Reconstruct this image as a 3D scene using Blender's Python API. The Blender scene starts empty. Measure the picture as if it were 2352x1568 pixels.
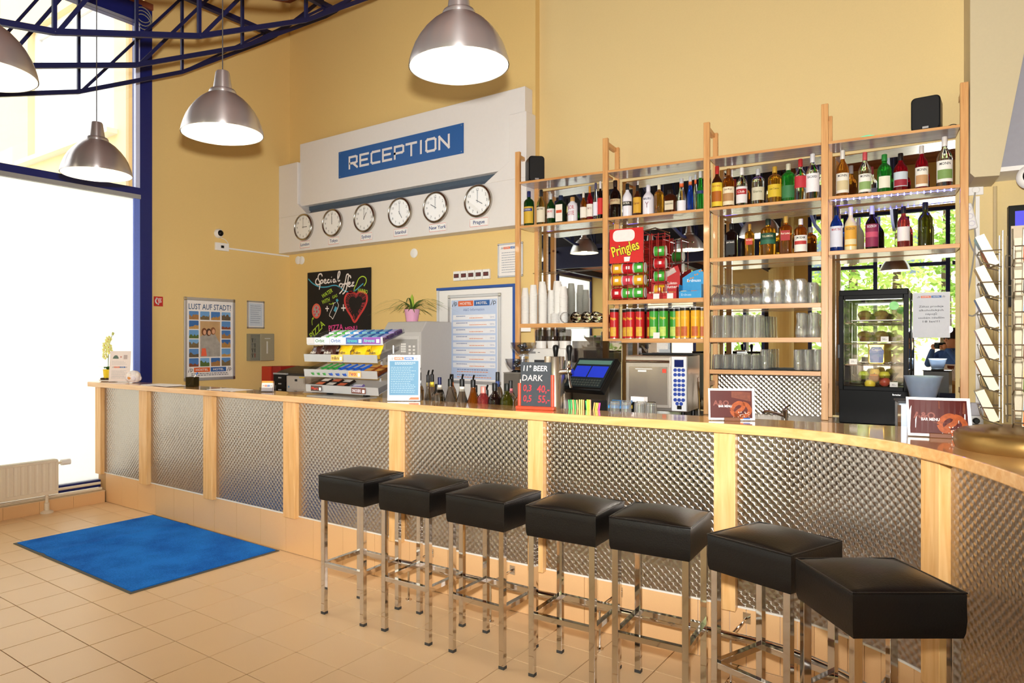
import bpy, bmesh, math, random
from mathutils import Vector, Matrix
R = math.radians
random.seed(7)
scene = bpy.context.scene
COL = scene.collection

# ------------------------------------------------------------ camera
cam_d = bpy.data.cameras.new('camera')
cam_d.sensor_width = 36.0
cam_d.lens = 24.735
cam_d.shift_x = 0.0653
cam_d.shift_y = 0.00145
cam_d.clip_start = 0.05
cam_d.clip_end = 200
cam = bpy.data.objects.new('camera', cam_d)
COL.objects.link(cam)
cam.location = (0, 0, 1.5529)
cam.rotation_euler = (R(90), 0, R(37.69))
scene.camera = cam

# ------------------------------------------------------------ world, sun, exposure
world = bpy.data.worlds.new('sky')
scene.world = world
world.use_nodes = True
wn = world.node_tree.nodes
wl = world.node_tree.links
wn.clear()
w_out = wn.new('ShaderNodeOutputWorld')
w_bg = wn.new('ShaderNodeBackground')
w_sky = wn.new('ShaderNodeTexSky')
w_sky.sky_type = 'HOSEK_WILKIE'
w_sky.turbidity = 6.0
w_sky.ground_albedo = 0.4
w_sky.sun_direction = Vector((0.4, 0.5, 0.77)).normalized()
w_bg.inputs['Strength'].default_value = 4.6
w_mix = wn.new('ShaderNodeMix')
w_mix.data_type = 'RGBA'
w_mix.inputs['Factor'].default_value = 0.55
wl.new(w_sky.outputs['Color'], w_mix.inputs['A'])
w_mix.inputs['B'].default_value = (1.0, 1.0, 0.98, 1)
wl.new(w_mix.outputs['Result'], w_bg.inputs['Color'])
wl.new(w_bg.outputs['Background'], w_out.inputs['Surface'])

sun_d = bpy.data.lights.new('sun', 'SUN')
sun_d.energy = 7.0
sun_d.angle = R(2)
sun_d.color = (1.0, 0.95, 0.86)
sun = bpy.data.objects.new('sun', sun_d)
COL.objects.link(sun)
sun.rotation_euler = Vector((0.4, 0.5, 0.77)).to_track_quat('Z', 'Y').to_euler()

# the photographer's flash, on top of the camera, aimed level and a little up
fl_d = bpy.data.lights.new('camera_flash', 'SPOT')
fl_d.energy = 1120
fl_d.shadow_soft_size = 0.045
fl_d.spot_size = R(120)
fl_d.spot_blend = 0.8
fl_d.color = (1.0, 0.98, 0.95)
fl = bpy.data.objects.new('camera_flash', fl_d)
COL.objects.link(fl)
fl.location = (-0.02, 0.03, 1.75)
fl.rotation_euler = (R(113), 0, R(30))

scene.view_settings.view_transform = 'Standard'
scene.view_settings.look = 'None'
scene.view_settings.gamma = 1.0
scene.view_settings.use_curve_mapping = False
scene.view_settings.exposure = 0.2
scene.cycles.transparent_max_bounces = 32
scene.cycles.max_bounces = 8

# ------------------------------------------------------------ materials
def lin(h):
    h = h.lstrip('#')
    out = []
    for i in (0, 2, 4):
        c = int(h[i:i + 2], 16) / 255
        out.append(c / 12.92 if c <= 0.04045 else ((c + 0.055) / 1.055) ** 2.4)
    return tuple(out) + (1.0,)

MATS = {}

def M(hexcol, rough=0.5, metal=0.0, trans=0.0, noise=0.06, scale=40.0, bump=0.0, coat=0.0, emit=0.0, alpha=1.0, ior=1.45, spec=0.5):
    """Plain procedural material: a base colour broken up by a little noise."""
    key = (hexcol, rough, metal, trans, noise, scale, bump, coat, emit, alpha, ior, spec)
    if key in MATS:
        return MATS[key]
    m = bpy.data.materials.new('surface_' + hexcol.lstrip('#'))
    m.use_nodes = True
    nt = m.node_tree
    b = nt.nodes['Principled BSDF']
    b.inputs['Roughness'].default_value = rough
    b.inputs['Metallic'].default_value = metal
    b.inputs['IOR'].default_value = ior
    b.inputs['Transmission Weight'].default_value = trans
    b.inputs['Coat Weight'].default_value = coat
    b.inputs['Coat Roughness'].default_value = 0.1
    b.inputs['Alpha'].default_value = alpha
    b.inputs['Specular IOR Level'].default_value = spec
    col = lin(hexcol)
    if noise > 0 or bump > 0:
        tc = nt.nodes.new('ShaderNodeTexCoord')
        n = nt.nodes.new('ShaderNodeTexNoise')
        n.inputs['Scale'].default_value = scale
        n.inputs['Detail'].default_value = 3
        nt.links.new(tc.outputs['Object'], n.inputs['Vector'])
        mx = nt.nodes.new('ShaderNodeMix')
        mx.data_type = 'RGBA'
        mx.inputs['A'].default_value = tuple(c * (1 - noise) for c in col[:3]) + (1,)
        mx.inputs['B'].default_value = tuple(min(1, c * (1 + noise)) for c in col[:3]) + (1,)
        nt.links.new(n.outputs['Fac'], mx.inputs['Factor'])
        nt.links.new(mx.outputs['Result'], b.inputs['Base Color'])
        if bump > 0:
            bp = nt.nodes.new('ShaderNodeBump')
            bp.inputs['Strength'].default_value = bump
            bp.inputs['Distance'].default_value = 0.002
            nt.links.new(n.outputs['Fac'], bp.inputs['Height'])
            nt.links.new(bp.outputs['Normal'], b.inputs['Normal'])
    else:
        b.inputs['Base Color'].default_value = col
    if emit > 0:
        b.inputs['Emission Color'].default_value = col
        b.inputs['Emission Strength'].default_value = emit
    MATS[key] = m
    return m

def wood(name, c1, c2, axis=0, rough=0.35, coat=0.3, sc=1.0, knots=True, crough=0.06):
    m = bpy.data.materials.new(name)
    m.use_nodes = True
    nt = m.node_tree
    b = nt.nodes['Principled BSDF']
    b.inputs['Roughness'].default_value = rough
    b.inputs['Coat Weight'].default_value = coat
    b.inputs['Coat Roughness'].default_value = crough
    tc = nt.nodes.new('ShaderNodeTexCoord')
    mp = nt.nodes.new('ShaderNodeMapping')
    s = [14 * sc] * 3
    s[axis] = 1.0 * sc
    mp.inputs['Scale'].default_value = s
    nt.links.new(tc.outputs['Object'], mp.inputs['Vector'])
    n = nt.nodes.new('ShaderNodeTexNoise')
    n.inputs['Scale'].default_value = 3.0
    n.inputs['Detail'].default_value = 6
    n.inputs['Distortion'].default_value = 0.6
    nt.links.new(mp.outputs['Vector'], n.inputs['Vector'])
    cr = nt.nodes.new('ShaderNodeValToRGB')
    cr.color_ramp.elements[0].position = 0.3
    cr.color_ramp.elements[0].color = lin(c2)
    cr.color_ramp.elements[1].position = 0.68
    cr.color_ramp.elements[1].color = lin(c1)
    nt.links.new(n.outputs['Fac'], cr.inputs['Fac'])
    last = cr.outputs['Color']
    if knots:
        v = nt.nodes.new('ShaderNodeTexVoronoi')
        v.inputs['Scale'].default_value = 3.2
        nt.links.new(tc.outputs['Object'], v.inputs['Vector'])
        r2 = nt.nodes.new('ShaderNodeValToRGB')
        r2.color_ramp.elements[0].position = 0.03
        r2.color_ramp.elements[0].color = (1, 1, 1, 1)
        r2.color_ramp.elements[1].position = 0.055
        r2.color_ramp.elements[1].color = (0, 0, 0, 1)
        nt.links.new(v.outputs['Distance'], r2.inputs['Fac'])
        mx = nt.nodes.new('ShaderNodeMix')
        mx.data_type = 'RGBA'
        nt.links.new(r2.outputs['Color'], mx.inputs['Factor'])
        nt.links.new(last, mx.inputs['A'])
        mx.inputs['B'].default_value = lin('7A4018')
        last = mx.outputs['Result']
    nt.links.new(last, b.inputs['Base Color'])
    return m

def swirl_steel(name, pitch=0.038):
    """Engine-turned steel: brushed circles in a staggered lattice, via anisotropic rotation per cell."""
    m = bpy.data.materials.new(name)
    m.use_nodes = True
    nt = m.node_tree
    b = nt.nodes['Principled BSDF']
    b.inputs['Metallic'].default_value = 1.0
    b.inputs['Base Color'].default_value = (0.45, 0.41, 0.375, 1)
    b.inputs['Roughness'].default_value = 0.32
    b.inputs['Anisotropic'].default_value = 0.97
    tg = nt.nodes.new('ShaderNodeTangent')
    tg.direction_type = 'UV_MAP'
    tg.uv_map = 'UVMap'
    nt.links.new(tg.outputs['Tangent'], b.inputs['Tangent'])
    uv = nt.nodes.new('ShaderNodeUVMap')
    uv.uv_map = 'UVMap'
    sep = nt.nodes.new('ShaderNodeSeparateXYZ')
    nt.links.new(uv.outputs['UV'], sep.inputs['Vector'])
    def mth(op, a, bb=None):
        n = nt.nodes.new('ShaderNodeMath')
        n.operation = op
        for i, v in enumerate((a, bb)):
            if v is None:
                continue
            if isinstance(v, (int, float)):
                n.inputs[i].default_value = v
            else:
                nt.links.new(v, n.inputs[i])
        return n.outputs[0]
    x, y = sep.outputs['X'], sep.outputs['Y']
    s = mth('DIVIDE', mth('ADD', x, y), pitch)
    t = mth('DIVIDE', mth('SUBTRACT', x, y), pitch)
    fs = mth('SUBTRACT', mth('FRACT', s), 0.5)
    ft = mth('SUBTRACT', mth('FRACT', t), 0.5)
    lx = mth('ADD', fs, ft)
    ly = mth('SUBTRACT', fs, ft)
    ang = mth('ARCTAN2', ly, lx)
    rot = mth('FRACT', mth('ADD', mth('DIVIDE', ang, 2 * math.pi), 1.25))
    nt.links.new(rot, b.inputs['Anisotropic Rotation'])
    # fine circular scratches
    rad = mth('SQRT', mth('ADD', mth('MULTIPLY', lx, lx), mth('MULTIPLY', ly, ly)))
    wv = mth('SINE', mth('MULTIPLY', rad, 95.0))
    rr = mth('ADD', mth('MULTIPLY', wv, 0.02), 0.27)
    nt.links.new(rr, b.inputs['Roughness'])
    # every swirl is a very shallow cone: lean the normal away from the swirl's centre
    inv = mth('DIVIDE', 0.13, mth('MAXIMUM', rad, 0.05))
    def vm(op, a, sc=None, bb=None):
        n = nt.nodes.new('ShaderNodeVectorMath')
        n.operation = op
        nt.links.new(a, n.inputs[0]) if not isinstance(a, tuple) else setattr(n.inputs[0], 'default_value', a)
        if bb is not None:
            nt.links.new(bb, n.inputs[1])
        if sc is not None:
            nt.links.new(sc, n.inputs['Scale'])
        return n.outputs[0]
    geo = nt.nodes.new('ShaderNodeNewGeometry')
    tv = vm('SCALE', tg.outputs['Tangent'], mth('MULTIPLY', lx, inv))
    zv = vm('SCALE', (0.0, 0.0, 1.0), mth('MULTIPLY', ly, inv))
    nn = vm('NORMALIZE', vm('ADD', vm('ADD', geo.outputs['Normal'], None, tv), None, zv))
    nt.links.new(nn, b.inputs['Normal'])
    return m

def tile_mat(name, c, grid=None, noise=0.05, rough=0.33):
    m = bpy.data.materials.new(name)
    m.use_nodes = True
    nt = m.node_tree
    b = nt.nodes['Principled BSDF']
    b.inputs['Roughness'].default_value = rough
    geo = nt.nodes.new('ShaderNodeNewGeometry')
    n = nt.nodes.new('ShaderNodeTexNoise')
    n.inputs['Scale'].default_value = 220
    n.inputs['Detail'].default_value = 2
    nt.links.new(geo.outputs['Position'], n.inputs['Vector'])
    n2 = nt.nodes.new('ShaderNodeTexNoise')
    n2.inputs['Scale'].default_value = 1.6
    n2.inputs['Detail'].default_value = 3
    nt.links.new(geo.outputs['Position'], n2.inputs['Vector'])
    add = nt.nodes.new('ShaderNodeMath')
    add.operation = 'ADD'
    nt.links.new(n.outputs['Fac'], add.inputs[0])
    nt.links.new(n2.outputs['Fac'], add.inputs[1])
    mul = nt.nodes.new('ShaderNodeMath')
    mul.operation = 'MULTIPLY'
    mul.inputs[1].default_value = 0.5
    nt.links.new(add.outputs[0], mul.inputs[0])
    mx = nt.nodes.new('ShaderNodeMix')
    mx.data_type = 'RGBA'
    col = lin(c)
    mx.inputs['A'].default_value = tuple(v * (1 - 2 * noise) for v in col[:3]) + (1,)
    mx.inputs['B'].default_value = tuple(min(1, v * (1 + 2 * noise)) for v in col[:3]) + (1,)
    nt.links.new(mul.outputs[0], mx.inputs['Factor'])
    nt.links.new(mx.outputs['Result'], b.inputs['Base Color'])
    return m

WALL = M('E8C882', 0.75, noise=0.03, scale=90, bump=0.15)
WALL_PALE = M('E4CC92', 0.75, noise=0.03, scale=90, bump=0.15)
WHITE_WALL = M('E9E5E0', 0.7, noise=0.02, scale=30, bump=0.2)
BLUE = M('141F66', 0.35, noise=0.08, scale=30)
TRUSS_BLUE = M('0C1240', 0.5, noise=0.08, scale=30)
BEECH = wood('beech_counter', 'E6B67A', 'D29A5A', 0, 0.22, 0.9, 0.8, False)
BEECH_V = wood('beech_post', 'E9BC80', 'D6A05E', 2, 0.4, 0.2, 1.0, False)
PINE = wood('pine_shelf', 'E0AA6A', 'CB8A4C', 0, 0.38, 0.3, 1.0, False)
PINE_V = wood('pine_post', 'E2AE6E', 'CE9052', 2, 0.4, 0.25, 1.0, True)
STEEL_SWIRL = swirl_steel('swirl_brushed_steel')
CHROME = M('D8D2CC', 0.06, 1.0, noise=0.02)
STEEL = M('B9B4AE', 0.28, 1.0, noise=0.06, scale=120)
ALU = M('C9C5C2', 0.3, 1.0, noise=0.04, scale=60)
BLACK_LEATHER = M('0B0908', 0.36, noise=0.2, scale=160, bump=0.3, spec=0.38)
BLACK = M('0C0C0C', 0.35, noise=0.1, spec=0.25)
BLACK_MATT = M('161616', 0.7, noise=0.1)
DARK = M('2A2B2E', 0.5, noise=0.1)
WHITE = M('F0EEEA', 0.45, noise=0.02)
PAPER = M('F2EEEA', 0.75, noise=0.02)
GREY = M('B9B8B6', 0.5, noise=0.04)
SILVER = M('C4C4C6', 0.35, 0.6, noise=0.05)
GLASS = M('FFFFFF', 0.02, 0.0, 1.0, noise=0.0, ior=1.45)
NAVY = M('243C78', 0.5, noise=0.03)

# ------------------------------------------------------------ mesh helpers
class MB:
    def __init__(self):
        self.v, self.f, self.mi, self.uv = [], [], [], {}
        self.cur = 0
        self.T = None
    def pt(self, p):
        p = Vector(p)
        if self.T is not None:
            p = self.T @ p
        self.v.append(tuple(p))
        return len(self.v) - 1
    def face(self, idx):
        self.f.append(tuple(idx))
        self.mi.append(self.cur)
    def poly(self, pts):
        self.face([self.pt(p) for p in pts])
        return self
    def box(self, x0, x1, y0, y1, z0, z1):
        a = [self.pt((x, y, z)) for z in (z0, z1) for x, y in ((x0, y0), (x1, y0), (x1, y1), (x0, y1))]
        for q in ((3, 2, 1, 0), (4, 5, 6, 7), (0, 1, 5, 4), (1, 2, 6, 5), (2, 3, 7, 6), (3, 0, 4, 7)):
            self.face([a[i] for i in q])
        return self
    def cbox(self, c, s):
        return self.box(c[0] - s[0] / 2, c[0] + s[0] / 2, c[1] - s[1] / 2, c[1] + s[1] / 2, c[2] - s[2] / 2, c[2] + s[2] / 2)
    def lathe(self, prof, n=24, a0=0.0, a1=2 * math.pi, c=(0, 0), cap=True):
        full = abs(a1 - a0) >= 2 * math.pi - 1e-6
        k = n if full else n + 1
        rings = []
        for r, z in prof:
            if r < 1e-6:
                rings.append([self.pt((c[0], c[1], z))])
            else:
                rings.append([self.pt((c[0] + r * math.cos(a0 + (a1 - a0) * i / n), c[1] + r * math.sin(a0 + (a1 - a0) * i / n), z)) for i in range(k)])
        for A, B in zip(rings, rings[1:]):
            for i in range(n):
                j = (i + 1) % k if full else i + 1
                if len(A) == 1 and len(B) == 1:
                    continue
                if len(A) == 1:
                    self.face((A[0], B[j], B[i]))
                elif len(B) == 1:
                    self.face((A[i], A[j], B[0]))
                else:
                    self.face((A[i], A[j], B[j], B[i]))
        if cap and full:
            if len(rings[0]) > 1:
                self.face(rings[0][::-1])
            if len(rings[-1]) > 1:
                self.face(rings[-1])
        return self
    def tube(self, pts, r, n=8, closed=False, caps=True):
        pts = [Vector(p) for p in pts]
        rings = []
        m = len(pts)
        prev = None
        for i, p in enumerate(pts):
            if closed:
                d = pts[(i + 1) % m] - pts[i - 1]
            else:
                d = pts[min(i + 1, m - 1)] - pts[max(i - 1, 0)]
            d.normalize()
            if prev is None:
                ref = Vector((0, 0, 1)) if abs(d.z) < 0.9 else Vector((1, 0, 0))
                u = d.cross(ref).normalized()
            else:
                u = (prev - d * prev.dot(d)).normalized()
            w = d.cross(u)
            prev = u
            rings.append([self.pt(p + u * r * math.cos(2 * math.pi * k / n) + w * r * math.sin(2 * math.pi * k / n)) for k in range(n)])
        rng = range(m) if closed else range(m - 1)
        for i in rng:
            A, B = rings[i], rings[(i + 1) % m]
            for k in range(n):
                self.face((A[k], A[(k + 1) % n], B[(k + 1) % n], B[k]))
        if not closed and caps:
            self.face(rings[0][::-1])
            self.face(rings[-1])
        return self
    def prism(self, poly, z0, z1):
        """Polygon in XY extruded in Z."""
        a = [self.pt((x, y, z0)) for x, y in poly]
        b = [self.pt((x, y, z1)) for x, y in poly]
        n = len(poly)
        self.face(a[::-1])
        self.face(b)
        for i in range(n):
            j = (i + 1) % n
            self.face((a[i], a[j], b[j], b[i]))
        return self
    def prism_y(self, poly, y0, y1):
        """Polygon in XZ extruded in Y."""
        a = [self.pt((x, y0, z)) for x, z in poly]
        b = [self.pt((x, y1, z)) for x, z in poly]
        n = len(poly)
        self.face(a)
        self.face(b[::-1])
        for i in range(n):
            j = (i + 1) % n
            self.face((b[i], b[j], a[j], a[i]))
        return self
    def prism_x(self, poly, x0, x1):
        """Polygon in YZ extruded in X."""
        a = [self.pt((x0, y, z)) for y, z in poly]
        b = [self.pt((x1, y, z)) for y, z in poly]
        n = len(poly)
        self.face(a[::-1])
        self.face(b)
        for i in range(n):
            j = (i + 1) % n
            self.face((a[i], a[j], b[j], b[i]))
        return self
    def bar(self, p, q, w, h):
        """Square bar between two points."""
        p, q = Vector(p), Vector(q)
        d = (q - p).normalized()
        ref = Vector((0, 0, 1)) if abs(d.z) < 0.95 else Vector((0, 1, 0))
        u = d.cross(ref).normalized() * (w / 2)
        v = u.cross(d).normalized() * (h / 2)
        a = [self.pt(p + s * u + t * v) for s, t in ((-1, -1), (1, -1), (1, 1), (-1, 1))]
        b = [self.pt(q + s * u + t * v) for s, t in ((-1, -1), (1, -1), (1, 1), (-1, 1))]
        self.face(a)
        self.face(b[::-1])
        for i in range(4):
            j = (i + 1) % 4
            self.face((a[j], a[i], b[i], b[j]))
        return self
    def ribbon(self, pts, w, y=0.0):
        """Flat stroke in the XZ plane facing -Y."""
        pts = [Vector((p[0], 0, p[1])) for p in pts]
        L, Rr = [], []
        for i, p in enumerate(pts):
            d = (pts[min(i + 1, len(pts) - 1)] - pts[max(i - 1, 0)])
            d = d.normalized() if d.length > 1e-9 else Vector((1, 0, 0))
            nrm = Vector((-d.z, 0, d.x)) * (w / 2)
            L.append(self.pt((p.x + nrm.x, y, p.z + nrm.z)))
            Rr.append(self.pt((p.x - nrm.x, y, p.z - nrm.z)))
        for i in range(len(pts) - 1):
            self.face((Rr[i], Rr[i + 1], L[i + 1], L[i]))
        return self
    def rect(self, x0, x1, z0, z1, y=0.0):
        """Flat rectangle in XZ facing -Y."""
        return self.poly([(x0, y, z0), (x1, y, z0), (x1, y, z1), (x0, y, z1)])
    def rrect(self, x0, x1, z0, z1, r, y0, y1, n=4):
        """Rounded slab in XZ, from y0 (front) to y1 (back)."""
        pts = []
        for cx, cz, a in ((x1 - r, z0 + r, -90), (x1 - r, z1 - r, 0), (x0 + r, z1 - r, 90), (x0 + r, z0 + r, 180)):
            for i in range(n + 1):
                t = R(a + 90 * i / n)
                pts.append((cx + r * math.cos(t), cz + r * math.sin(t)))
        return self.prism_y(pts, y0, y1)
    def disc(self, cx, cz, r, y=0.0, n=20, rz=None):
        rz = r if rz is None else rz
        return self.poly([(cx + r * math.cos(2 * math.pi * i / n), y, cz + rz * math.sin(2 * math.pi * i / n)) for i in range(n)])
    def ball(self, c, r, n=12, m=8, sz=1.0):
        prof = [(r * math.sin(math.pi * i / m), c[2] - r * sz * math.cos(math.pi * i / m)) for i in range(m + 1)]
        prof[0] = (0, prof[0][1]); prof[-1] = (0, prof[-1][1])
        return self.lathe(prof, n, c=(c[0], c[1]))

def obj(name, mb, mat, parent=None, smooth=False, bevel=0.0, loc=None, rot=None):
    me = bpy.data.meshes.new(name)
    if isinstance(mb, MB):
        me.from_pydata(mb.v, [], mb.f)
        mats = mat if isinstance(mat, (list, tuple)) else [mat]
        for x in mats:
            me.materials.append(x)
        if len(mats) > 1:
            for p, i in zip(me.polygons, mb.mi):
                p.material_index = i
        if mb.uv:
            ul = me.uv_layers.new(name='UVMap')
            for lp in me.loops:
                ul.data[lp.index].uv = mb.uv[lp.vertex_index]
    else:
        me = mb
        if not me.materials:
            me.materials.append(mat)
    if smooth:
        ang = smooth if smooth is not True else 40
        for p in me.polygons:
            p.use_smooth = True
        me.update()
        try:
            me.set_sharp_from_angle(angle=R(ang))
        except Exception:
            pass
    me.update()
    o = bpy.data.objects.new(name, me)
    COL.objects.link(o)
    if parent is not None:
        o.parent = parent
    if loc is not None:
        o.location = loc
    if rot is not None:
        o.rotation_euler = rot
    if bevel > 0:
        b = o.modifiers.new('bevel', 'BEVEL')
        b.width = bevel
        b.segments = 2
        b.limit_method = 'ANGLE'
        b.angle_limit = R(40)
        b.harden_normals = False
    return o

def inst(src, parent, loc=(0, 0, 0), rot=(0, 0, 0), scale=None, name=None):
    """Another object on the mesh of src, as a part of parent."""
    o = src.copy()
    COL.objects.link(o)
    o.parent = parent
    o.location = loc
    o.rotation_euler = rot
    if scale is not None:
        o.scale = scale
    return o

def thing(name, label, cat, loc=(0, 0, 0), rotz=0.0, group=None):
    o = bpy.data.objects.new(name, None)
    COL.objects.link(o)
    o.empty_display_size = 0.05
    o.location = loc
    o.rotation_euler = (0, 0, rotz)
    tag(o, label, cat, group)
    return o

def tag(o, label, cat, group=None):
    o['label'] = label
    o['category'] = cat
    if group:
        o['group'] = group
    return o

def struct(name, mb, mat, parent=None, **k):
    o = obj(name, mb, mat, parent, **k)
    if parent is None:
        o['kind'] = 'structure'
    return o

def dup(root, loc, rotz=None, label=None, group=None):
    r = root.copy()
    COL.objects.link(r)
    r.location = loc
    if rotz is not None:
        r.rotation_euler = (0, 0, rotz)
    if label:
        r['label'] = label
    if group:
        r['group'] = group
    for ch in root.children:
        c = ch.copy()
        COL.objects.link(c)
        c.parent = r
        for g in ch.children:
            d = g.copy()
            COL.objects.link(d)
            d.parent = c
    return r

_txt = {}
def text_pts(s, bold=0.0, shear=0.0, space=1.0):
    """Outline faces of a line of text, cap height scaled to 1, as (verts, faces, width)."""
    key = (s, bold, shear, space)
    if key in _txt:
        return _txt[key]
    cu = bpy.data.curves.new('lettering', 'FONT')
    cu.body = s
    cu.size = 1.0
    cu.resolution_u = 2
    cu.offset = bold
    cu.shear = shear
    cu.space_character = space
    o = bpy.data.objects.new('lettering', cu)
    me = bpy.data.meshes.new_from_object(o)
    vs = [tuple(v.co) for v in me.vertices]
    fs = [tuple(p.vertices) for p in me.polygons]
    bpy.data.objects.remove(o)
    bpy.data.curves.remove(cu)
    bpy.data.meshes.remove(me)
    if vs:
        x0 = min(v[0] for v in vs); x1 = max(v[0] for v in vs)
    else:
        x0 = x1 = 0
    k = 1 / 0.69
    vs = [((v[0] - x0) * k, v[1] * k) for v in vs]
    _txt[key] = (vs, fs, (x1 - x0) * k)
    return _txt[key]

def add_text(mb, s, x, z, h, y=0.0, align='c', width=None, rot=0.0, bold=0.0, shear=0.0, space=1.0, cyl=None):
    """Put lettering on the XZ plane facing -Y, or bent round a cylinder of radius cyl about the Z axis."""
    vs, fs, w = text_pts(s, bold, shear, space)
    if not vs:
        return mb
    sx = h if width is None else width / max(w, 1e-6)
    W = w * sx
    ox = {'c': -W / 2, 'l': 0, 'r': -W}[align]
    base = len(mb.v)
    c, sn = math.cos(rot), math.sin(rot)
    for vx, vz in vs:
        px, pz = vx * sx + ox, vz * h
        px, pz = px * c - pz * sn, px * sn + pz * c
        if cyl:
            a = -math.pi / 2 + (x + px) / cyl
            mb.pt((cyl * math.cos(a), cyl * math.sin(a), z + pz))
        else:
            mb.pt((x + px, y, z + pz))
    for f in fs:
        mb.face([base + i for i in f])
    return mb

def letters(parent, s, x, z, h, mat, y=-0.002, name='lettering', **k):
    mb = MB()
    add_text(mb, s, x, z, h, y, **k)
    return obj(name, mb, mat, parent)

def smooth_line(pts, n=6):
    """Catmull-Rom through 2-D or 3-D points."""
    P = [Vector(p) for p in pts]
    out = []
    for i in range(len(P) - 1):
        p0 = P[max(i - 1, 0)]; p1 = P[i]; p2 = P[i + 1]; p3 = P[min(i + 2, len(P) - 1)]
        for k in range(n):
            t = k / n
            out.append(0.5 * ((2 * p1) + (p2 - p0) * t + (2 * p0 - 5 * p1 + 4 * p2 - p3) * t * t + (3 * p1 - p0 - 3 * p2 + p3) * t ** 3))
    out.append(P[-1])
    return [tuple(p) for p in out]

# bar frame: the shelf rack stands 6.4 degrees off the reception wall
SA = R(6.37)
SO = Vector((-3.535, 5.653, 0))
SU = Vector((math.cos(SA), math.sin(SA), 0))
SN = Vector((-math.sin(SA), math.cos(SA), 0))
def S(a, b, z):
    p = SO + SU * a + SN * b
    return (p.x, p.y, z)
# ------------------------------------------------------------ room shell
def pane_mat(name, tint=(1, 1, 1), refl=0.08, power=3.5):
    m = bpy.data.materials.new(name)
    m.use_nodes = True
    nt = m.node_tree
    nt.nodes.clear()
    out = nt.nodes.new('ShaderNodeOutputMaterial')
    tr = nt.nodes.new('ShaderNodeBsdfTransparent')
    tr.inputs['Color'].default_value = tint + (1,)
    gl = nt.nodes.new('ShaderNodeBsdfGlossy')
    gl.inputs['Roughness'].default_value = 0.02
    fr = nt.nodes.new('ShaderNodeLayerWeight')
    fr.inputs['Blend'].default_value = 0.5
    pw = nt.nodes.new('ShaderNodeMath')
    pw.operation = 'POWER'
    pw.inputs[1].default_value = power
    nt.links.new(fr.outputs['Facing'], pw.inputs[0])
    ma = nt.nodes.new('ShaderNodeMath')
    ma.operation = 'MULTIPLY_ADD'
    ma.inputs[1].default_value = 0.85
    ma.inputs[2].default_value = refl * 0.6
    nt.links.new(pw.outputs[0], ma.inputs[0])
    mx = nt.nodes.new('ShaderNodeMixShader')
    nt.links.new(ma.outputs[0], mx.inputs['Fac'])
    nt.links.new(tr.outputs[0], mx.inputs[1])
    nt.links.new(gl.outputs[0], mx.inputs[2])
    nt.links.new(mx.outputs[0], out.inputs['Surface'])
    return m

def whitened_glass(name):
    """Thin drinking glass: mostly clear, shiny towards the edges, whitened for flash glints."""
    m = pane_mat(name, (.98, .99, .99), .3, 1.7)
    nt = m.node_tree
    out = [n for n in nt.nodes if n.type == 'OUTPUT_MATERIAL'][0]
    src = out.inputs['Surface'].links[0].from_socket
    df = nt.nodes.new('ShaderNodeBsdfDiffuse')
    df.inputs['Color'].default_value = (.92, .94, .94, 1)
    mx = nt.nodes.new('ShaderNodeMixShader')
    mx.inputs['Fac'].default_value = 0.065  # white mixed in to stand for flash light on the glass
    nt.links.new(src, mx.inputs[1])
    nt.links.new(df.outputs[0], mx.inputs[2])
    nt.links.new(mx.outputs[0], out.inputs['Surface'])
    return m

def frosted_mat():
    m = bpy.data.materials.new('frosted_glass')
    m.use_nodes = True
    nt = m.node_tree
    nt.nodes.clear()
    out = nt.nodes.new('ShaderNodeOutputMaterial')
    tl = nt.nodes.new('ShaderNodeBsdfTranslucent')
    tl.inputs['Color'].default_value = (0.95, 0.96, 0.93, 1)
    rf = nt.nodes.new('ShaderNodeBsdfTransparent')
    df = nt.nodes.new('ShaderNodeBsdfDiffuse')
    df.inputs['Color'].default_value = (0.85, 0.86, 0.84, 1)
    m1 = nt.nodes.new('ShaderNodeMixShader')
    m1.inputs['Fac'].default_value = 0.14
    m2 = nt.nodes.new('ShaderNodeMixShader')
    m2.inputs['Fac'].default_value = 0.06
    tc = nt.nodes.new('ShaderNodeTexCoord')
    n = nt.nodes.new('ShaderNodeTexNoise')
    n.inputs['Scale'].default_value = 60
    bp = nt.nodes.new('ShaderNodeBump')
    bp.inputs['Strength'].default_value = 0.4
    nt.links.new(tc.outputs['Object'], n.inputs['Vector'])
    nt.links.new(n.outputs['Fac'], bp.inputs['Height'])
    nt.links.new(bp.outputs['Normal'], tl.inputs['Normal'])
    nt.links.new(tl.outputs[0], m1.inputs[1])
    nt.links.new(df.outputs[0], m1.inputs[2])
    nt.links.new(m1.outputs[0], m2.inputs[1])
    nt.links.new(rf.outputs[0], m2.inputs[2])
    nt.links.new(m2.outputs[0], out.inputs['Surface'])
    return m

PANE = pane_mat('window_glass')
FROST = frosted_mat()
TILE = tile_mat('beige_floor_tile', 'EAC799')
TILE_PL = tile_mat('beige_plinth_tile', 'E2B683', noise=0.04)
GROUT = M('7E5334', 0.8, noise=0.1)
CEIL = M('7E4228', 0.6, noise=0.25, scale=12)
CEIL2 = M('8E4E32', 0.6, noise=0.25, scale=12)

def zceil(y):
    return 5.08 + max(0.0, y - 2.5) * 0.25

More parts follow.
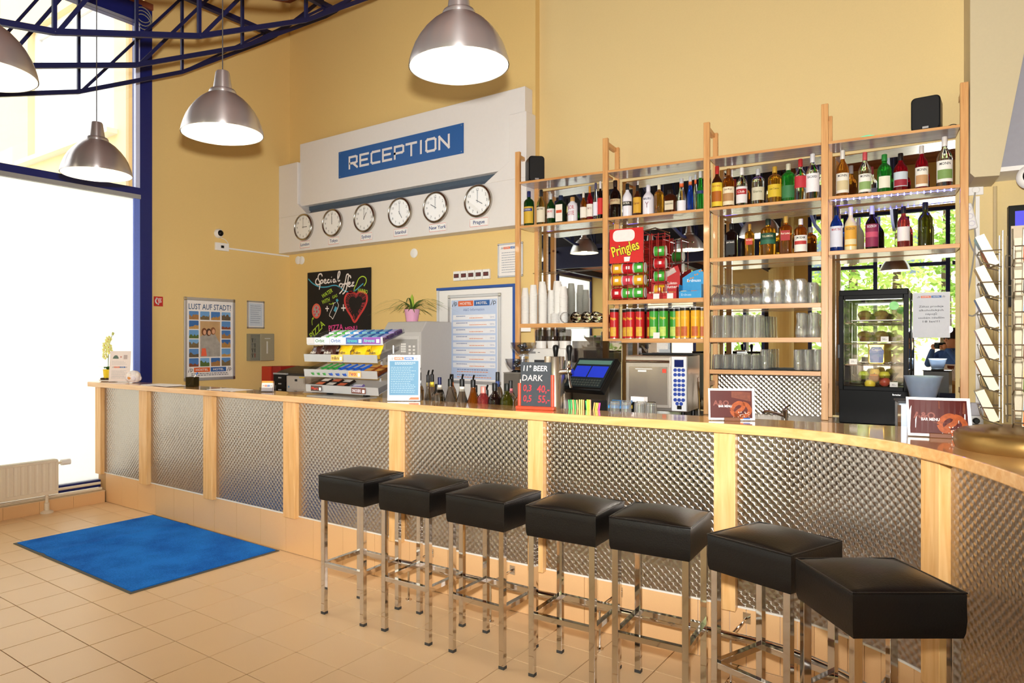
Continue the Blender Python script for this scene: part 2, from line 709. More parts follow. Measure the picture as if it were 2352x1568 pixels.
# floor: tiles as parts near the camera's view, one plain slab below
fl_mb = MB().box(-7.2, 4.2, -4.1, 6.2, -0.12, -0.004)
floor = struct('floor', fl_mb, GROUT)
tile_src = None
T0X, T0Y, TS = -5.154, 1.742, 0.3
far = MB()
count = 0
for i in range(-6, 32):
    for j in range(-20, 15):
        x0 = T0X + TS * i; y0 = T0Y + TS * j
        x1, y1 = x0 + TS, y0 + TS
        x0c, x1c = max(x0, -6.84), min(x1, 4.2)
        y0c, y1c = max(y0, -4.0), min(y1, 6.1)
        if x1c - x0c < 0.02 or y1c - y0c < 0.02:
            continue
        g = 0.0024
        near = (-6.9 < x0 < -0.3 and 0.9 < y0 < 3.45) and (x0 < -0.62 * y0 + 2.2)
        full = (x1c - x0c > TS - 1e-6) and (y1c - y0c > TS - 1e-6)
        if near:
            if full:
                if tile_src is None:
                    tile_src = obj('tile', MB().box(g, TS - g, g, TS - g, -0.01, 0), TILE, floor, bevel=0.001, loc=(x0, y0, 0))
                else:
                    inst(tile_src, floor, (x0, y0, random.uniform(-0.0003, 0.0003)))
            else:
                obj('tile', MB().box(x0c + g, x1c - g, y0c + g, y1c - g, -0.01, 0), TILE, floor)
            count += 1
        else:
            far.box(x0c + g, x1c - g, y0c + g, y1c - g, -0.01, 0)
ft = obj('tile_field', far, TILE, floor)
ft['kind'] = 'stuff'

# ceiling of red-brown boards
ceil = struct('ceiling', MB().prism_x([(-4.1, 5.25), (-4.1, 5.1), (2.5, 5.1), (6.6, 6.13), (6.6, 6.28), (2.5, 5.25)], -7.3, 4.2), CEIL)
b_src = {}
y = -4.1
k = 0
while y < 6.4:
    sl = y >= 2.5
    key = (sl, k % 2)
    if key not in b_src:
        b_src[key] = obj('board', MB().box(-7.3, 4.2, 0.003, 0.203, -0.02, 0), (CEIL, CEIL2)[k % 2], ceil, loc=(0, y, zceil(y) + 0.015), rot=(math.atan(0.25) if sl else 0, 0, 0))
    else:
        o = inst(b_src[key], ceil, (0, y, zceil(y) + 0.015), (math.atan(0.25) if sl else 0, 0, 0))
    y += 0.208
    k += 1

# reception wall, left wall, bar wall, right and back walls
struct('wall_reception', MB().box(-7.15, -3.5, 5.97, 6.12, 0, 6.2), WALL)
struct('wall_left', MB().box(-7.30, -7.15, 3.99, 6.12, 0, 6.2), WALL)
wb = MB()
wb.prism([tuple(S(-0.12, 0.392, 0)[:2]), tuple(S(7.9, 0.392, 0)[:2]), tuple(S(7.9, 0.62, 0)[:2]), tuple(S(-0.12, 0.62, 0)[:2])], 0, 6.4)
struct('wall_bar', wb, WALL_PALE)
struct('wall_right', MB().box(4.2, 4.35, -4.1, 6.6, 0, 6.4), WALL)
# back wall behind the camera, with openings for two windows and a glazed door
bw = MB()
bw.box(-7.3, -5.75, -4.15, -4.0, 0, 5.3)
bw.box(-5.75, -4.55, -4.15, -4.0, 3.3, 5.3)
bw.box(-4.55, -4.25, -4.15, -4.0, 0, 5.3)
bw.box(-4.25, -3.1, -4.15, -4.0, 2.6, 5.3)
bw.box(-3.1, -2.3, -4.15, -4.0, 0, 5.3)
bw.box(-2.3, 4.35, -4.15, -4.0, 4.2, 5.3)
bw.box(-2.3, 4.35, -4.15, -4.0, 0, 0.5)
bw.box(3.3, 4.35, -4.15, -4.0, 0.5, 4.2)
struct('wall_back', bw, WALL)

def win_group(name):
    o = bpy.data.objects.new(name, None)
    COL.objects.link(o)
    o['kind'] = 'structure'
    return o

def glazing_y(name, x0, x1, z0, z1, xs, zs, y=-4.06):
    """Blue framed glazing in the back wall."""
    g = win_group(name)
    w = 0.07
    f = MB()
    f.box(x0, x1, y - 0.04, y + 0.06, z0, z0 + w).box(x0, x1, y - 0.04, y + 0.06, z1 - w, z1)
    f.box(x0, x0 + w, y - 0.04, y + 0.06, z0 + w, z1 - w).box(x1 - w, x1, y - 0.04, y + 0.06, z0 + w, z1 - w)
    obj('window_frame', f, BLUE, g)
    cx = [x0] + xs + [x1]
    cz = [z0] + zs + [z1]
    for x in xs:
        obj('mullion', MB().box(x - w / 2, x + w / 2, y - 0.035, y + 0.05, z0 + w, z1 - w), BLUE, g)
    for z in zs:
        for a, b in zip(cx, cx[1:]):
            obj('transom', MB().box(a + w, b - w / 2, y - 0.03, y + 0.045, z - w / 2, z + w / 2), BLUE, g)
    for a, b in zip(cx, cx[1:]):
        for c, d in zip(cz, cz[1:]):
            obj('pane', MB().box(a + 0.01, b - 0.01, y - 0.003, y + 0.003, c + 0.01, d - 0.01), PANE, g)
    return g

glazing_y('window_3', -5.75, -4.55, 0.9, 3.3, [-5.15], [2.4])
glazing_y('window_4', -2.3, 3.3, 0.5, 4.2, [-1.1, 0.1, 1.3, 2.4], [3.1])
glazing_y('door_2', -4.25, -3.1, 0.0, 2.6, [-3.55], [2.05])
struct('door_3', MB().box(-3.12, -3.06, -4.0, -3.5, 0.0, 2.6).box(-3.52, -3.46, -4.0, -3.7, 0.0, 2.6), BLUE)
# yellow column with blue edge strips beside the window, seen in the mirrors
struct('trim_3', MB().lathe([(0.24, 0), (0.24, 5.0)], 24, c=(-2.75, -3.55)), WALL)

# window wall on the left
g = win_group('window_1')
WX = -7.0
ys = [3.95, 1.95, -0.05, -2.05, -4.0]
for i, yy in enumerate(ys):
    if i == 0:
        fr = MB().box(-7.16, -7.0 + 0.0, 3.86, 3.995, 0.1, 5.06)
    else:
        fr = MB().box(-7.08, -6.98, yy - 0.05, yy + 0.05, 0.1, 5.06)
    obj('mullion', fr, BLUE, g, bevel=0.003)
obj('lit_edge_strip', MB().box(-7.04, -7.001, 3.795, 3.859, 0.2, 3.05), M('6F86DC', 0.5, noise=0.1, scale=60), g)  # added pale strips; window light on the post's edge put into their colour
obj('lit_edge_strip', MB().box(-7.04, -7.001, 3.815, 3.859, 3.165, 4.88), M('C9CFEA', 0.5), g)
for a, b in zip(ys[1:], ys):
    b2 = 3.86 if b == 3.95 else b - 0.05
    a2 = a + 0.05 if a > -4 else a
    obj('transom', MB().box(-7.07, -6.99, a2, b2, 3.095, 3.165), BLUE, g)
    obj('glazing_bead', MB().box(-7.03, -6.985, a2, b2, 3.05, 3.094), M('9B9B98', 0.5), g)
    obj('sill_rail', MB().box(-7.07, -6.97, a2, b2, 0.13, 0.2), BLUE, g)
    obj('header', MB().box(-7.1, -6.96, a2, b2, 4.88, 5.06), BLUE, g)
    obj('frosted_pane', MB().box(-7.03, -7.022, a2, b2, 0.2, 3.06), FROST, g)
    obj('clear_pane', MB().box(-7.03, -7.022, a2, b2, 3.165, 4.88), PANE, g)
# fascia boards above the header
struct('trim_1', MB().box(-7.15, -6.97, -4, 3.99, 5.06, 5.12), CEIL2)
# low tiled ledge under the window
led = struct('trim_2', MB().box(-7.05, -6.836, -4.0, 3.41, 0.0, 0.106), GROUT)
yy = 3.405
while yy > -3.8:
    obj('tile', MB().box(-6.84, -6.828, yy - 0.298, yy, 0.0, 0.108), TILE_PL, led)
    yy -= 0.3
obj('ledge_cap', MB().box(-7.0, -6.83, -4.0, 3.41, 0.106, 0.116), M('D9BE98', 0.5), led)

# ------------------------------------------------------------ outside
gr = struct('ground_outside', MB().box(-60, 60, -60, 40, -0.3, -0.125), M('B9B2A2', 0.9, noise=0.1, scale=2))
FAC = M('F0DEAE', 0.85, noise=0.03, scale=5)
fac = thing('courtyard_building', 'cream courtyard facade with a white framed window beyond the glazing', 'building', (0, 4.5, 0))
fm = MB()
fm.box(-14, -11.35, 0, 0.3, -0.2, 9).box(-8.8, -7.35, 0, 0.3, -0.2, 9).box(-11.35, -8.8, 0, 0.3, -0.2, 4.25).box(-11.35, -8.8, 0, 0.3, 6.2, 9)
obj('wall', fm, FAC, fac)
wfr = MB()
wfr.box(-11.35, -11.2, 0.1, 0.2, 4.25, 6.2).box(-8.95, -8.8, 0.1, 0.2, 4.25, 6.2).box(-11.2, -8.95, 0.1, 0.2, 4.25, 4.38).box(-11.2, -8.95, 0.1, 0.2, 6.07, 6.2).box(-10.13, -10.02, 0.1, 0.2, 4.38, 6.07)
wf_o = obj('window', wfr, WHITE, fac)
obj('pane', MB().box(-11.2, -8.95, 0.14, 0.15, 4.38, 6.07), M('DDE6EE', 0.1, noise=0.02), wf_o)
obj('sill', MB().box(-11.45, -8.7, -0.14, 0.1, 4.19, 4.25), WHITE, fac)
obj('downpipe', MB().tube([(-8.25, -0.08, -0.1), (-8.25, -0.08, 9)], 0.05, 8), M('CDB58A', 0.5), fac, smooth=True)

LEAF = []
for i, c in enumerate(('B4D26A', '96BE56', 'CBE084', '84AE4C')):
    m = bpy.data.materials.new('leaf_green')
    m.use_nodes = True
    nt = m.node_tree
    b = nt.nodes['Principled BSDF']
    b.inputs['Base Color'].default_value = lin(c)
    b.inputs['Roughness'].default_value = 0.6
    tl = nt.nodes.new('ShaderNodeBsdfTranslucent')
    tl.inputs['Color'].default_value = lin(c)
    mx = nt.nodes.new('ShaderNodeMixShader')
    mx.inputs['Fac'].default_value = 0.5
    nt.links.new(b.outputs[0], mx.inputs[1])
    nt.links.new(tl.outputs[0], mx.inputs[2])
    nt.links.new(mx.outputs[0], nt.nodes['Material Output'].inputs['Surface'])
    LEAF.append(m)
BARK = M('5B4632', 0.9, noise=0.3, scale=20)
def tree(x, y, h, r, mi, label):
    rnd = random.Random(int(x * 31 + y * 17 + h * 100))
    t = thing('leafy_tree', label, 'tree', (x, y, -0.13), 0, 'trees outside the windows')
    obj('trunk', MB().lathe([(0.16, 0), (0.11, h * 0.5), (0.04, h * 0.85)], 8), BARK, t, smooth=True)
    mb = MB()
    clumps = [(rnd.gauss(0, r * 0.5), rnd.gauss(0, r * 0.5), h * rnd.uniform(0.3, 0.95)) for _ in range(26)]
    for c in clumps:
        for _ in range(70):
            d = Vector((rnd.gauss(0, 1), rnd.gauss(0, 1), rnd.gauss(0, 1))).normalized() * (r * 0.36 * rnd.random() ** 0.4)
            p = Vector(c) + d
            s = rnd.uniform(0.06, 0.13)
            u = Vector((rnd.gauss(0, 1), rnd.gauss(0, 1), rnd.gauss(0, 0.6))).normalized()
            v = u.cross(Vector((rnd.gauss(0, 1), rnd.gauss(0, 1), rnd.gauss(0, 1)))).normalized()
            mb.poly([p - u * s, p - v * s * 0.5, p + u * s, p + v * s * 0.5])
    o = obj('foliage', mb, LEAF[mi], t)
    o['kind'] = 'stuff'
for a in ((-3.2, -9.0, 6.0, 1.9, 0, 'light green tree outside the back windows, farthest left'), (-0.8, -8.2, 5.4, 1.9, 2, 'pale green tree right outside the wide back window'),
          (1.4, -9.2, 6.2, 2.0, 1, 'mid green tree outside the wide back window'), (-1.9, -10.6, 7.2, 2.3, 3, 'dark green tree behind the pale one outside'),
          (3.2, -8.6, 5.6, 1.8, 0, 'light green tree outside by the right window edge'), (-5.6, -8.5, 5.2, 1.8, 1, 'mid green tree outside the narrow back window'), (0.3, -11.5, 7.5, 2.3, 0, 'tall light green tree in the second row outside')):
    tree(*a)
hb = thing('street_building', 'pale street house with orange base far behind the trees', 'building', (-2, -22, 0))
obj('wall', MB().box(-14, 14, -1, 0, -0.2, 11), M('EFE6D6', 0.85, noise=0.03), hb)
obj('base_band', MB().box(-14, 14, 0, 0.06, -0.2, 3.2), M('E4D2B8', 0.8), hb)
for i in range(8):
    for j in range(2):
        wn_o = obj('window', MB().box(-12 + i * 3.2, -10.8 + i * 3.2, 0, 0.05, 4.3 + j * 3.2, 6.2 + j * 3.2), WHITE, hb)
        obj('pane', MB().box(-11.9 + i * 3.2, -10.9 + i * 3.2, 0.05, 0.06, 4.4 + j * 3.2, 6.1 + j * 3.2), M('5B6B7C', 0.15), wn_o)

# light portals in the real window openings
def portal(name, loc, rot, sx, sy):
    d = bpy.data.lights.new(name, 'AREA')
    d.shape = 'RECTANGLE'
    d.size, d.size_y = sx, sy
    d.cycles.is_portal = True
    o = bpy.data.objects.new(name, d)
    COL.objects.link(o)
    o.location = loc
    o.rotation_euler = rot
# low gallery over the rear left of the room, dark underneath
gal = struct('ceiling_gallery', MB().box(-7.1, -2.35, -4.0, -0.6, 3.22, 3.4), CEIL)
for i in range(12):
    obj('board', MB().box(-7.1, -2.35, -3.99 + i * .28, -3.99 + i * .28 + .272, 3.2, 3.22), (CEIL, CEIL2)[i % 2], gal)
for x in (-6.6, -5.4, -4.2, -3.0):
    obj('joist', MB().box(x - .05, x + .05, -3.95, -0.62, 3.08, 3.2), TRUSS_BLUE, gal)
obj('fascia', MB().box(-7.1, -2.3, -0.6, -0.55, 3.02, 3.45), TRUSS_BLUE, gal)
obj('upper_wall', MB().box(-7.1, -2.35, -0.75, -0.7, 3.4, 5.05), M('2C2A33', 0.8), gal)
portal('window_portal', (-7.06, -0.05, 2.6), (R(90), 0, R(-90)), 7.9, 4.8)
portal('back_window_portal', (0.5, -4.09, 2.35), (R(90), 0, R(180)), 5.5, 3.6)

# ------------------------------------------------------------ roof trusses
def ztruss(y):
    return 3.26 + 0.08 * (y - 0.43) ** 2
ztop = 4.99
nodes = [-3.07, -2.07, -1.07, -0.07, 0.93, 1.93, 2.92, 3.92, 4.92]
TX = [(-6.32, 'blue steel roof truss nearest the window wall'), (-5.35, 'middle of the three blue roof trusses at upper left'), (-4.49, 'blue roof truss closest to the camera at upper left'),
      (-3.55, 'blue roof truss just above the frame over the stools'), (-2.6, 'blue roof truss above the beer sign, out of frame'), (-1.65, 'blue roof truss above the last stools, out of frame'), (-0.7, 'blue roof truss over the photographer'), (0.6, 'blue roof truss right of the photographer')]
tr0 = thing('roof_truss', TX[0][1], 'truss', (TX[0][0], 0, 0), 0, 'blue roof trusses')
pts = [(0, yy, ztruss(yy)) for yy in [-4.0] + nodes] + [(0, 5.06, 4.98), (0, 5.95, zceil(5.95) - 0.1)]
mb = MB()
for p, q in zip(pts, pts[1:]):
    mb.bar(p, q, 0.034, 0.036)
    mb.ball(q, 0.019, 8, 6)
obj('bottom_chord', mb, TRUSS_BLUE, tr0)
obj('top_chord', MB().bar((0, -4.0, ztop), (0, 5.06, ztop), 0.05, 0.05), TRUSS_BLUE, tr0)
for i, yy in enumerate(nodes):
    obj('vertical_strut', MB().bar((0, yy, ztruss(yy)), (0, yy, ztop), 0.024, 0.024), TRUSS_BLUE, tr0)
    if i + 1 < len(nodes):
        obj('diagonal_strut', MB().bar((0, yy + 0.03, ztruss(yy) + 0.02), (0, nodes[i + 1], ztop - 0.02), 0.024, 0.024), TRUSS_BLUE, tr0)
for x, lb in TX[1:]:
    dup(tr0, (x, 0, 0), 0, lb)
# purlins carrying the ceiling
for yy, lb in ((-2.6, 'blue beam under the ceiling behind the camera'), (0.9, 'blue beam under the ceiling over the camera'), (4.5, 'blue beam under the raised end of the ceiling')):
    o = obj('ceiling_beam', MB().box(-7.1, 4.15, yy - 0.05, yy + 0.05, max(5.015, zceil(yy) - 0.13), zceil(yy) - 0.008), TRUSS_BLUE)
    tag(o, lb, 'beam', 'blue ceiling beams')
c = obj('cable_coil', MB().tube([(-6.93, 3.86 + 0.085 * math.cos(t * 0.35) , 4.86 + 0.085 * math.sin(t * 0.35) + 0.002 * t) for t in range(54)], 0.005, 6), M('8E8A7A', 0.5), smooth=True)
tag(c, 'coil of pale cable hanging at the corner of the blue header', 'cable')

# ------------------------------------------------------------ pendant lamps
BULB = M('FFE9C4', 0.4, noise=0.0, emit=4.0)
def pendant(label, x, y, z, power, group='aluminium pendant lamps'):
    t = thing('pendant_lamp', label, 'lamp', (x, y, z), 0, group)
    prof = [(0.25, 0.0), (0.2505, 0.004), (0.246, 0.03), (0.237, 0.06), (0.222, 0.10), (0.2, 0.14), (0.17, 0.18), (0.135, 0.216), (0.098, 0.243), (0.083, 0.25)]
    obj('shade', MB().lathe(prof, 48, cap=False), ALU_B, t, smooth=60)
    obj('reflector', MB().lathe([(r - 0.005, zz + 0.001) for r, zz in prof] + [(0, 0.255)], 48, cap=False), M('F6F0DE', 0.6, noise=0.01), t, smooth=60)
    obj('collar', MB().lathe([(0.083, 0.247), (0.084, 0.262), (0.078, 0.275), (0.06, 0.28)], 40, cap=False), ALU_B, t, smooth=50)
    obj('neck', MB().lathe([(0.06, 0.278), (0.057, 0.29), (0.043, 0.385), (0.038, 0.393), (0.006, 0.395)], 40), ALU_B, t, smooth=50)
    obj('cord', MB().tube([(0, 0, 0.394), (0, 0, zceil(y) - z)], 0.004, 6), M('4A4440', 0.6), t)
    obj('socket', MB().lathe([(0.022, 0.15), (0.022, 0.25)], 12), WHITE, t, smooth=True)
    obj('bulb', MB().lathe([(0, 0.045), (0.03, 0.052), (0.046, 0.08), (0.042, 0.11), (0.024, 0.15)], 16), BULB, t, smooth=True)
    ld = bpy.data.lights.new('lamp_light', 'POINT')
    ld.energy = power
    ld.color = (1.0, 0.9, 0.74)
    ld.shadow_soft_size = 0.05
    lo = bpy.data.objects.new('lamp_light', ld)
    COL.objects.link(lo)
    lo.parent = t
    lo.location = (0, 0, 0.03)
    return t
ALU_B = bpy.data.materials.new('spun_aluminium')
ALU_B.use_nodes = True
_b = ALU_B.node_tree.nodes['Principled BSDF']
_b.inputs['Metallic'].default_value = 0.8
_b.inputs['Base Color'].default_value = lin('C6C0BD')
_b.inputs['Roughness'].default_value = 0.3
_b.inputs['Anisotropic'].default_value = 0.85
_b.inputs['Anisotropic Rotation'].default_value = 0.25
_tg = ALU_B.node_tree.nodes.new('ShaderNodeTangent')
_tg.direction_type = 'RADIAL'
_tg.axis = 'Z'
ALU_B.node_tree.links.new(_tg.outputs['Tangent'], _b.inputs['Tangent'])
pendant('large aluminium pendant lamp at top centre, casting a shadow on the wall', -2.085, 2.81, 2.925, 7)
pendant('aluminium pendant lamp in front of the blue window post', -3.79, 2.63, 2.855, 7)
pendant('smallest looking pendant lamp hanging before the clear window panes', -5.32, 2.59, 2.82, 7)
pendant('pendant lamp cut off by the left edge of the picture', -3.92, 1.34, 2.87, 7)
pendant('pendant lamp behind the camera towards the window wall, mirrored over the cups', -5.32, 0.5, 3.15, 7)
pendant('pendant lamp behind the camera, mirrored beside the red crisp rack', -3.54, 0.5, 3.09, 7)
pendant('pendant lamp behind the camera near the back window', -0.74, -2.9, 2.9, 7)
# ------------------------------------------------------------ bar counter
FRONT = smooth_line([(-7.03, 3.33), (-5.5, 3.33), (-4.2, 3.33), (-3.0, 3.34), (-2.07, 3.381), (-1.68, 3.408), (-1.33, 3.432), (-1.02, 3.45), (-.85, 3.456), (-.736, 3.452), (-.62, 3.425), (-.452, 3.348), (-.294, 3.237), (-.179, 3.110), (-.077, 2.955), (.011, 2.775), (.08, 2.60), (.13, 2.42), (.17, 2.2), (.2, 1.95)], 8)
def offset(c, d):
    out = []
    for i, p in enumerate(c):
        a = Vector(c[max(i - 1, 0)]); b = Vector(c[min(i + 1, len(c) - 1)])
        t = (b - a).normalized()
        out.append((p[0] - t.y * d, p[1] + t.x * d))
    return out
class Arc:
    def __init__(self, c):
        self.c = [Vector(p) for p in c]
        self.s = [0.0]
        for a, b in zip(self.c, self.c[1:]):
            self.s.append(self.s[-1] + (b - a).length)
    def at(self, s):
        s = max(0, min(s, self.s[-1] - 1e-6))
        i = 0
        while self.s[i + 1] < s:
            i += 1
        t = (s - self.s[i]) / (self.s[i + 1] - self.s[i])
        return self.c[i].lerp(self.c[i + 1], t)
    def dir(self, s):
        return (self.at(s + 0.02) - self.at(s - 0.02)).normalized()
PAN = Arc(offset(FRONT, 0.09))
ZT, ZB = 1.17, 1.125
ctr = thing('bar_counter', 'long beech topped bar counter clad in swirl brushed steel panels', 'counter')
rear = [(1.0, 1.95), (1.0, 3.95), (0.0, 3.885), (-0.34, 3.845), (-0.8, 3.79), (-1.2, 3.75), (-2.07, 3.67), (-3.3, 3.63), (-7.03, 3.63)]
top = MB().prism([tuple(p) for p in FRONT] + rear, ZB, ZT)
obj('counter_top', top, BEECH, ctr, bevel=0.004)
def curve_box(arc, s0, s1, d0, d1, z0, z1, n, uv=False):
    """Slab following a counter curve, from depth d0 (front) to d1."""
    mb = MB()
    cols = []
    for i in range(n + 1):
        s = s0 + (s1 - s0) * i / n
        p, d = arc.at(s), arc.dir(s)
        nr = Vector((-d.y, d.x))
        a, b = p + nr * d0, p + nr * d1
        ids = [mb.pt((a.x, a.y, z0)), mb.pt((a.x, a.y, z1)), mb.pt((b.x, b.y, z1)), mb.pt((b.x, b.y, z0))]
        cols.append(ids)
        if uv:
            for k, zz in zip(ids, (z0, z1, z1, z0)):
                mb.uv[k] = (s, zz)
    for A, B in zip(cols, cols[1:]):
        mb.face((A[0], B[0], B[1], A[1]))
        mb.face((A[1], B[1], B[2], A[2]))
        mb.face((B[0], A[0], A[3], B[3]))
        mb.face((A[3], A[2], B[2], B[3]))
    A, B = cols[0], cols[-1]
    mb.face((A[0], A[1], A[2], A[3]))
    mb.face((B[3], B[2], B[1], B[0]))
    return mb
posts = [(.06, .165), (.88, 1.015), (1.891, 2.016), (2.906, 3.033), (3.951, 4.05), (4.968, 5.062), (5.975, 6.075), (6.945, 7.045), (7.95, 8.05)]
for a, b in posts:
    obj('post', curve_box(PAN, a, b, -0.042, 0.03, 0.27, ZB, 2), BEECH_V, ctr, bevel=0.003)
for (a, b), (c, d) in zip(posts, posts[1:]):
    obj('steel_panel', curve_box(PAN, b + 0.002, c - 0.002, 0.0, 0.008, 0.288, ZB - 0.002, 14, True), STEEL_SWIRL, ctr, smooth=True)
    obj('edge_strip', curve_box(PAN, b + 0.002, c - 0.002, -0.004, 0.006, 0.28, 0.289, 8), M('E4E0D8', 0.4), ctr)
obj('carcass', curve_box(PAN, 0.02, 8.3, 0.012, 0.05, 0.0, ZB, 60), M('C89C66', 0.6), ctr)
pl = obj('plinth', curve_box(PAN, 0.18, 8.3, 0.0085, 0.011, 0.0, 0.27, 60), M('E8DCC8', 0.8), ctr)
s = 0.19
TILE_PLN = TILE_PL
while s < 8.25:
    w = 0.3 if s < 5.85 else 0.075
    obj('tile', curve_box(PAN, s + 0.0015, min(s + w, 8.3) - 0.0015, 0.0, 0.009, 0.004, 0.279, 3 if w > 0.1 else 1), TILE_PLN, pl)
    s += w
# hidden staff-side worktop
wk = obj('work_shelf', curve_box(PAN, 3.7, 6.3, 0.06, 0.62, 0.86, 0.9, 14), STEEL, ctr)

# foot rail along the counter
rail = thing('foot_rail', 'chrome foot rail running low along the bar counter', 'rail')
RA = Arc(offset(FRONT, -0.11))
obj('tube', MB().tube([(*RA.at(3.95 + i * 0.07), 0.215) for i in range(62)], 0.019, 12), CHROME, rail, smooth=True)
for sv in (4.25, 4.83, 5.47, 6.1, 6.75, 7.4):
    p, q = RA.at(sv), PAN.at(sv + 0.02)
    d = (q - p).normalized()
    br = obj('bracket', MB().tube([(p.x, p.y, 0.215), (q.x - d.x * .004, q.y - d.y * .004, 0.24)], 0.006, 8), CHROME, rail, smooth=True)
    mb = MB(); mb.bar((q.x - d.x * 0.008, q.y - d.y * 0.008, 0.24), (q.x - d.x * 0.001, q.y - d.y * 0.001, 0.24), 0.035, 0.05)
    obj('wall_plate', mb, CHROME, br)
    obj('support_leg', MB().tube([(p.x, p.y, 0.2), (p.x, p.y, 0.006)], 0.006, 8).lathe([(0.02, 0), (0.02, 0.005), (0.007, 0.008)], 12, c=(p.x, p.y)), CHROME, rail, smooth=True)

# ------------------------------------------------------------ bar stools
def pillow_seat():
    """Boxy leather cushion with a domed top."""
    bm = bmesh.new()
    n = 12
    h = 0.17
    zb, zt = 0.655, 0.795
    def put(i, j, z):
        x = -h + 2 * h * i / n; y = -h + 2 * h * j / n
        u, v = abs(2 * i / n - 1), abs(2 * j / n - 1)
        dome = 0.034 * (1 - u ** 2.4) * (1 - v ** 2.4)
        return bm.verts.new((x, y, z + dome))
    grid = [[put(i, j, zt) for j in range(n + 1)] for i in range(n + 1)]
    for i in range(n):
        for j in range(n):
            bm.faces.new((grid[i][j], grid[i + 1][j], grid[i + 1][j + 1], grid[i][j + 1]))
    ring = [grid[i][0] for i in range(n + 1)] + [grid[n][j] for j in range(1, n + 1)] + [grid[i][n] for i in range(n - 1, -1, -1)] + [grid[0][j] for j in range(n - 1, 0, -1)]
    prev = ring
    for z, k in ((0.788, 1.02), (0.76, 1.018), (0.71, 1.022), (0.672, 1.012), (0.655, 0.985)):
        cur = []
        for v in ring:
            wob = 0.0025 * math.sin(v.co.x * 60 + z * 90) * math.cos(v.co.y * 55)
            cur.append(bm.verts.new((v.co.x * (k + wob), v.co.y * (k + wob), z)))
        m = len(ring)
        for a in range(m):
            b = (a + 1) % m
            bm.faces.new((prev[b], prev[a], cur[a], cur[b]))
        prev = cur
    bm.faces.new(prev)
    bmesh.ops.recalc_face_normals(bm, faces=bm.faces)
    me = bpy.data.meshes.new('seat')
    bm.to_mesh(me)
    bm.free()
    return me
st = thing('bar_stool', 'x', 'stool', (0, 0, 0), 0, 'black leather bar stools along the counter')
so = obj('seat', pillow_seat(), BLACK_LEATHER, st, smooth=60)
ph = 0.1725
pp = []
for a, b in (((-ph, -ph), (ph, -ph)), ((ph, -ph), (ph, ph)), ((ph, ph), (-ph, ph)), ((-ph, ph), (-ph, -ph))):
    for k in range(8):
        pp.append((a[0] + (b[0] - a[0]) * k / 8, a[1] + (b[1] - a[1]) * k / 8, 0.7945))
obj('piping', MB().tube(pp, 0.0035, 6, closed=True), BLACK_LEATHER, so, smooth=True)
lo_ = 0.15
lg = None
for sx in (-1, 1):
    for sy in (-1, 1):
        if lg is None:
            lg = obj('leg', MB().box(-0.0135, 0.0135, -0.0135, 0.0135, 0.012, 0.66), CHROME, st, bevel=0.0012, loc=(sx * lo_, sy * lo_, 0))
            ftx = obj('foot_cap', MB().box(-0.0145, 0.0145, -0.0145, 0.0145, 0, 0.014), M('3A3A3A', 0.6), lg)
        else:
            o = inst(lg, st, (sx * lo_, sy * lo_, 0))
            inst(ftx, o)
sr = obj('stretcher', MB().box(-lo_ + 0.0136, lo_ - 0.0136, -0.0125, 0.0125, 0.272, 0.297), CHROME, st, bevel=0.001, loc=(0, -lo_, 0))
inst(sr, st, (0, lo_, 0))
inst(sr, st, (lo_, 0, 0), (0, 0, R(90)))
inst(sr, st, (-lo_, 0, 0), (0, 0, R(90)))
spots = [(-2.876, 2.93, 2, 'black leather bar stool at the far left end of the row'), (-2.435, 2.962, 1, 'second black bar stool from the left'), (-1.986, 2.975, 0, 'third black bar stool from the left'),
         (-1.545, 3.008, 3, 'middle one of the seven black bar stools'), (-1.15, 3.05, 4, 'fifth bar stool from the left, squared to the counter'), (-0.664, 2.955, -19, 'bar stool turned clockwise, second from the right'), (-0.295, 2.685, 37.7, 'nearest and largest bar stool, turned, at lower right')]
for i, (x, y, a, lb) in enumerate(spots):
    if i == 0:
        st.location = (x, y, 0); st.rotation_euler = (0, 0, R(a)); st['label'] = lb
    else:
        dup(st, (x, y, 0), R(a), lb)

# ------------------------------------------------------------ blue door mat
def carpet_mat():
    m = bpy.data.materials.new('blue_carpet')
    m.use_nodes = True
    nt = m.node_tree
    b = nt.nodes['Principled BSDF']
    b.inputs['Roughness'].default_value = 0.95
    b.inputs['Specular IOR Level'].default_value = 0.1
    b.inputs['Sheen Weight'].default_value = 0.0
    tc = nt.nodes.new('ShaderNodeTexCoord')
    n = nt.nodes.new('ShaderNodeTexNoise'); n.inputs['Scale'].default_value = 130; n.inputs['Detail'].default_value = 4
    n2 = nt.nodes.new('ShaderNodeTexNoise'); n2.inputs['Scale'].default_value = 3; n2.inputs['Detail'].default_value = 4
    nt.links.new(tc.outputs['Object'], n.inputs['Vector']); nt.links.new(tc.outputs['Object'], n2.inputs['Vector'])
    ad = nt.nodes.new('ShaderNodeMath'); ad.operation = 'MULTIPLY_ADD'
    nt.links.new(n.outputs['Fac'], ad.inputs[0]); ad.inputs[1].default_value = 0.7; 
    nt.links.new(n2.outputs['Fac'], ad.inputs[2])
    cr = nt.nodes.new('ShaderNodeValToRGB')
    cr.color_ramp.elements[0].position = 0.6; cr.color_ramp.elements[0].color = lin('1058B8')
    cr.color_ramp.elements[1].position = 1.1; cr.color_ramp.elements[1].color = lin('2480E4')
    nt.links.new(ad.outputs[0], cr.inputs['Fac'])
    nt.links.new(cr.outputs['Color'], b.inputs['Base Color'])
    bp = nt.nodes.new('ShaderNodeBump'); bp.inputs['Strength'].default_value = 0.6; bp.inputs['Distance'].default_value = 0.004
    nt.links.new(n.outputs['Fac'], bp.inputs['Height']); nt.links.new(bp.outputs['Normal'], b.inputs['Normal'])
    return m
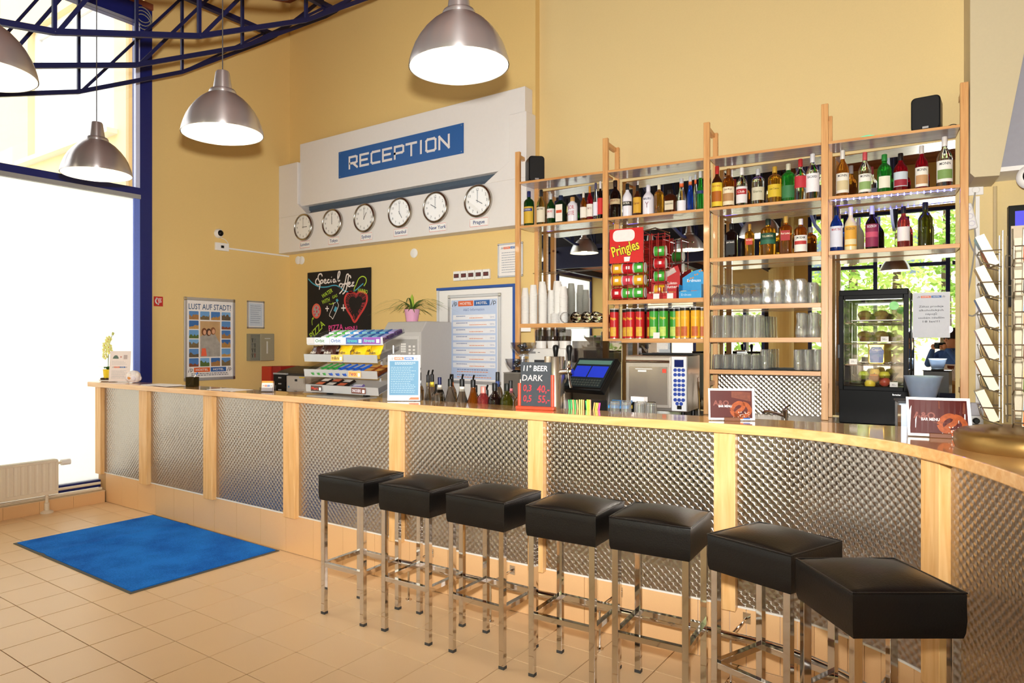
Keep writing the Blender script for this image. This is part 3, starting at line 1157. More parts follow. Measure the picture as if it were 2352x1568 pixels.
mat_t = thing('door_mat', 'blue entrance mat with grey rubber border lying on the tiles by the counter', 'mat', (-5.08, 2.832, 0), R(-0.4))
def mat_mesh(hx, hy, z0, z1):
    mb = MB()
    nx = 36
    ra, rb = [], []
    def dz(x, y):
        c = -0.38 + 0.05 * y
        return 0.008 * math.exp(-((x - c) / 0.03) ** 2) + 0.012 * math.exp(-((x - c) / 0.035) ** 2) * max(0, (-y - 0.35)) 
    rows = []
    for i in range(nx + 1):
        for j in range(9):
            pass
    G = []
    for i in range(nx + 1):
        col = []
        for j in range(9):
            x = -hx + 2 * hx * i / nx; y = -hy + 2 * hy * j / 8
            col.append((mb.pt((x, y, z1 + dz(x, y))), mb.pt((x, y, z0 + dz(x, y) * 0.9))))
        G.append(col)
    for i in range(nx):
        for j in range(8):
            mb.face((G[i][j][0], G[i + 1][j][0], G[i + 1][j + 1][0], G[i][j + 1][0]))
            mb.face((G[i][j + 1][1], G[i + 1][j + 1][1], G[i + 1][j][1], G[i][j][1]))
        mb.face((G[i][0][1], G[i + 1][0][1], G[i + 1][0][0], G[i][0][0]))
        mb.face((G[i + 1][8][1], G[i][8][1], G[i][8][0], G[i + 1][8][0]))
    for j in range(8):
        mb.face((G[0][j + 1][1], G[0][j][1], G[0][j][0], G[0][j + 1][0]))
        mb.face((G[nx][j][1], G[nx][j + 1][1], G[nx][j + 1][0], G[nx][j][0]))
    return mb
obj('rubber_border', mat_mesh(0.885, 0.575, 0.0, 0.005), M('5C5A52', 0.8), mat_t, smooth=True)
obj('carpet', mat_mesh(0.862, 0.555, 0.003, 0.011), carpet_mat(), mat_t, smooth=60)

# ------------------------------------------------------------ radiator and pipes
rd = thing('radiator', 'cream panel radiator on a single foot below the frosted window', 'radiator', (-6.82, 2.0, 0))
CREAM = M('E6D9C3', 0.45, noise=0.03)
pr_ = MB()
nf = 34
y0, y1 = -1.05, 0.955
prof = [(-0.03, y0)]
for i in range(nf):
    a = y0 + (y1 - y0) * i / nf; w = (y1 - y0) / nf
    prof += [(0.018, a + w * 0.12), (0.018, a + w * 0.62), (0.011, a + w * 0.72), (0.011, a + w * 0.92)]
prof += [(0.018, y1), (-0.03, y1)]
obj('front_panel', pr_.prism([(x, yy) for x, yy in prof], 0.2, 0.455), CREAM, rd)
obj('frame_edge', MB().box(-0.06, 0.021, y0 - 0.004, y1 + 0.004, 0.165, 0.2).box(-0.06, 0.021, y0 - 0.004, y1 + 0.004, 0.455, 0.475).box(-0.06, 0.02, y0 - 0.006, y0, 0.2, 0.455).box(-0.06, 0.02, y1, y1 + 0.006, 0.2, 0.455), CREAM, rd, bevel=0.003)
for i in range(60):
    pass
obj('top_grille', MB().box(-0.058, 0.016, y0, y1, 0.475, 0.479), M('C9BDA8', 0.5), rd)
obj('foot', MB().lathe([(0.055, 0), (0.055, 0.012), (0.04, 0.02), (0.022, 0.025), (0.022, 0.09), (0.014, 0.095), (0.014, 0.165)], 20, c=(0.0, 0.866)), CREAM, rd, smooth=True)
vl = obj('valve', MB().tube([(-0.02, y1, 0.44), (-0.02, y1 + 0.06, 0.44)], 0.012, 10), CREAM, rd, smooth=True)
obj('thermostat_head', MB().tube([(-0.02, y1 + 0.045, 0.44), (-0.02, y1 + 0.05, 0.44), (-0.02, y1 + 0.125, 0.44)], 0.027, 14), WHITE, vl, smooth=True)
for zz, lb in ((0.136, 'lower cream heating pipe along the tiled ledge'), (0.185, 'upper cream heating pipe along the tiled ledge')):
    o = obj('heating_pipe', MB().tube([(-6.855 - (zz - .136) * 0.5, -3.9, zz), (-6.855 - (zz - .136) * 0.5, 3.385, zz)], 0.013, 8), CREAM, smooth=True)
    tag(o, lb, 'pipe', 'heating pipes')
# ------------------------------------------------------------ reception bulkhead
HINK = M('1C3F7C', 0.5, noise=0.03)
bh = thing('bulkhead', 'white boxed bulkhead over the reception with a stepped frame', 'bulkhead', (0, 0, 0))
obj('lower_board', MB().box(-7.15, -3.495, 5.79, 5.968, 2.69, 3.14), WHITE_WALL, bh, bevel=0.006)
lpil = MB().prism_y([(-7.15, 3.14), (-6.62, 3.14), (-6.79, 3.28), (-6.79, 3.80), (-7.15, 3.80)], 5.79, 5.968)
obj('pillar', lpil, WHITE_WALL, bh, bevel=0.006)
rpil = MB().prism_y([(-3.98, 3.14), (-3.495, 3.14), (-3.495, 3.77), (-3.69, 3.77), (-3.69, 3.32)], 5.79, 5.968)
obj('pillar', rpil, WHITE_WALL, bh, bevel=0.006)
obj('upper_panel', MB().box(-6.785, -3.53, 5.825, 5.968, 3.25, 4.025), WHITE_WALL, bh, bevel=0.006)
obj('slot_back', MB().box(-6.7, -3.7, 5.90, 5.968, 3.135, 3.26), M('4B5866', 0.7, noise=0.1), bh)
obj('slot_ledge', MB().prism_x([(5.80, 3.14), (5.90, 3.14), (5.90, 3.20)], -6.6, -3.99), M('68788A', 0.6, noise=0.1), bh)

def stroke_word(word, h, w, gap, sw):
    """Squared capital letters drawn as ribbons, returns mesh builder and total width."""
    L = {
        'R': [[(0, 0), (0, 1), (.8, 1), (.97, .93), (.97, .5), (.8, .42), (0.1, .42)], [(.45, .42), (1, 0)]],
        'E': [[(1, 0), (0, 0), (0, 1), (1, 1)], [(0, .5), (.85, .5)]],
        'C': [[(1, 0), (.15, 0), (0, .12), (0, .88), (.15, 1), (1, 1)]],
        'P': [[(0, 0), (0, 1), (.85, 1), (1, .92), (1, .5), (.85, .42), (0, .42)]],
        'T': [[(0.5, 0), (.5, 1)], [(-.05, 1), (1.05, 1)]],
        'I': [[(.5, 0), (.5, 1)]],
        'O': [[(.15, 0), (.85, 0), (1, .12), (1, .88), (.85, 1), (.15, 1), (0, .88), (0, .12), (.15, 0), (.3, 0)]],
        'N': [[(0, 0), (0, 1), (1, 0), (1, 1)]],
    }
    mb = MB()
    x = 0
    seg = 0
    for ch in word:
        lw = w * (0.35 if ch == 'I' else 1)
        ox = x - (w * 0.325 if ch == 'I' else 0)
        for st_ in L[ch]:
            for a, b in zip(st_, st_[1:]):
                p = Vector((ox + a[0] * w, a[1] * h)); q = Vector((ox + b[0] * w, b[1] * h))
                d = (q - p).normalized() * (sw * 0.5)
                mb.ribbon([tuple(p - d), tuple(q + d)], sw, -0.0002 * (seg % 5))
                seg += 1
        x += lw + gap
    return mb, x - gap

sg = thing('reception_sign', 'blue sign with white squared letters reading RECEPTION on the white panel', 'sign', (-5.172, 5.815, 3.497))
obj('plate', MB().box(-0.914, 0.914, 0, 0.008, 0, 0.31), M('1F5BA0', 0.45, noise=0.04), sg, bevel=0.001)
wm, ww = stroke_word('RECEPTION', 0.125, 0.125, 0.052, 0.026)
obj('lettering', wm, M('E8E4E2', 0.5), sg, loc=(-ww / 2, -0.003, 0.093))
for sx in (-0.89, 0.89):
    for zz in (0.02, 0.29):
        obj('screw', MB().tube([(sx, -0.002, zz), (sx, 0.002, zz)], 0.005, 8), STEEL, sg)

# ------------------------------------------------------------ world clocks
CLK_FACE = M('FBFAF6', 0.6, noise=0.01)
CLK_INK = M('202020', 0.5, noise=0.02)
CLK_RIM = M('B8B2A8', 0.22, 1.0, noise=0.04)
def clock(city, x, z, hh, mm):
    t = thing('wall_clock', 'round chrome rimmed wall clock above the %s name plate' % city, 'clock', (x, 5.788, z), 0, 'world time clocks')
    r = 0.165
    rim = MB()
    rim.T = Matrix.Rotation(R(90), 4, 'X')
    rim.lathe([(r - 0.03, 0.0), (r, 0.0), (r + 0.002, 0.02), (r - 0.003, 0.035), (r - 0.014, 0.041), (r - 0.022, 0.036), (r - 0.024, 0.024)], 48, cap=False)
    obj('rim', rim, CLK_RIM, t, smooth=50)
    fc = MB(); fc.disc(0, 0, r - 0.022, -0.022, 48)
    dial = obj('dial', fc, CLK_FACE, t)
    nm = MB()
    for k in range(1, 13):
        a = R(90 - 30 * k)
        add_text(nm, str(k), 0.113 * math.cos(a), 0.113 * math.sin(a) - 0.012, 0.026, -0.0228)
    obj('numerals', nm, CLK_INK, dial)
    tk = MB()
    for k in range(60):
        a = R(6 * k)
        r0 = 0.136
        tk.ribbon([(r0 * math.cos(a), r0 * math.sin(a)), (0.141 * math.cos(a), 0.141 * math.sin(a))], 0.0016, -0.0226)
    obj('minute_marks', tk, CLK_INK, dial)
    for nme, ang, ln, w in (('hour_hand', (hh % 12 + mm / 60) * 30, 0.07, 0.007), ('minute_hand', mm * 6, 0.108, 0.005)):
        a = R(90 - ang)
        obj(nme, MB().bar((-0.018 * math.cos(a), -0.025, -0.018 * math.sin(a)), (ln * math.cos(a), -0.025, ln * math.sin(a)), 0.002, w) if False else MB().ribbon([(-0.018 * math.cos(a), -0.018 * math.sin(a)), (ln * math.cos(a), ln * math.sin(a))], w, -0.0255 - (0.001 if nme[0] == 'm' else 0)), CLK_INK, t)
    gl = MB(); gl.disc(0, 0, r - 0.018, -0.034, 40)
    obj('glass', gl, PANE, t)
def name_plate(city, x, z):
    w = {'London': .19, 'Tokyo': .19, 'Sydney': .19, 'Istanbul': .21, 'New York': .23, 'Prague': .23}[city]
    t = thing('name_plate', 'small white plate with thin red border reading %s' % city, 'sign', (x, 5.781, z), 0, 'clock name plates')
    obj('plate', MB().box(-w / 2, w / 2, 0, 0.006, -0.045, 0.045), M('F4F2EE', 0.3), t)
    b = MB()
    for pts in ([(-w / 2 + .006, -.039), (w / 2 - .006, -.039), (w / 2 - .006, .039), (-w / 2 + .006, .039), (-w / 2 + .006, -.039)],):
        b.ribbon(pts, 0.004, -0.001)
    obj('border', b, M('D9624A', 0.5), t)
    letters(t, city, 0, -0.016, 0.036, M('24427E', 0.5), y=-0.0015, bold=0.012)
for city, x, xp, hh, mm in (('London', -6.654, -6.641, 3, 0), ('Tokyo', -6.147, -6.133, 12, 0), ('Sydney', -5.618, -5.599, 1, 0), ('Istanbul', -5.084, -5.08, 5, 0), ('New York', -4.586, -4.567, 10, 0), ('Prague', -4.046, -4.039, 4, 0)):
    clock(city, x, 2.973, hh, mm if city != 'Prague' else 58 - 58)
    name_plate(city, xp, 2.762)

# ------------------------------------------------------------ chalkboard menu
bb = thing('chalkboard', 'black special offer board with bright hand lettering on the reception wall', 'sign', (-6.784, 5.955, 1.545))
obj('board', MB().box(0, 1.087, -0.008, 0.012, 0, 0.89), M('1A1613', 0.75, noise=0.15, scale=25), bb)
def bp_(u, v):   # board coordinates from a 1190 x 1330 sketch grid, origin top left
    return (u / 1190 * 1.087, 0.89 - v / 1330 * 0.89)
def chalk(parent, name, strokes, w, col):
    mb = MB()
    for si_, s_ in enumerate(strokes):
        pts = [bp_(*p) for p in s_]
        if len(pts) > 2:
            pts = smooth_line(pts, 5)
        mb.ribbon(pts, w, -0.0095 - 0.00012 * (si_ % 9))
    return obj(name, mb, M(col, 0.8, noise=0.08, scale=60), parent)
CW, CG, CB_, CR_, CP = 'EFE6E0', 'B7D83B', '4FA9C4', 'D6403C', 'EE4F9C'
chalk(bb, 'blue_swash', [[(20, 115), (90, 190), (170, 245), (270, 285), (400, 290), (500, 272), (580, 280), (660, 330), (740, 390), (850, 415), (930, 385), (1000, 330), (1070, 275)]], 0.014, CB_)
chalk(bb, 'lettering', [
    [(300, 90), (280, 45), (235, 50), (215, 110), (235, 160), (255, 210), (220, 240), (175, 215), (170, 160), (200, 120)],           # S
    [(268, 165), (255, 250), (240, 330)], [(266, 175), (295, 155), (312, 185), (295, 215), (268, 215)],                               # p
    [(330, 190), (370, 175), (362, 150), (338, 165), (335, 205), (370, 222), (395, 205)],                                             # e
    [(440, 165), (415, 160), (400, 190), (420, 218), (450, 205)],                                                                     # c
    [(470, 160), (468, 195), (485, 215)], [(478, 118), (486, 122)],                                                                   # i
    [(550, 165), (520, 165), (512, 200), (535, 215), (555, 180), (556, 200), (575, 214)],                                             # a
    [(595, 190), (635, 90), (640, 35), (615, 40), (600, 130), (610, 195), (645, 190)],                                                # l
    [(660, 245), (630, 270), (640, 310), (675, 310), (690, 270), (665, 245)],                                                         # o
    [(810, 130), (795, 90), (765, 105), (745, 200), (700, 350), (630, 430)], [(700, 265), (770, 250)],                                # f
    [(845, 165), (830, 120), (800, 140), (785, 240), (750, 380), (690, 440)], [(750, 270), (810, 255)],                               # f
    [(790, 280), (830, 260), (825, 235), (798, 250), (795, 300), (825, 312), (850, 295)],                                             # e
    [(865, 250), (900, 240), (872, 275), (860, 305), (910, 300)],                                                                     # r
], 0.017, CW)
for s_, u, v, hgt, ang, col, wd in (('WATER', 405, 405, .05, 22, CG, .2), ('WITH', 375, 545, .05, 14, CG, .14), ('GAS', 548, 470, .036, 16, CG, .09), ('PIZZA', 225, 1060, .085, 36, CG, .30), ('PIZZA', 565, 1040, .07, 4, CP, .25), ('MENU', 850, 1060, .05, 4, CP, .2), ('HARIBO', 1055, 405, .045, -12, CG, .16)):
    x_, z_ = bp_(u, v)
    mb = MB(); add_text(mb, s_, x_, z_ - hgt / 2, hgt, -0.0096, width=wd, rot=R(ang), bold=0.01)
    obj('lettering', mb, M(col, 0.8, noise=0.08, scale=60), bb)
pz = MB()
c0 = bp_(183, 725)
pz.disc(c0[0], c0[1], 0.083, -0.0092, 24, 0.094)
obj('pizza_drawing', pz, M('E0664E', 0.8), bb)
pz = MB(); pz.disc(c0[0], c0[1], 0.058, -0.0096, 20, 0.07)
obj('pizza_topping', pz, M('A7A39A', 0.8), bb)
pz = MB()
for du, dv, rr in ((0, -60, .019), (55, -30, .014), (-45, 5, .013), (8, 10, .017), (-30, 60, .015), (40, 60, .013)):
    q = bp_(183 + du, 725 + dv); pz.disc(q[0], q[1], rr, -0.01, 12)
obj('pizza_salami', pz, M('D14A5C', 0.8), bb)
chalk(bb, 'arrow', [[(100, 985), (95, 900), (120, 845)], [(95, 870), (120, 845), (125, 880)]], 0.009, CG)
chalk(bb, 'arrow', [[(430, 600), (470, 610), (520, 595)], [(500, 580), (520, 595), (502, 612)]], 0.008, CG)
chalk(bb, 'plus_sign', [[(395, 640), (398, 740)], [(360, 685), (430, 690)]], 0.014, CW)
chalk(bb, 'plus_sign', [[(705, 625), (708, 745)], [(665, 690), (750, 692)]], 0.016, CW)
chalk(bb, 'bottle_drawing', [[(560, 585), (525, 600), (505, 660), (440, 800), (450, 830), (480, 850), (500, 880), (520, 850), (610, 660), (600, 600), (585, 570)]], 0.008, CW)
chalk(bb, 'bottle_cap', [[(570, 560), (590, 545), (600, 530)]], 0.035, CB_)
chalk(bb, 'bottle_label', [[(535, 690), (575, 720)]], 0.06, CB_)
hp = [(920, 440), (860, 415), (790, 430), (740, 500), (735, 600), (775, 720), (850, 840), (915, 945), (1000, 830), (1080, 710), (1130, 590), (1130, 490), (1080, 430), (1000, 420), (940, 470), (920, 440)]
chalk(bb, 'heart_drawing', [hp], 0.028, CR_)
hh_ = []
rr_ = random.Random(3)
for k in range(70):
    t_ = rr_.random()
    i_ = rr_.randrange(len(hp) - 1)
    a_, b_ = hp[i_], hp[i_ + 1]
    p_ = (a_[0] + (b_[0] - a_[0]) * t_, a_[1] + (b_[1] - a_[1]) * t_)
    q_ = (p_[0] + (925 - p_[0]) * .38, p_[1] + (640 - p_[1]) * .33)
    hh_.append([p_, q_])
chalk(bb, 'heart_hatching', hh_, 0.006, '93343A')
chalk(bb, 'heart_stalk', [[(915, 430), (905, 360), (940, 290), (985, 190), (1050, 150), (1110, 180), (1120, 250), (1080, 320)]], 0.012, CG)

# ------------------------------------------------------------ framed notices
def snap_frame(t, w, h, fw=0.03, th=0.018, fm=None):
    """Aluminium snap frame, origin lower left, facing -Y."""
    fm = fm or SILVER
    for (x0, x1, z0, z1) in ((0, w, 0, fw), (0, w, h - fw, h), (0, fw, fw, h - fw), (w - fw, w, fw, h - fw)):
        obj('frame_bar', MB().box(x0, x1, -th, 0, z0, z1), fm, t, bevel=0.005)
    for cx in (0, w - fw):
        for cz in (0, h - fw):
            obj('frame_corner', MB().box(cx - 0.001, cx + fw + 0.001, -th - 0.001, 0, cz - 0.001, cz + fw + 0.001), STEEL, t, bevel=0.006)
    return obj('sheet', MB().box(fw * 0.5, w - fw * 0.5, -th * 0.5, -0.001, fw * 0.5, h - fw * 0.5), PAPER, t), -th * 0.5 - 0.0008

ORANGE = M('E2632B', 0.5, noise=0.03)
LBLUE = M('2F63A8', 0.5, noise=0.03)
INKG = M('8790A0', 0.6)
INKB = M('6D83B5', 0.6)
INKO = M('E79A72', 0.6)
def logo_bar(parent, x, z, w, h, y):
    """The orange HOSTEL / blue HOTEL lozenges between two small emblems."""
    e = h * 1.15
    bw = (w - 2 * e - h * 0.7) / 2
    xo = x - w / 2 + e + h * 0.25
    o1 = obj('hostel_lozenge', MB().box(xo, xo + bw, y - 0.0006, y, z, z + h), ORANGE, parent)
    letters(o1, 'HOSTEL', xo + bw / 2, z + h * 0.28, h * 0.46, WHITE, y=y - 0.0012, width=bw * 0.78, bold=0.015)
    o2 = obj('hotel_lozenge', MB().box(xo + bw + h * 0.2, xo + 2 * bw + h * 0.2, y - 0.0006, y, z, z + h), LBLUE, parent)
    letters(o2, 'HOTEL', xo + bw * 1.5 + h * 0.2, z + h * 0.28, h * 0.46, WHITE, y=y - 0.0012, width=bw * 0.7, bold=0.015)
    mb = MB()
    for ex in (x - w / 2, x + w / 2 - e):
        mb.ribbon([(ex, z), (ex + e * 0.42, z + h), (ex + e * 0.55, z)], h * 0.14, y - 0.0005)
        ring = [(ex + e * 0.72 + h * 0.26 * math.cos(t_ * math.pi / 5), z + h * 0.5 + h * 0.26 * math.sin(t_ * math.pi / 5)) for t_ in range(11)]
        mb.ribbon(ring, h * 0.12, y - 0.0005)
    obj('emblem', mb, M('3A3A42', 0.5), parent)
def text_lines(parent, x0, x1, z0, z1, n, mat, y, seed=1, th=None):
    """Small print too fine to read: short dashes like words, line by line."""
    rnd = random.Random(seed)
    mb = MB()
    dz = (z1 - z0) / n
    for i in range(n):
        z = z1 - dz * (i + 0.6)
        x = x0
        end = x1 - rnd.uniform(0, 0.25) * (x1 - x0)
        while x < end:
            w = rnd.uniform(0.02, 0.07) * (x1 - x0) + 0.004
            mb.rect(x, min(x + w, end), z, z + (th or dz * 0.42), y)
            x += w + 0.012 * (x1 - x0) + 0.002
    return obj('small_print', mb, mat, parent)

# city poster on the left wall
po = thing('city_poster', 'framed city poster headed LUST AUF STADT with small city photos', 'poster', (-7.149, 4.452, 1.122), R(90))
sh, y_ = snap_frame(po, 0.675, 0.95, 0.035)
letters(sh, 'LUST AUF STADT?', 0.3375, 0.815, 0.062, M('2F5580', 0.5), y=y_ - .001, width=0.56, bold=0.01)
rnd = random.Random(5)
sky_c = ['5D8FC9', '6FA3D8', '4A7DBE', '7FB0DD', '3F6FAE']
lnd_c = ['A87B4A', '7C6A4A', 'B98A4C', '6A5A44', 'C69A5A', '8E4F35', '59703A']
def city_photo(x, z, w, h, i):
    o = obj('city_photo', MB().rrect(x, x + w, z, z + h, 0.008, y_ - 0.001, y_), M(sky_c[i % 5], 0.5, noise=0.12, scale=12), sh)
    mb = MB()
    hz = h * rnd.uniform(0.25, 0.5)
    n = 7
    pts = [(x, z)] + [(x + w, z)]
    for k in range(n, -1, -1):
        pts.append((x + w * k / n, z + hz * rnd.uniform(0.75, 1.6)))
    mb.poly([(p[0], y_ - 0.0018, p[1]) for p in pts])
    obj('skyline', mb, M(lnd_c[i % 7], 0.6, noise=0.3, scale=60), o)
k = 0
cw, chh = 0.122, 0.096
xs_ = [0.062, 0.204, 0.346, 0.488]
zs_ = [0.697, 0.59, 0.483, 0.376, 0.269, 0.162]
for r_ in range(6):
    for c_ in range(4):
        if r_ in (1, 2, 3, 4) and c_ in (1, 2):
            continue
        city_photo(xs_[c_], zs_[r_], cw, chh, k)
        k += 1
big = obj('main_photo', MB().box(0.204, 0.468, y_ - 0.001, y_, 0.272, 0.682), M('C7A273', 0.6, noise=0.25, scale=9), sh)
mb = MB()
mb.poly([(0.204, y_ - .0018, 0.272), (0.468, y_ - .0018, 0.272), (0.468, y_ - .0018, 0.42), (0.4, y_ - .0018, 0.53), (0.3, y_ - .0018, 0.56), (0.204, y_ - .0018, 0.5)])
obj('coats', mb, M('A8A39A', 0.7, noise=0.35, scale=20), big)
for cx, cz, col in ((0.255, 0.56, '7A4A2C'), (0.315, 0.555, '54392A'), (0.372, 0.57, '8A5A38')):
    mb = MB(); mb.disc(cx, cz, 0.034, y_ - .0022, 16, 0.044)
    hr = obj('hair', mb, M(col, 0.7), big)
    mb = MB(); mb.disc(cx + 0.006, cz - 0.006, 0.021, y_ - .0028, 14, 0.028)
    obj('face', mb, M('D9A582', 0.6), hr)
mb = MB(); mb.poly([(0.215, y_ - .0024, 0.28), (0.29, y_ - .0024, 0.28), (0.275, y_ - .0024, 0.37), (0.225, y_ - .0024, 0.37)])
obj('shopping_bag', mb, M('EE6A4A', 0.6), big)
logo_bar(sh, 0.3375, 0.098, 0.57, 0.052, y_)
text_lines(sh, 0.09, 0.6, 0.05, 0.088, 2, M('5A5A66', 0.6), y_ - .001, 3)

ce = thing('framed_certificate', 'small silver framed certificate above the key box', 'picture', (-7.149, 5.3, 1.73), R(90))
sh2, y2 = snap_frame(ce, 0.26, 0.34, 0.02, 0.014)
obj('tint', MB().box(0.03, 0.23, y2 - .0006, y2, 0.03, 0.31), M('C9D3DE', 0.5), sh2)
text_lines(sh2, 0.05, 0.21, 0.06, 0.29, 9, M('6F7F96', 0.6), y2 - .002, 8, 0.006)
kb = thing('key_box', 'open grey metal key cabinet with keys on the left wall', 'box', (-7.15, 5.3, 1.335), R(90))
obj('case', MB().box(0, 0.3, -0.01, 0, 0, 0.33).box(0, 0.012, -0.07, -0.01, 0, 0.33).box(0.288, 0.3, -0.07, -0.01, 0, 0.33).box(0.012, 0.288, -0.07, -0.01, 0, 0.012).box(0.012, 0.288, -0.07, -0.01, 0.318, 0.33), M('8F8B78', 0.5), kb)
dr = obj('door', MB().box(0, 0.2, -0.02, 0, 0, 0.335), M('9A9279', 0.45, noise=0.05), kb, bevel=0.008, loc=(0.135, -0.075, -0.002), rot=(0, 0, R(-6)))
obj('label_strip', MB().box(0.085, 0.105, -0.0215, -0.02, 0.09, 0.24).box(0.06, 0.14, -0.0215, -0.02, 0.27, 0.28), M('C8C6BC', 0.5), dr)
rnd = random.Random(11)
for i in range(12):
    x_ = 0.03 + (i % 3) * 0.035; z_ = 0.06 + (i // 3) * 0.062
    ko = obj('key', MB().tube([(x_ + 0.01 * math.cos(a * math.pi / 3), -0.03, z_ + 0.02 + 0.01 * math.sin(a * math.pi / 3)) for a in range(6)], 0.0025, 5, closed=True).box(x_ - 0.003, x_ + 0.003, -0.032, -0.028, z_ - 0.02, z_ + 0.012), M(rnd.choice(['B08A3C', '8A8A8A', '2E4FA0', 'A03A2E', '3A3A3A']), 0.4, 0.4), kb)
fs = thing('fire_sign', 'small red fire telephone sign on the left wall', 'sign', (-7.149, 4.096, 1.952), R(90))
obj('plate', MB().box(0, 0.106, -0.003, 0, 0, 0.106), M('C22A26', 0.4), fs)
fm_ = MB()
fm_.ribbon(smooth_line([(0.03, 0.085), (0.02, 0.06), (0.026, 0.038), (0.048, 0.022)], 5), 0.013, -0.0036)
fm_.disc(0.034, 0.084, 0.01, -0.0036, 10).disc(0.05, 0.024, 0.01, -0.0036, 10)
for dx in (0, 0.014, 0.028):
    fm_.ribbon(smooth_line([(0.05 + dx, 0.03 + dx * .4), (0.058 + dx, 0.05), (0.05 + dx, 0.065), (0.058 + dx, 0.09)], 4), 0.006, -0.0036)
obj('pictogram', fm_, WHITE, fs)
# dome camera and junction box on the left wall
def dome(name, label, loc, rz, r=0.055):
    t = thing(name, label, 'camera', loc, rz)
    m1 = MB(); m1.T = Matrix.Rotation(R(90), 4, 'X')
    m1.lathe([(r, 0), (r, 0.012), (r * .93, 0.03), (r * .72, 0.05), (r * .66, 0.05)], 28, cap=False)
    obj('housing', m1, WHITE, t, smooth=50)
    m1 = MB(); m1.T = Matrix.Rotation(R(90), 4, 'X')
    m1.lathe([(r * .68, 0.046), (r * .6, 0.06), (r * .4, 0.072), (0, 0.078)], 24, cap=False)
    obj('lens_dome', m1, BLACK, t, smooth=60)
    return t
dome('dome_camera', 'small white dome camera high on the left wall', (-7.149, 4.9, 2.835), R(90))
jb = thing('junction_box', 'white cable junction box under the dome camera', 'box', (-7.149, 4.94, 2.682), R(90))
obj('cover', MB().box(-0.09, 0.09, -0.03, 0, -0.045, 0.045), WHITE, jb, bevel=0.004)
obj('window', MB().box(-0.02, 0.02, -0.032, -0.03, -0.015, 0.015), BLACK, jb)
o = obj('cable_duct', MB().prism_x([(5.03, 2.665), (5.95, 2.66), (5.95, 2.678), (5.03, 2.683)], -7.149, -7.137), WHITE)
tag(o, 'thin white cable duct running from the junction box to the corner', 'duct')
o = obj('camera_cable', MB().tube(smooth_line([(-7.14, 4.93, 2.79), (-7.138, 4.99, 2.77), (-7.138, 5.03, 2.73), (-7.138, 5.02, 2.69)], 5), 0.004, 6), WHITE, smooth=True)
tag(o, 'short white cable between dome camera and junction box', 'cable')
# round vents and the row of room displays
for x_, z_, lb in ((-5.046, 2.549, 'white round wall cap above the plant'), (-6.985, 2.61, 'left one of the paired white round caps by the corner'), (-6.915, 2.604, 'right one of the paired white round caps by the corner')):
    m1 = MB(); m1.T = Matrix.Translation((x_, 5.969, z_)) @ Matrix.Rotation(R(90), 4, 'X')
    m1.lathe([(0.052, 0), (0.052, 0.006), (0.045, 0.011), (0, 0.012)], 24)
    tag(obj('round_vent', m1, WHITE, smooth=50), lb, 'cap', 'round wall caps')
for i, lb in enumerate(('leftmost', 'second', 'middle', 'fourth', 'rightmost')):
    t = thing('wall_display', '%s of five small white displays in a row above the door' % lb, 'display', (-4.44 + i * 0.094, 5.969, 2.258), 0, 'row of small wall displays')
    obj('case', MB().box(-0.043, 0.043, -0.03, 0, -0.05, 0.05), WHITE, t, bevel=0.005)
    sc_ = obj('screen', MB().box(-0.032, 0.032, -0.0315, -0.03, -0.02, 0.022), M('3A1410', 0.25), t)
    mb = MB()
    for k in range(3):
        mb.rect(-0.024 + k * .018, -0.014 + k * .018, -0.014, 0.015, -0.032)
    obj('digits', mb, M('6E1E1A', 0.4, emit=0.15), sc_)

# white door with a blue frame and the framed price list on it
d1 = win_group('door_1')
obj('door_leaf', MB().box(-4.66, -3.73, 5.925, 5.965, 0.01, 2.11), WHITE, d1, bevel=0.003)
obj('door_frame', MB().box(-3.728, -3.685, 5.915, 5.969, 0.0, 2.14).box(-4.69, -3.728, 5.915, 5.969, 2.113, 2.14), M('1F4F9E', 0.45), d1)
obj('door_jamb', MB().box(-4.69, -4.665, 5.92, 5.969, 0.0, 2.113), M('DAD8D4', 0.5), d1)
obj('door_hinge', MB().tube([(-4.672, 5.91, 1.55), (-4.672, 5.91, 1.68)], 0.011, 10), BLACK, d1, smooth=True)
il = thing('price_list', 'tall silver framed hostel price list hanging on the white door', 'poster', (-4.53, 5.924, 1.13))
sh3, y3 = snap_frame(il, 0.665, 0.925, 0.032)
obj('pale_ground', MB().box(0.045, 0.62, y3 - .0004, y3, 0.05, 0.87), M('C3D3EE', 0.6, noise=0.06, scale=7), sh3)
y3 -= 0.0006
logo_bar(sh3, 0.3325, 0.805, 0.55, 0.055, y3)
letters(sh3, 'A&O Information', 0.3325, 0.755, 0.026, INKB, y=y3 - .001, bold=0.005)
for i in range(8):
    z_ = 0.665 - i * 0.071
    rw = obj('price_row', MB().box(0.065, 0.6, y3 - .0004, y3, z_, z_ + 0.05), M('F1F2F6', 0.6), sh3)
    text_lines(rw, 0.11, 0.26, z_ + 0.024, z_ + 0.045, 1, INKB, y3 - .0012, i)
    text_lines(rw, 0.28, 0.5, z_ + 0.004, z_ + 0.024, 1, INKO, y3 - .0012, i + 20)
    letters(rw, '120 Kc', 0.59, z_ + 0.015, 0.014, INKB, y=y3 - .0012, align='r')
for i, mt in enumerate((INKB, INKO, INKB, INKO)):
    text_lines(sh3, 0.12, 0.56, 0.135 - i * 0.022 - (0.012 if i > 1 else 0), 0.155 - i * 0.022 - (0.012 if i > 1 else 0), 1, mt, y3 - .001, 40 + i)
dn = thing('framed_notice', 'silver framed notice partly hidden by the first shelf post', 'picture', (-3.935, 5.969, 2.21))
sh4, y4 = snap_frame(dn, 0.3, 0.345, 0.018, 0.012)
logo_bar(sh4, 0.15, 0.285, 0.22, 0.022, y4)
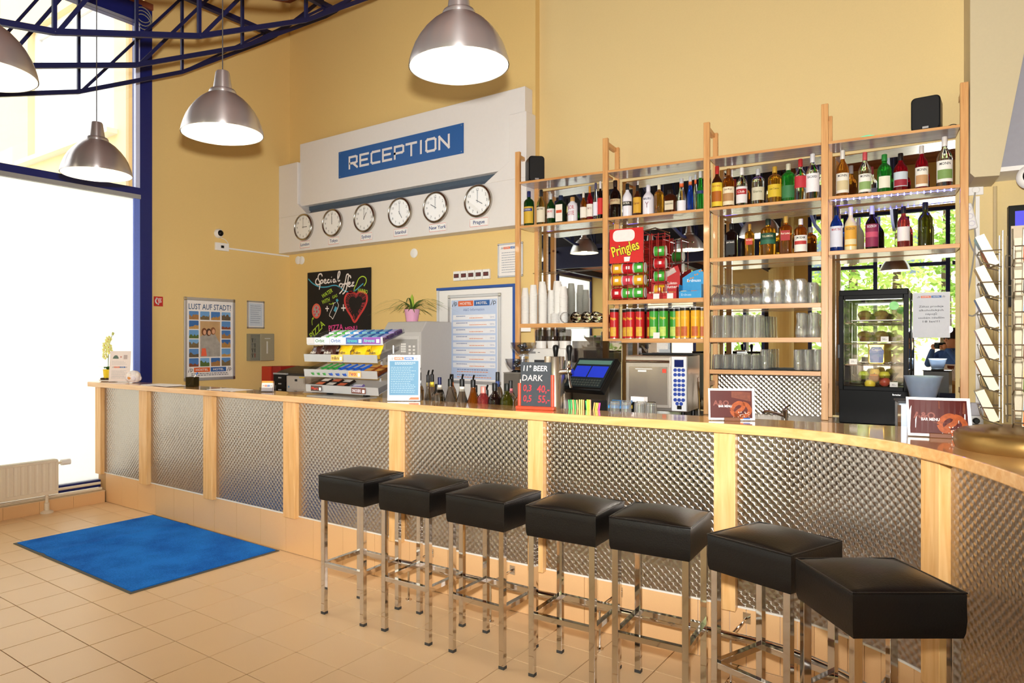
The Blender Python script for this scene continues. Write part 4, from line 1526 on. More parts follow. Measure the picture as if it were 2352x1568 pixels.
text_lines(sh4, 0.05, 0.25, 0.04, 0.26, 9, INKG, y4 - .001, 5, 0.006)

# ------------------------------------------------------------ reception desk behind the counter
dk = thing('back_desk', 'low grey desk along the reception wall behind the counter', 'desk', (0, 0, 0))
obj('desk_top', MB().box(-7.1, -4.97, 5.15, 5.9, 0.93, 0.97), M('B9B4AA', 0.5), dk)
obj('side_panel', MB().box(-7.1, -7.06, 5.2, 5.9, 0, 0.93).box(-5.01, -4.97, 5.2, 5.9, 0, 0.93), M('A9A49A', 0.5), dk)
rb = thing('red_binder', 'tall red binder box standing on the desk in the corner', 'binder', (-6.99, 5.4, 0.97))
obj('cover', MB().box(0, 0.16, 0, 0.3, 0, 0.30), M('C23A22', 0.45, noise=0.05), rb, bevel=0.004)
rb2 = thing('red_binder', 'darker red binder beside the black drawer unit', 'binder', (-6.83, 5.42, 0.97))
obj('cover', MB().box(0.003, 0.17, 0, 0.3, 0, 0.305), M('98211C', 0.45, noise=0.05), rb2, bevel=0.004)
du = thing('drawer_unit', 'black desktop drawer unit with silver handles', 'drawers', (-6.6, 5.27, 0.97))
obj('case', MB().box(0, 0.23, 0, 0.3, 0, 0.22), BLACK_MATT, du)
obj('top_plate', MB().box(-0.004, 0.234, -0.004, 0.3, 0.22, 0.236), GREY, du)
for i in range(3):
    dw = obj('drawer', MB().box(0.008, 0.222, -0.008, 0, 0.012 + i * 0.07, 0.072 + i * 0.07), BLACK, du)
    obj('handle', MB().box(0.1, 0.15, -0.014, -0.008, 0.036 + i * 0.07, 0.05 + i * 0.07), SILVER, dw)
pt_ = thing('laser_printer', 'grey laser printer with dark lid behind the snack rack', 'printer', (-6.36, 5.26, 0.97))
obj('body', MB().box(0, 0.42, 0, 0.4, 0, 0.21), M('B9B0A6', 0.5, noise=0.04), pt_, bevel=0.008)
obj('lid_base', MB().box(0.01, 0.4, 0.02, 0.4, 0.21, 0.238), M('3A352E', 0.5), pt_)
obj('paper_door', MB().box(0.02, 0.33, -0.006, 0, 0.06, 0.2), M('C2B9AE', 0.5), pt_, bevel=0.003)
obj('lid', MB().prism_x([(-0.0, 0.238), (0.4, 0.238), (0.4, 0.26), (0.3, 0.31), (0.06, 0.262)], -0.18, 0.4), M('3A352E', 0.5), pt_, bevel=0.004)
obj('button', MB().box(0.155, 0.195, -0.009, -0.006, 0.15, 0.175), DARK, pt_)
obj('yellow_sticker', MB().box(0.23, 0.32, -0.008, -0.006, 0.19, 0.203), M('E5C12B', 0.5), pt_)
obj('blue_sticker', MB().box(0.04, 0.06, -0.0075, -0.006, 0.075, 0.095), M('4A8AC0', 0.5), pt_)

# grey cash dispenser with keypad, plant on top
cd = thing('cash_dispenser', 'tall grey payment cabinet with a keypad behind the menu sign', 'machine', (-4.93, 5.32, 0.0))
obj('cabinet', MB().prism_x([(0, 0), (0.5, 0), (0.5, 1.77), (0.09, 1.77), (0, 1.66)], 0, 0.52), M('BFBDBA', 0.5, noise=0.03), cd, bevel=0.01)
fp = obj('front_panel', MB().box(0.015, 0.505, -0.006, 0, 1.33, 1.62), M('CBC9C6', 0.45), cd)
kp = obj('keypad_plate', MB().box(0.06, 0.475, -0.009, -0.006, 1.36, 1.59), M('A6A4A1', 0.45), fp)
kmb = MB()
for i in range(4):
    for j in range(3):
        kmb.box(0.27 + j * 0.022, 0.288 + j * 0.022, -0.013, -0.009, 1.46 + i * 0.024, 1.478 + i * 0.024)
for i in range(3):
    for j in range(2):
        kmb.box(0.37 + j * 0.055, 0.398 + j * 0.055, -0.013, -0.009, 1.44 + i * 0.034, 1.46 + i * 0.034)
for i in range(2):
    for j in range(4):
        kmb.box(0.13 + j * 0.034, 0.154 + j * 0.034, -0.013, -0.009, 1.385 + i * 0.034, 1.403 + i * 0.034)
kmb.box(0.282, 0.298, -0.013, -0.009, 1.382, 1.398).box(0.262, 0.278, -0.013, -0.009, 1.4, 1.416).box(0.302, 0.318, -0.013, -0.009, 1.4, 1.416).box(0.282, 0.298, -0.013, -0.009, 1.418, 1.434)
ko = obj('keys', kmb, M('ECEAE6', 0.45), kp)
ko['kind'] = 'stuff'
obj('indicator', MB().box(0.43, 0.47, -0.011, -0.009, 1.365, 1.38), M('C7D63A', 0.4), kp)
obj('red_light', MB().box(0.07, 0.08, -0.011, -0.009, 1.57, 1.58), M('D0322A', 0.4), kp)

pp_ = thing('potted_plant', 'spiky green plant in a pink pot on the grey cabinet', 'plant', (-4.72, 5.55, 1.771))
pp_.scale = (1.15, 1.15, 1.15)
obj('pot', MB().lathe([(0.052, 0), (0.07, 0.11), (0.073, 0.112), (0.066, 0.112), (0.06, 0.1), (0, 0.1)], 24, cap=False), M('E3A5C4', 0.45, noise=0.03), pp_, smooth=40)
obj('soil', MB().lathe([(0, 0.095), (0.06, 0.097)], 16), M('4A3626', 0.9), pp_)
rnd = random.Random(21)
LFS = [M('6E8F3C', 0.5), M('4F7230', 0.5), M('92A85A', 0.5)]
for i in range(46):
    a = rnd.uniform(0, 2 * math.pi)
    ln = rnd.uniform(0.2, 0.44)
    up = rnd.uniform(0.25, 1.1)
    mb = MB()
    L, Rr = [], []
    n = 7
    d = Vector((math.cos(a), math.sin(a), 0))
    sdv = Vector((-d.y, d.x, 0))
    for k in range(n + 1):
        t_ = k / n
        p = d * (ln * t_ * (1 - 0.25 * up * (1 - t_))) + Vector((0, 0, 0.1 + ln * (up * t_ - (up + 0.25) * t_ * t_ * 0.75)))
        w = 0.009 * (1 - t_) ** 0.7 + 0.001
        L.append(mb.pt(p + sdv * w)); Rr.append(mb.pt(p - sdv * w))
    for k in range(n):
        mb.face((Rr[k], Rr[k + 1], L[k + 1], L[k]))
    obj('leaf', mb, LFS[i % 3], pp_, smooth=True)
obj('spike', MB().lathe([(0.012, 0.1), (0.02, 0.16), (0.014, 0.22), (0, 0.25)], 8), M('9DBB3E', 0.5), pp_, smooth=True)
# ------------------------------------------------------------ bar shelving
BAY = 0.85
rk = thing('bar_shelving', 'tall pine bar shelving of four bays in front of mirrors', 'shelf', tuple(SO), SA)
PW = 0.047
hole = M('5A3A1C', 0.8)
for k in range(5):
    a = BAY * k
    o0 = 0.075 if k == 0 else 0.02
    obj('front_post', MB().box(a, a + PW, 0, 0.036, 0.972, 3.353), PINE_V, rk, bevel=0.003)
    bp = obj('back_post', MB().box(a + o0 + 0.004, a + o0 + PW - 0.004, 0.264, 0.3, 0.972, 3.33), PINE_V, rk, bevel=0.003)
    hm = MB()
    z = 1.0
    while z < 3.3:
        for bb_ in (0.274, 0.29):
            x = a + o0 + PW - 0.0035
            hm.poly([(x, bb_ + 0.0028 * math.cos(t * math.pi / 3), z + 0.0028 * math.sin(t * math.pi / 3)) for t in range(6)])
        z += 0.032
    obj('peg_holes', hm, hole, bp)
    for z in (3.29, 1.2):
        obj('rung', MB().box(a + 0.012, a + 0.04, 0.036, 0.264, z, z + 0.036), PINE_V, rk)
UNDER = wood('reflection_grey_board', 'B9AAA2', 'A0908A', 0, 0.2, 0.6, 1.0, False)  # grey-lilac colour stands for LED and room reflections below the pine boards
def board(k, ztop, th):
    bo = obj('shelf_board', MB().box(BAY * k + PW + 0.001, BAY * (k + 1) - 0.001, 0.0, 0.298, ztop - th, ztop), PINE, rk, bevel=0.002)
    obj('underside_sheen', MB().box(BAY * k + PW + 0.003, BAY * (k + 1) - 0.003, 0.004, 0.297, ztop - th - 0.0012, ztop - th + 0.0005), UNDER, bo)
B1, B2, B3, B4, B5, B6, C1, D1, D2 = 3.066, 2.652, 2.243, 1.857, 1.595, 1.338, 1.733, 1.925, 1.591
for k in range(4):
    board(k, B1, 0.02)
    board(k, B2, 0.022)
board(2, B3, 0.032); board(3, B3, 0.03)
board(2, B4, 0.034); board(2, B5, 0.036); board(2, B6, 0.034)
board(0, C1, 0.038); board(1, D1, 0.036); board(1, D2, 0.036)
# mirror sheets behind each bay
MIRROR = M('E9EDEA', 0.0, 1.0, noise=0.0)
for k, lb in enumerate(('mirror behind the cups and the coffee machine', 'mirror behind the crisp tubes', 'mirror behind the glasses', 'mirror behind the syrup bottles and the display fridge')):
    a0, a1 = BAY * k + 0.058, BAY * (k + 1) - 0.002
    t = math.tan(R(4.37))
    b0, b1 = 0.318 + (a1 - a0) * t, 0.318
    z0, z1 = 0.98, B1 - 0.03
    mb = MB()
    mb.T = Matrix.Translation(SO) @ Matrix.Rotation(SA, 4, 'Z')
    mb.prism([(a0, b0), (a1, b1), (a1, b1 + 0.006), (a0, b0 + 0.006)], z0, z1)
    tag(obj('wall_mirror', mb, MIRROR), lb, 'mirror', 'bar mirrors')
# diagonal wire brace
o = obj('brace_wire', MB().tube([S(0.05, 0.3, 2.23), S(0.85, 0.305, 2.24), S(1.69, 0.305, 2.26)], 0.003, 6), STEEL)
tag(o, 'thin steel wire stretched behind the shelf posts', 'wire')

# blue LED strips
LEDB = M('3A3CFF', 0.4, noise=0.0, emit=110.0)
LEDT = M('D8D8F4', 0.4)
led = thing('led_strip', 'blue LED strip fixed below the syrup shelf', 'light', tuple(SO), SA)
obj('tape', MB().box(2.61, 3.38, 0.05, 0.062, B2 - 0.026, B2 - 0.0225), LEDT, led)
for i in range(19):
    a = 2.64 + i * 0.0395
    obj('led', MB().box(a, a + 0.006, 0.051, 0.061, B2 - 0.030, B2 - 0.026), LEDB, led)
LEDV = M('6A50FF', 0.4, noise=0.0, emit=6.0)
for k in range(4):
    t = thing('led_strip', ['violet LED strip behind the bottles above the cups', 'violet LED strip behind the cream liqueurs', 'violet LED strip behind the rum and gin bottles', 'violet LED strip behind the syrup bottles'][k], 'light', tuple(SO), SA)
    obj('tape', MB().box(BAY * k + 0.07, BAY * (k + 1) - 0.02, 0.27, 0.28, B2 + 0.0008, B2 + 0.004), LEDT, t)
    obj('diffuser', MB().box(BAY * k + 0.07, BAY * (k + 1) - 0.02, 0.272, 0.278, B2 + 0.004, B2 + 0.008), LEDV, t)

# ------------------------------------------------------------ bottles
def glassy(hexc, dens=0.75, rough=0.02):
    return M(hexc, rough, 0.0, min(1.0, dens + .2) if dens > .2 else dens, noise=0.0, ior=1.4, coat=0.0)
GC = {'green': glassy('1F5A22', .55), 'dkgreen': glassy('12301A', .3), 'olive': glassy('4A4A12', .5), 'amber': glassy('A85A14', .6), 'gold': glassy('D99A2A', .7), 'clear': glassy('F8FAFA', .95), 'pale': glassy('DCCB7A', .85),
      'red': glassy('A01020', .5), 'blue': glassy('1F4FC0', .6), 'dark': glassy('160A08', .1), 'brown': glassy('5A2A12', .4), 'white': M('ECEAF2', .25, noise=.02, coat=.4), 'egg': M('E9D9A0', .3, noise=.02), 'lime': glassy('2FA83A', .6), 'rose': glassy('C24A4A', .6), 'honey': glassy('C07A2A', .6)}
PROF = {
    'std': [(.0, 0), (.96, 0), (1, .02), (1, .55), (.97, .6), (.8, .67), (.48, .74), (.36, .78), (.34, .9)],
    'wine': [(.0, 0), (.97, 0), (1, .02), (1, .58), (.95, .64), (.72, .71), (.42, .76), (.36, .8), (.36, .92)],
    'flask': [(.0, 0), (.95, 0), (1, .03), (1, .66), (.95, .71), (.7, .76), (.36, .79), (.33, .92)],
    'round': [(.0, 0), (.7, 0), (.95, .1), (1, .25), (.96, .4), (.75, .55), (.48, .68), (.36, .78), (.33, .92)],
    'slim': [(.0, 0), (.95, 0), (1, .03), (1, .4), (.9, .5), (.62, .62), (.48, .7), (.42, .92)],
    'low': [(.0, 0), (.97, 0), (1, .03), (1, .62), (.92, .72), (.55, .8), (.42, .84), (.42, .9)],
}
def bottle_mesh(h, r, style, sq):
    mb = MB()
    n = 20
    rings = []
    for fr, fz in PROF[style]:
        if fr == 0:
            continue
        ring = []
        q = sq if fr > 0.8 else 0
        for i in range(n):
            t = 2 * math.pi * i / n
            k = 1.0
            if q:
                k = 1 / (abs(math.cos(t)) ** q + abs(math.sin(t)) ** q) ** (1 / q)
            ring.append(mb.pt((r * fr * k * math.cos(t), r * fr * k * math.sin(t), h * fz)))
        rings.append(ring)
    mb.face(rings[0][::-1])
    for A, B in zip(rings, rings[1:]):
        for i in range(n):
            j = (i + 1) % n
            mb.face((A[i], A[j], B[j], B[i]))
    mb.face(rings[-1])
    return mb
def bottle(loc, rz, h, r, style, glass, cap, lab, label, sq=0, text=None, tcol='202020', lz=(.12, .48), lab2=None, group=None, liquid=None, arc=78, cat='bottle', textz=None, th=0.018):
    t = thing('bottle', label, cat, loc, rz, group)
    obj('glass_body', bottle_mesh(h, r, style, sq), GC[glass], t, smooth=50)
    top = PROF[style][-1]
    cr = r * top[0] * 1.08
    obj('cap', MB().lathe([(cr, h * (top[1] - .09)), (cr * 1.02, h * (top[1] - .08)), (cr, h * .985), (cr * .9, h), (0, h)], 14), M(cap, .4, .2), t, smooth=40)
    if lab:
        a0, a1 = R(-90 - arc), R(-90 + arc)
        if sq:
            lw = r * 0.72
            lo = obj('label', MB().box(-lw, lw, -r * 1.008, -r * 1.0, h * lz[0], h * lz[1]), M(lab, .6, noise=.04), t)
        else:
            lo = obj('label', MB().lathe([(r * 1.004, h * lz[0]), (r * 1.008, h * lz[0]), (r * 1.008, h * lz[1]), (r * 1.004, h * lz[1])], 14, a0, a1), M(lab, .6, noise=.04), t, smooth=40)
        if lab2:
            c2, q0, q1 = lab2
            if sq:
                obj('label_band', MB().box(-r * .6, r * .6, -r * 1.014, -r * 1.008, h * q0, h * q1), M(c2, .6), lo)
            else:
                obj('label_band', MB().lathe([(r * 1.008, h * q0), (r * 1.014, h * q0), (r * 1.014, h * q1), (r * 1.008, h * q1)], 12, R(-90 - arc * .8), R(-90 + arc * .8)), M(c2, .6), lo)
        if text:
            mb = MB()
            zt = h * (textz if textz else (lz[0] + lz[1]) / 2 + .03)
            if sq:
                add_text(mb, text, 0, zt, th, -r * 1.02, width=min(1.3 * r, 0.02 * len(text)), bold=.012)
            else:
                add_text(mb, text, 0, zt, th, width=min(1.5 * r, 0.014 * len(text)), bold=.012, cyl=r * 1.018)
            obj('label_lettering', mb, M(tcol, .6), lo)
    return t
G2 = 'bottles on the second shelf'
G3 = 'bottles on the third shelf'
TB = [
 # a, w, top, style, glass, cap, label, description, keywords
 (.102, .098, 2.987, 'flask', 'green', '28306A', 'D8B23A', 'green herbal liqueur bottle with yellow label at the far left of the shelf', dict(lz=(.08, .55), lab2=('27408C', .42, .5), text='BECHEROVKA', tcol='F0E8D0', textz=.445, th=.013)),
 (.227, .085, 2.988, 'std', 'pale', '202020', 'E6DCC0', 'pale gold vermouth bottle with cream label', dict(text='MARTINI', tcol='202020', lz=(.08, .5), textz=.42)),
 (.325, .075, 2.940, 'std', 'green', 'C8C8C8', 'E8E2DC', 'green bottle with white label and red lettering', dict(text='LEMOND', tcol='C8283A', lz=(.2, .5))),
 (.423, .092, 2.912, 'low', 'dkgreen', '1A2A4A', 'F0E8DA', 'square dark green bottle with orange banded label', dict(sq=5, lz=(.06, .66), lab2=('D9552A', .36, .46))),
 (.537, .092, 2.885, 'low', 'white', 'C79A5A', None, 'white bottle with cork stopper and red lettering', dict()),
 (.642, .06, 2.920, 'std', 'amber', 'D8D4C8', 'EFE9DC', 'slim amber bottle with white label', dict()),
 (.702, .058, 2.965, 'std', 'red', 'C88A2A', 'EDE6D8', 'deep red aperitif bottle with a gold cap', dict(text='AKI', tcol='8A1A1A')),
 (.757, .047, 2.990, 'slim', 'clear', '4A4A6A', 'E6E8F4', 'thin clear bottle with a blue white label', dict()),
 (.800, .051, 2.998, 'std', 'dark', 'E8E4E0', 'D2302E', 'dark bottle with a bright red label beside the post', dict(lz=(.14, .56))),
 (.936, .095, 2.989, 'wine', 'dark', '2A1A14', 'C9B48A', 'tall dark brown cream liqueur bottle with oval label', dict(text='BAILEYS', tcol='7A2A1A', lz=(.36, .5), textz=.43)),
 (1.044, .083, 2.948, 'std', 'white', '1A1A1A', '2A2A2A', 'white coconut liqueur bottle with a black neck band', dict(text='BATIDA', tcol='F4EFE0', lz=(.33, .46), textz=.38)),
 (1.132, .071, 2.925, 'std', 'brown', '201810', 'D9A52E', 'brown bottle with a yellow captain label', dict(lz=(.1, .6), text='Captain', tcol='7A2A12')),
 (1.227, .096, 2.914, 'std', 'white', 'E6E4EE', None, 'frosted white rum bottle with palm picture', dict()),
 (1.319, .08, 2.909, 'flask', 'gold', 'E2DCC0', None, 'golden orange liqueur bottle with white neck seal', dict()),
 (1.414, .1, 2.853, 'low', 'brown', '1E1612', 'D8CDB0', 'square brown almond liqueur bottle with cream label', dict(sq=6, text='DISARONNO', tcol='3A2A1A', lz=(.12, .5), th=.013)),
 (1.506, .075, 2.936, 'slim', 'clear', 'C8CCD0', 'F0F0F4', 'clear bottle with silver lower half and orange neck', dict(lz=(.02, .34))),
 (1.577, .06, 2.945, 'slim', 'blue', 'C8CCD0', None, 'bright blue vodka bottle', dict()),
 (1.619, .04, 2.957, 'slim', 'clear', 'B8C0C8', None, 'thin clear bottle between the blue and green ones', dict()),
 (1.658, .06, 2.979, 'slim', 'lime', 'C8CCC8', '2A3A6A', 'bright green vodka bottle next to the post', dict(lz=(.42, .5))),
 (1.790, .086, 3.004, 'std', 'brown', 'C0302A', 'EBCB3A', 'bottle with a big yellow label and red cap', dict(lz=(.05, .6), lab2=('B5651E', .16, .4), text='RELAO BARE', tcol='B0282A', textz=.5, th=.014)),
 (1.879, .09, 2.972, 'flask', 'amber', '8A5A2A', 'EDE0C0', 'amber rum bottle with a cream figure label', dict(lab2=('B88A5A', .16, .36), lz=(.06, .52), text='Captain Morgan', tcol='6A2A1A', textz=.44, th=.013)),
 (1.979, .086, 2.967, 'std', 'clear', 'F0EEEA', 'E8E4E4', 'clear rum bottle with a red club label and white cap', dict(lab2=('B02A2E', .3, .44), lz=(.08, .5), text='Club', tcol='F4E8E0', textz=.34)),
 (2.100, .094, 2.941, 'flask', 'clear', 'C8CACC', 'CFC9AE', 'clear tequila bottle with a pale sun label', dict(text='Sierra', tcol='6A6A4A')),
 (2.221, .1, 2.944, 'flask', 'gold', 'C8A03A', 'D9B92E', 'gold tequila bottle with a yellow label', dict(text='Jose Cuervo', tcol='3A2A12', lz=(.16, .5), th=.014)),
 (2.318, .096, 2.954, 'flask', 'lime', 'D6D2B8', '3A7A4A', 'emerald green gin bottle', dict(lz=(.1, .42))),
 (2.403, .088, 2.980, 'std', 'clear', 'B8282A', 'C0303A', 'clear vodka bottle with red cap and label', dict(lz=(.3, .58))),
 (2.487, .094, 3.008, 'std', 'clear', 'E6E6E8', 'F0EEF0', 'tall clear rum bottle with white label by the post', dict(text='BACARDI', tcol='2A2A2A', lz=(.16, .56), textz=.46)),
 (2.688, .086, 3.006, 'std', 'honey', 'F0EDE6', 'F0EBDD', 'amber syrup bottle with white label and cap, first in the right bay', dict(text='MONIN', tcol='2A2A30', lz=(.08, .5), textz=.42, lab2=('D9C79A', .14, .34))),
 (2.833, .084, 2.972, 'std', 'clear', 'D0565A', 'F2EFE6', 'clear syrup bottle with red cap and leafy label', dict(text='MONIN', tcol='2A2A30', lz=(.06, .48), textz=.4, lab2=('8FAE6A', .12, .3))),
 (2.956, .092, 2.938, 'wine', 'lime', '2E8A3A', 'E9E6D0', 'green water bottle with an oval label', dict(lz=(.12, .42), arc=50)),
 (3.056, .088, 2.933, 'std', 'red', '1E1614', 'C8D4DC', 'dark red syrup bottle with a pale blue label', dict(lz=(.12, .5), lab2=('A02A3A', .14, .3))),
 (3.183, .08, 2.970, 'std', 'red', 'D9D4D0', 'F0ECE0', 'reddish brown syrup bottle with white label', dict(text='MONIN', tcol='2A2A30', lz=(.06, .5), textz=.41, lab2=('C89A6A', .12, .32))),
 (3.318, .096, 3.013, 'std', 'clear', 'EDE8E4', 'F2F0E8', 'milky clear syrup bottle at the right end of the shelf', dict(text='MONIN', tcol='2A2A30', lz=(.1, .52), textz=.43, lab2=('7FA05A', .16, .34))),
]
for i, (a, w, top, stl, gl_, cp_, lb_, ds, kw) in enumerate(TB):
    h = top - B2
    kw = dict(kw)
    bt = bottle(S(a, 0.09, B2), SA, h, w / 2, stl, gl_, cp_, lb_, ds, group=G2, **kw)
    if i == 4:
        for s_, zz, th_ in (('BOR', .5, .035), ('LITE', .28, .035)):
            mb = MB(); add_text(mb, s_, 0, h * zz, th_, width=.062, bold=.01, cyl=w / 2 * 1.01); obj('lettering', mb, M('B5444A', .6), bt)
    if i == 12:
        mb = MB(); add_text(mb, 'MALIBU', 0, h * .5, .018, width=.07, bold=.012, cyl=w / 2 * 1.01); obj('lettering', mb, M('2A2E50', .6), bt)
        mb = MB(); add_text(mb, 'Y', 0, h * .24, .05, width=.03, cyl=w / 2 * 1.01); obj('palm_picture', mb, M('8A5A6A', .6), bt)
    if i == 13:
        mb = MB(); add_text(mb, '43', 0, h * .12, .03, width=.026, cyl=w / 2 * 1.01, bold=.02); obj('lettering', mb, M('4A2A10', .6), bt)
    if i in (15, 16, 17):
        obj('neck_label', MB().lathe([(w / 2 * .47, h * .74), (w / 2 * .47, h * .86)], 12), M('E0642A' if i != 16 else 'D9722A', .5), bt, smooth=True)
TB3 = [
 (1.899, .092, 2.524, 'flask', 'dark', '141414', '1C1C1C', 'square black label whiskey bottle', dict(sq=5, text="Jack Daniel's", tcol='E6E2DA', lz=(.08, .5), textz=.42, th=.014)),
 (2.038, .07, 2.507, 'flask', 'gold', 'B88A3A', 'C8402E', 'golden whisky bottle with slanted red label, smaller one', dict(sq=5, lz=(.36, .55), text='Red Label', tcol='F0E4C8', th=.012)),
 (2.174, .115, 2.536, 'flask', 'gold', '1E2A1E', '1E4A36', 'wide whiskey bottle with dark green label', dict(lz=(.3, .6), text='TULLAMORE', tcol='E6DAB0', textz=.49, th=.015, lab2=('2E6A4E', .31, .42))),
 (2.301, .092, 2.544, 'flask', 'amber', 'C8A04A', 'A8282A', 'large square whisky bottle with red label', dict(sq=5, lz=(.36, .62), text='Red Label', tcol='F0E4C8', th=.014)),
 (2.405, .092, 2.515, 'flask', 'amber', 'E8E4DA', 'F0EBE0', 'bourbon bottle with white label and white cap', dict(lz=(.06, .52), text='JIM BEAM', tcol='2A2A2A', textz=.42, lab2=('C03A34', .26, .36))),
 (2.647, .086, 2.584, 'std', 'blue', '1A1A22', 'E0E4F0', 'vermouth bottle with LED blue put into its glass colour', dict(text='MARTINI', tcol='B02A3A', lz=(.1, .56), textz=.46)),  # the blue LED light is put into the glass colour
 (2.741, .082, 2.573, 'std', 'egg', 'E6E0CC', 'E2A83A', 'cream coloured egg liqueur bottle', dict(text='BOZKOV', tcol='5A4A3A', lz=(.1, .56), textz=.47, lab2=('E9DCA8', .14, .26))),
 (2.878, .086, 2.566, 'std', 'dark', 'C8C8CC', '8A2A4A', 'dark berry liqueur bottle with silver cap', dict(text='BOZKOV', tcol='E6E4EA', lz=(.06, .58), textz=.5, lab2=('C8506A', .28, .4))),
 (3.074, .078, 2.545, 'wine', 'rose', '1A1414', 'EDE6E0', 'rose wine bottle with white label', dict(lz=(.16, .5))),
 (3.205, .09, 2.561, 'wine', 'olive', '161612', None, 'dark olive wine bottle at the right end', dict()),
]
for a, w, top, stl, gl_, cp_, lb_, ds, kw in TB3:
    bottle(S(a, 0.09, B3), SA, top - B3, w / 2, stl, gl_, cp_, lb_, ds, group=G3, **kw)

# loudspeakers on the top boards
def speaker(a, b, z, w, h, d, rz, label):
    t = thing('loudspeaker', label, 'speaker', S(a, b, z), rz, 'black loudspeakers')
    obj('cabinet', MB().rrect(-w / 2, w / 2, 0, h, 0.03, 0, d), BLACK, t, smooth=50)
    obj('grille', MB().rrect(-w / 2 + .008, w / 2 - .008, .008, h - .008, 0.026, -0.012, 0.0), BLACK_MATT, t, smooth=50)
    obj('badge', MB().box(-.018, .018, -.0135, -.012, .016, .03), SILVER, t)
    return t
speaker(.19, .07, B1, .15, .24, .15, SA + R(38), 'black loudspeaker on the top board over the left bay')
speaker(3.205, .06, B1, .175, .245, .16, SA - R(8), 'black loudspeaker on the top board over the right bay')
o = obj('speaker_cable', MB().tube([S(*p) for p in smooth_line([(3.3, .12, B1 + .006), (3.36, .1, B1 + .03), (3.39, .06, B1 + .012), (3.396, .05, B1 + .006)], 6)], .003, 6), DARK, smooth=True)
tag(o, 'thin loop of speaker cable on the top board by the right post', 'cable')
o = obj('green_tube', MB().tube([S(*p) for p in smooth_line([(2.75, .12, B1 + .006), (2.85, .1, B1 + .03), (2.95, .12, B1 + .006)], 8)], .005, 6), M('7FE6B0', .3, emit=.3), smooth=True)
tag(o, 'pale green glowing tube lying on the top board', 'light')

# ------------------------------------------------------------ paper cups
CUPM = M('F1EEE8', .6, noise=.01)
cup0 = None
def cup_mesh():
    return MB().lathe([(.041, 0), (.0405, .004), (.037, .006), (.028, .09), (.026, .09), (.026, .087), (.0, .087)], 14, cap=False)
stacks = [(.070, .075, 2.084, 'leftmost'), (.155, .075, 2.11, 'second'), (.196, .19, 2.141, 'tall rear'), (.248, .085, 2.10, 'third'), (.30, .16, 2.05, 'low middle'), (.338, .2, 2.141, 'tall middle'), (.388, .11, 2.133, 'fifth'), (.445, .1, 2.076, 'rightmost')]
for si, (a, b, top, wh) in enumerate(stacks):
    n = max(3, int((top - C1 - .09) / .0125))
    for k in range(n + 1):
        loc = S(a, b, C1 + .0125 * k)
        if cup0 is None:
            cup0 = obj('paper_cup', cup_mesh(), CUPM, smooth=40, loc=loc)
            o = cup0
        else:
            o = cup0.copy()
            COL.objects.link(o)
            o.location = loc
        tag(o, ('topmost white paper cup of the %s stack on the cup shelf' if k == n else 'white paper cup in the %s stack on the cup shelf') % wh, 'cup', 'paper cups in the %s stack' % wh)
for i, (a, b, n) in enumerate(((.385, .05, 9), (.455, .07, 10))):
    for k in range(n):
        m_ = MB().lathe([(.043, 0), (.043, .006), (.038, .01), (.036, .004), (0, .003)], 16, cap=False)
        o = obj('cup_lid', m_, WHITE, smooth=40, loc=S(a, b, C1 + .0102 * k))
        tag(o, 'white plastic lid in the %s pile of lids' % ('left', 'right')[i], 'lid', 'cup lids in the %s pile' % ('left', 'right')[i])
for i, (a, lb) in enumerate(((.50, 'first'), (.60, 'second'), (.70, 'third'), (.787, 'last'))):
    m_ = MB(); m_.T = Matrix.Rotation(R(-90), 4, 'X')
    m_.lathe([(.0485, 0), (.049, -.004), (.049, .004), (.047, .01), (.038, .15), (0, .15)], 24, cap=False)
    m_.lathe([(.047, .001), (.045, .01), (.036, .145), (0, .145)], 24, cap=False)
    t = thing('steel_shaker', '%s of four steel shaker cups lying with the open end forward' % lb, 'cup', S(a, .005, C1 + .05), SA, 'steel shaker cups')
    obj('body', m_, CHROME, t, smooth=40)

# ------------------------------------------------------------ crisp tubes
CAN = {'r': 'C81E22', 'g': '3FA535', 'y': 'F0B32A'}
def crisp_tube(a, b, col, label):
    t = thing('crisp_tube', label, 'can', S(a, b, D2), SA, 'standing crisp tubes')
    r, h = .0385, .262
    obj('tube', MB().lathe([(r, .004), (r, h - .03)], 24), M(CAN[col], .4, noise=.12, scale=14), t, smooth=40)
    obj('bottom_rim', MB().lathe([(r + .001, 0), (r + .001, .005)], 24), ALU, t, smooth=40)
    obj('top_band', MB().lathe([(r + .0003, h - .03), (r + .0003, h - .008)], 24), M('1C1612', .4), t, smooth=40)
    obj('lid', MB().lathe([(r + .002, h - .008), (r + .002, h), (r - .002, h + .001)], 24), M('D9D4D0', .3, trans=.2), t, smooth=40)
    lo = obj('flavour_panel', MB().lathe([(r + .0006, .02), (r + .0012, .02), (r + .0012, .1), (r + .0006, .1)], 10, R(-130), R(-50)), M({'r': 'E8B23A', 'g': 'C9DE6A', 'y': 'C8642A'}[col], .5, noise=.3, scale=30), t, smooth=40)
    mb = MB(); add_text(mb, 'Pringles', 0, .165, .022, width=.052, bold=.02, cyl=r + .001)
    obj('lettering', mb, M('F4D22A', .5), t)
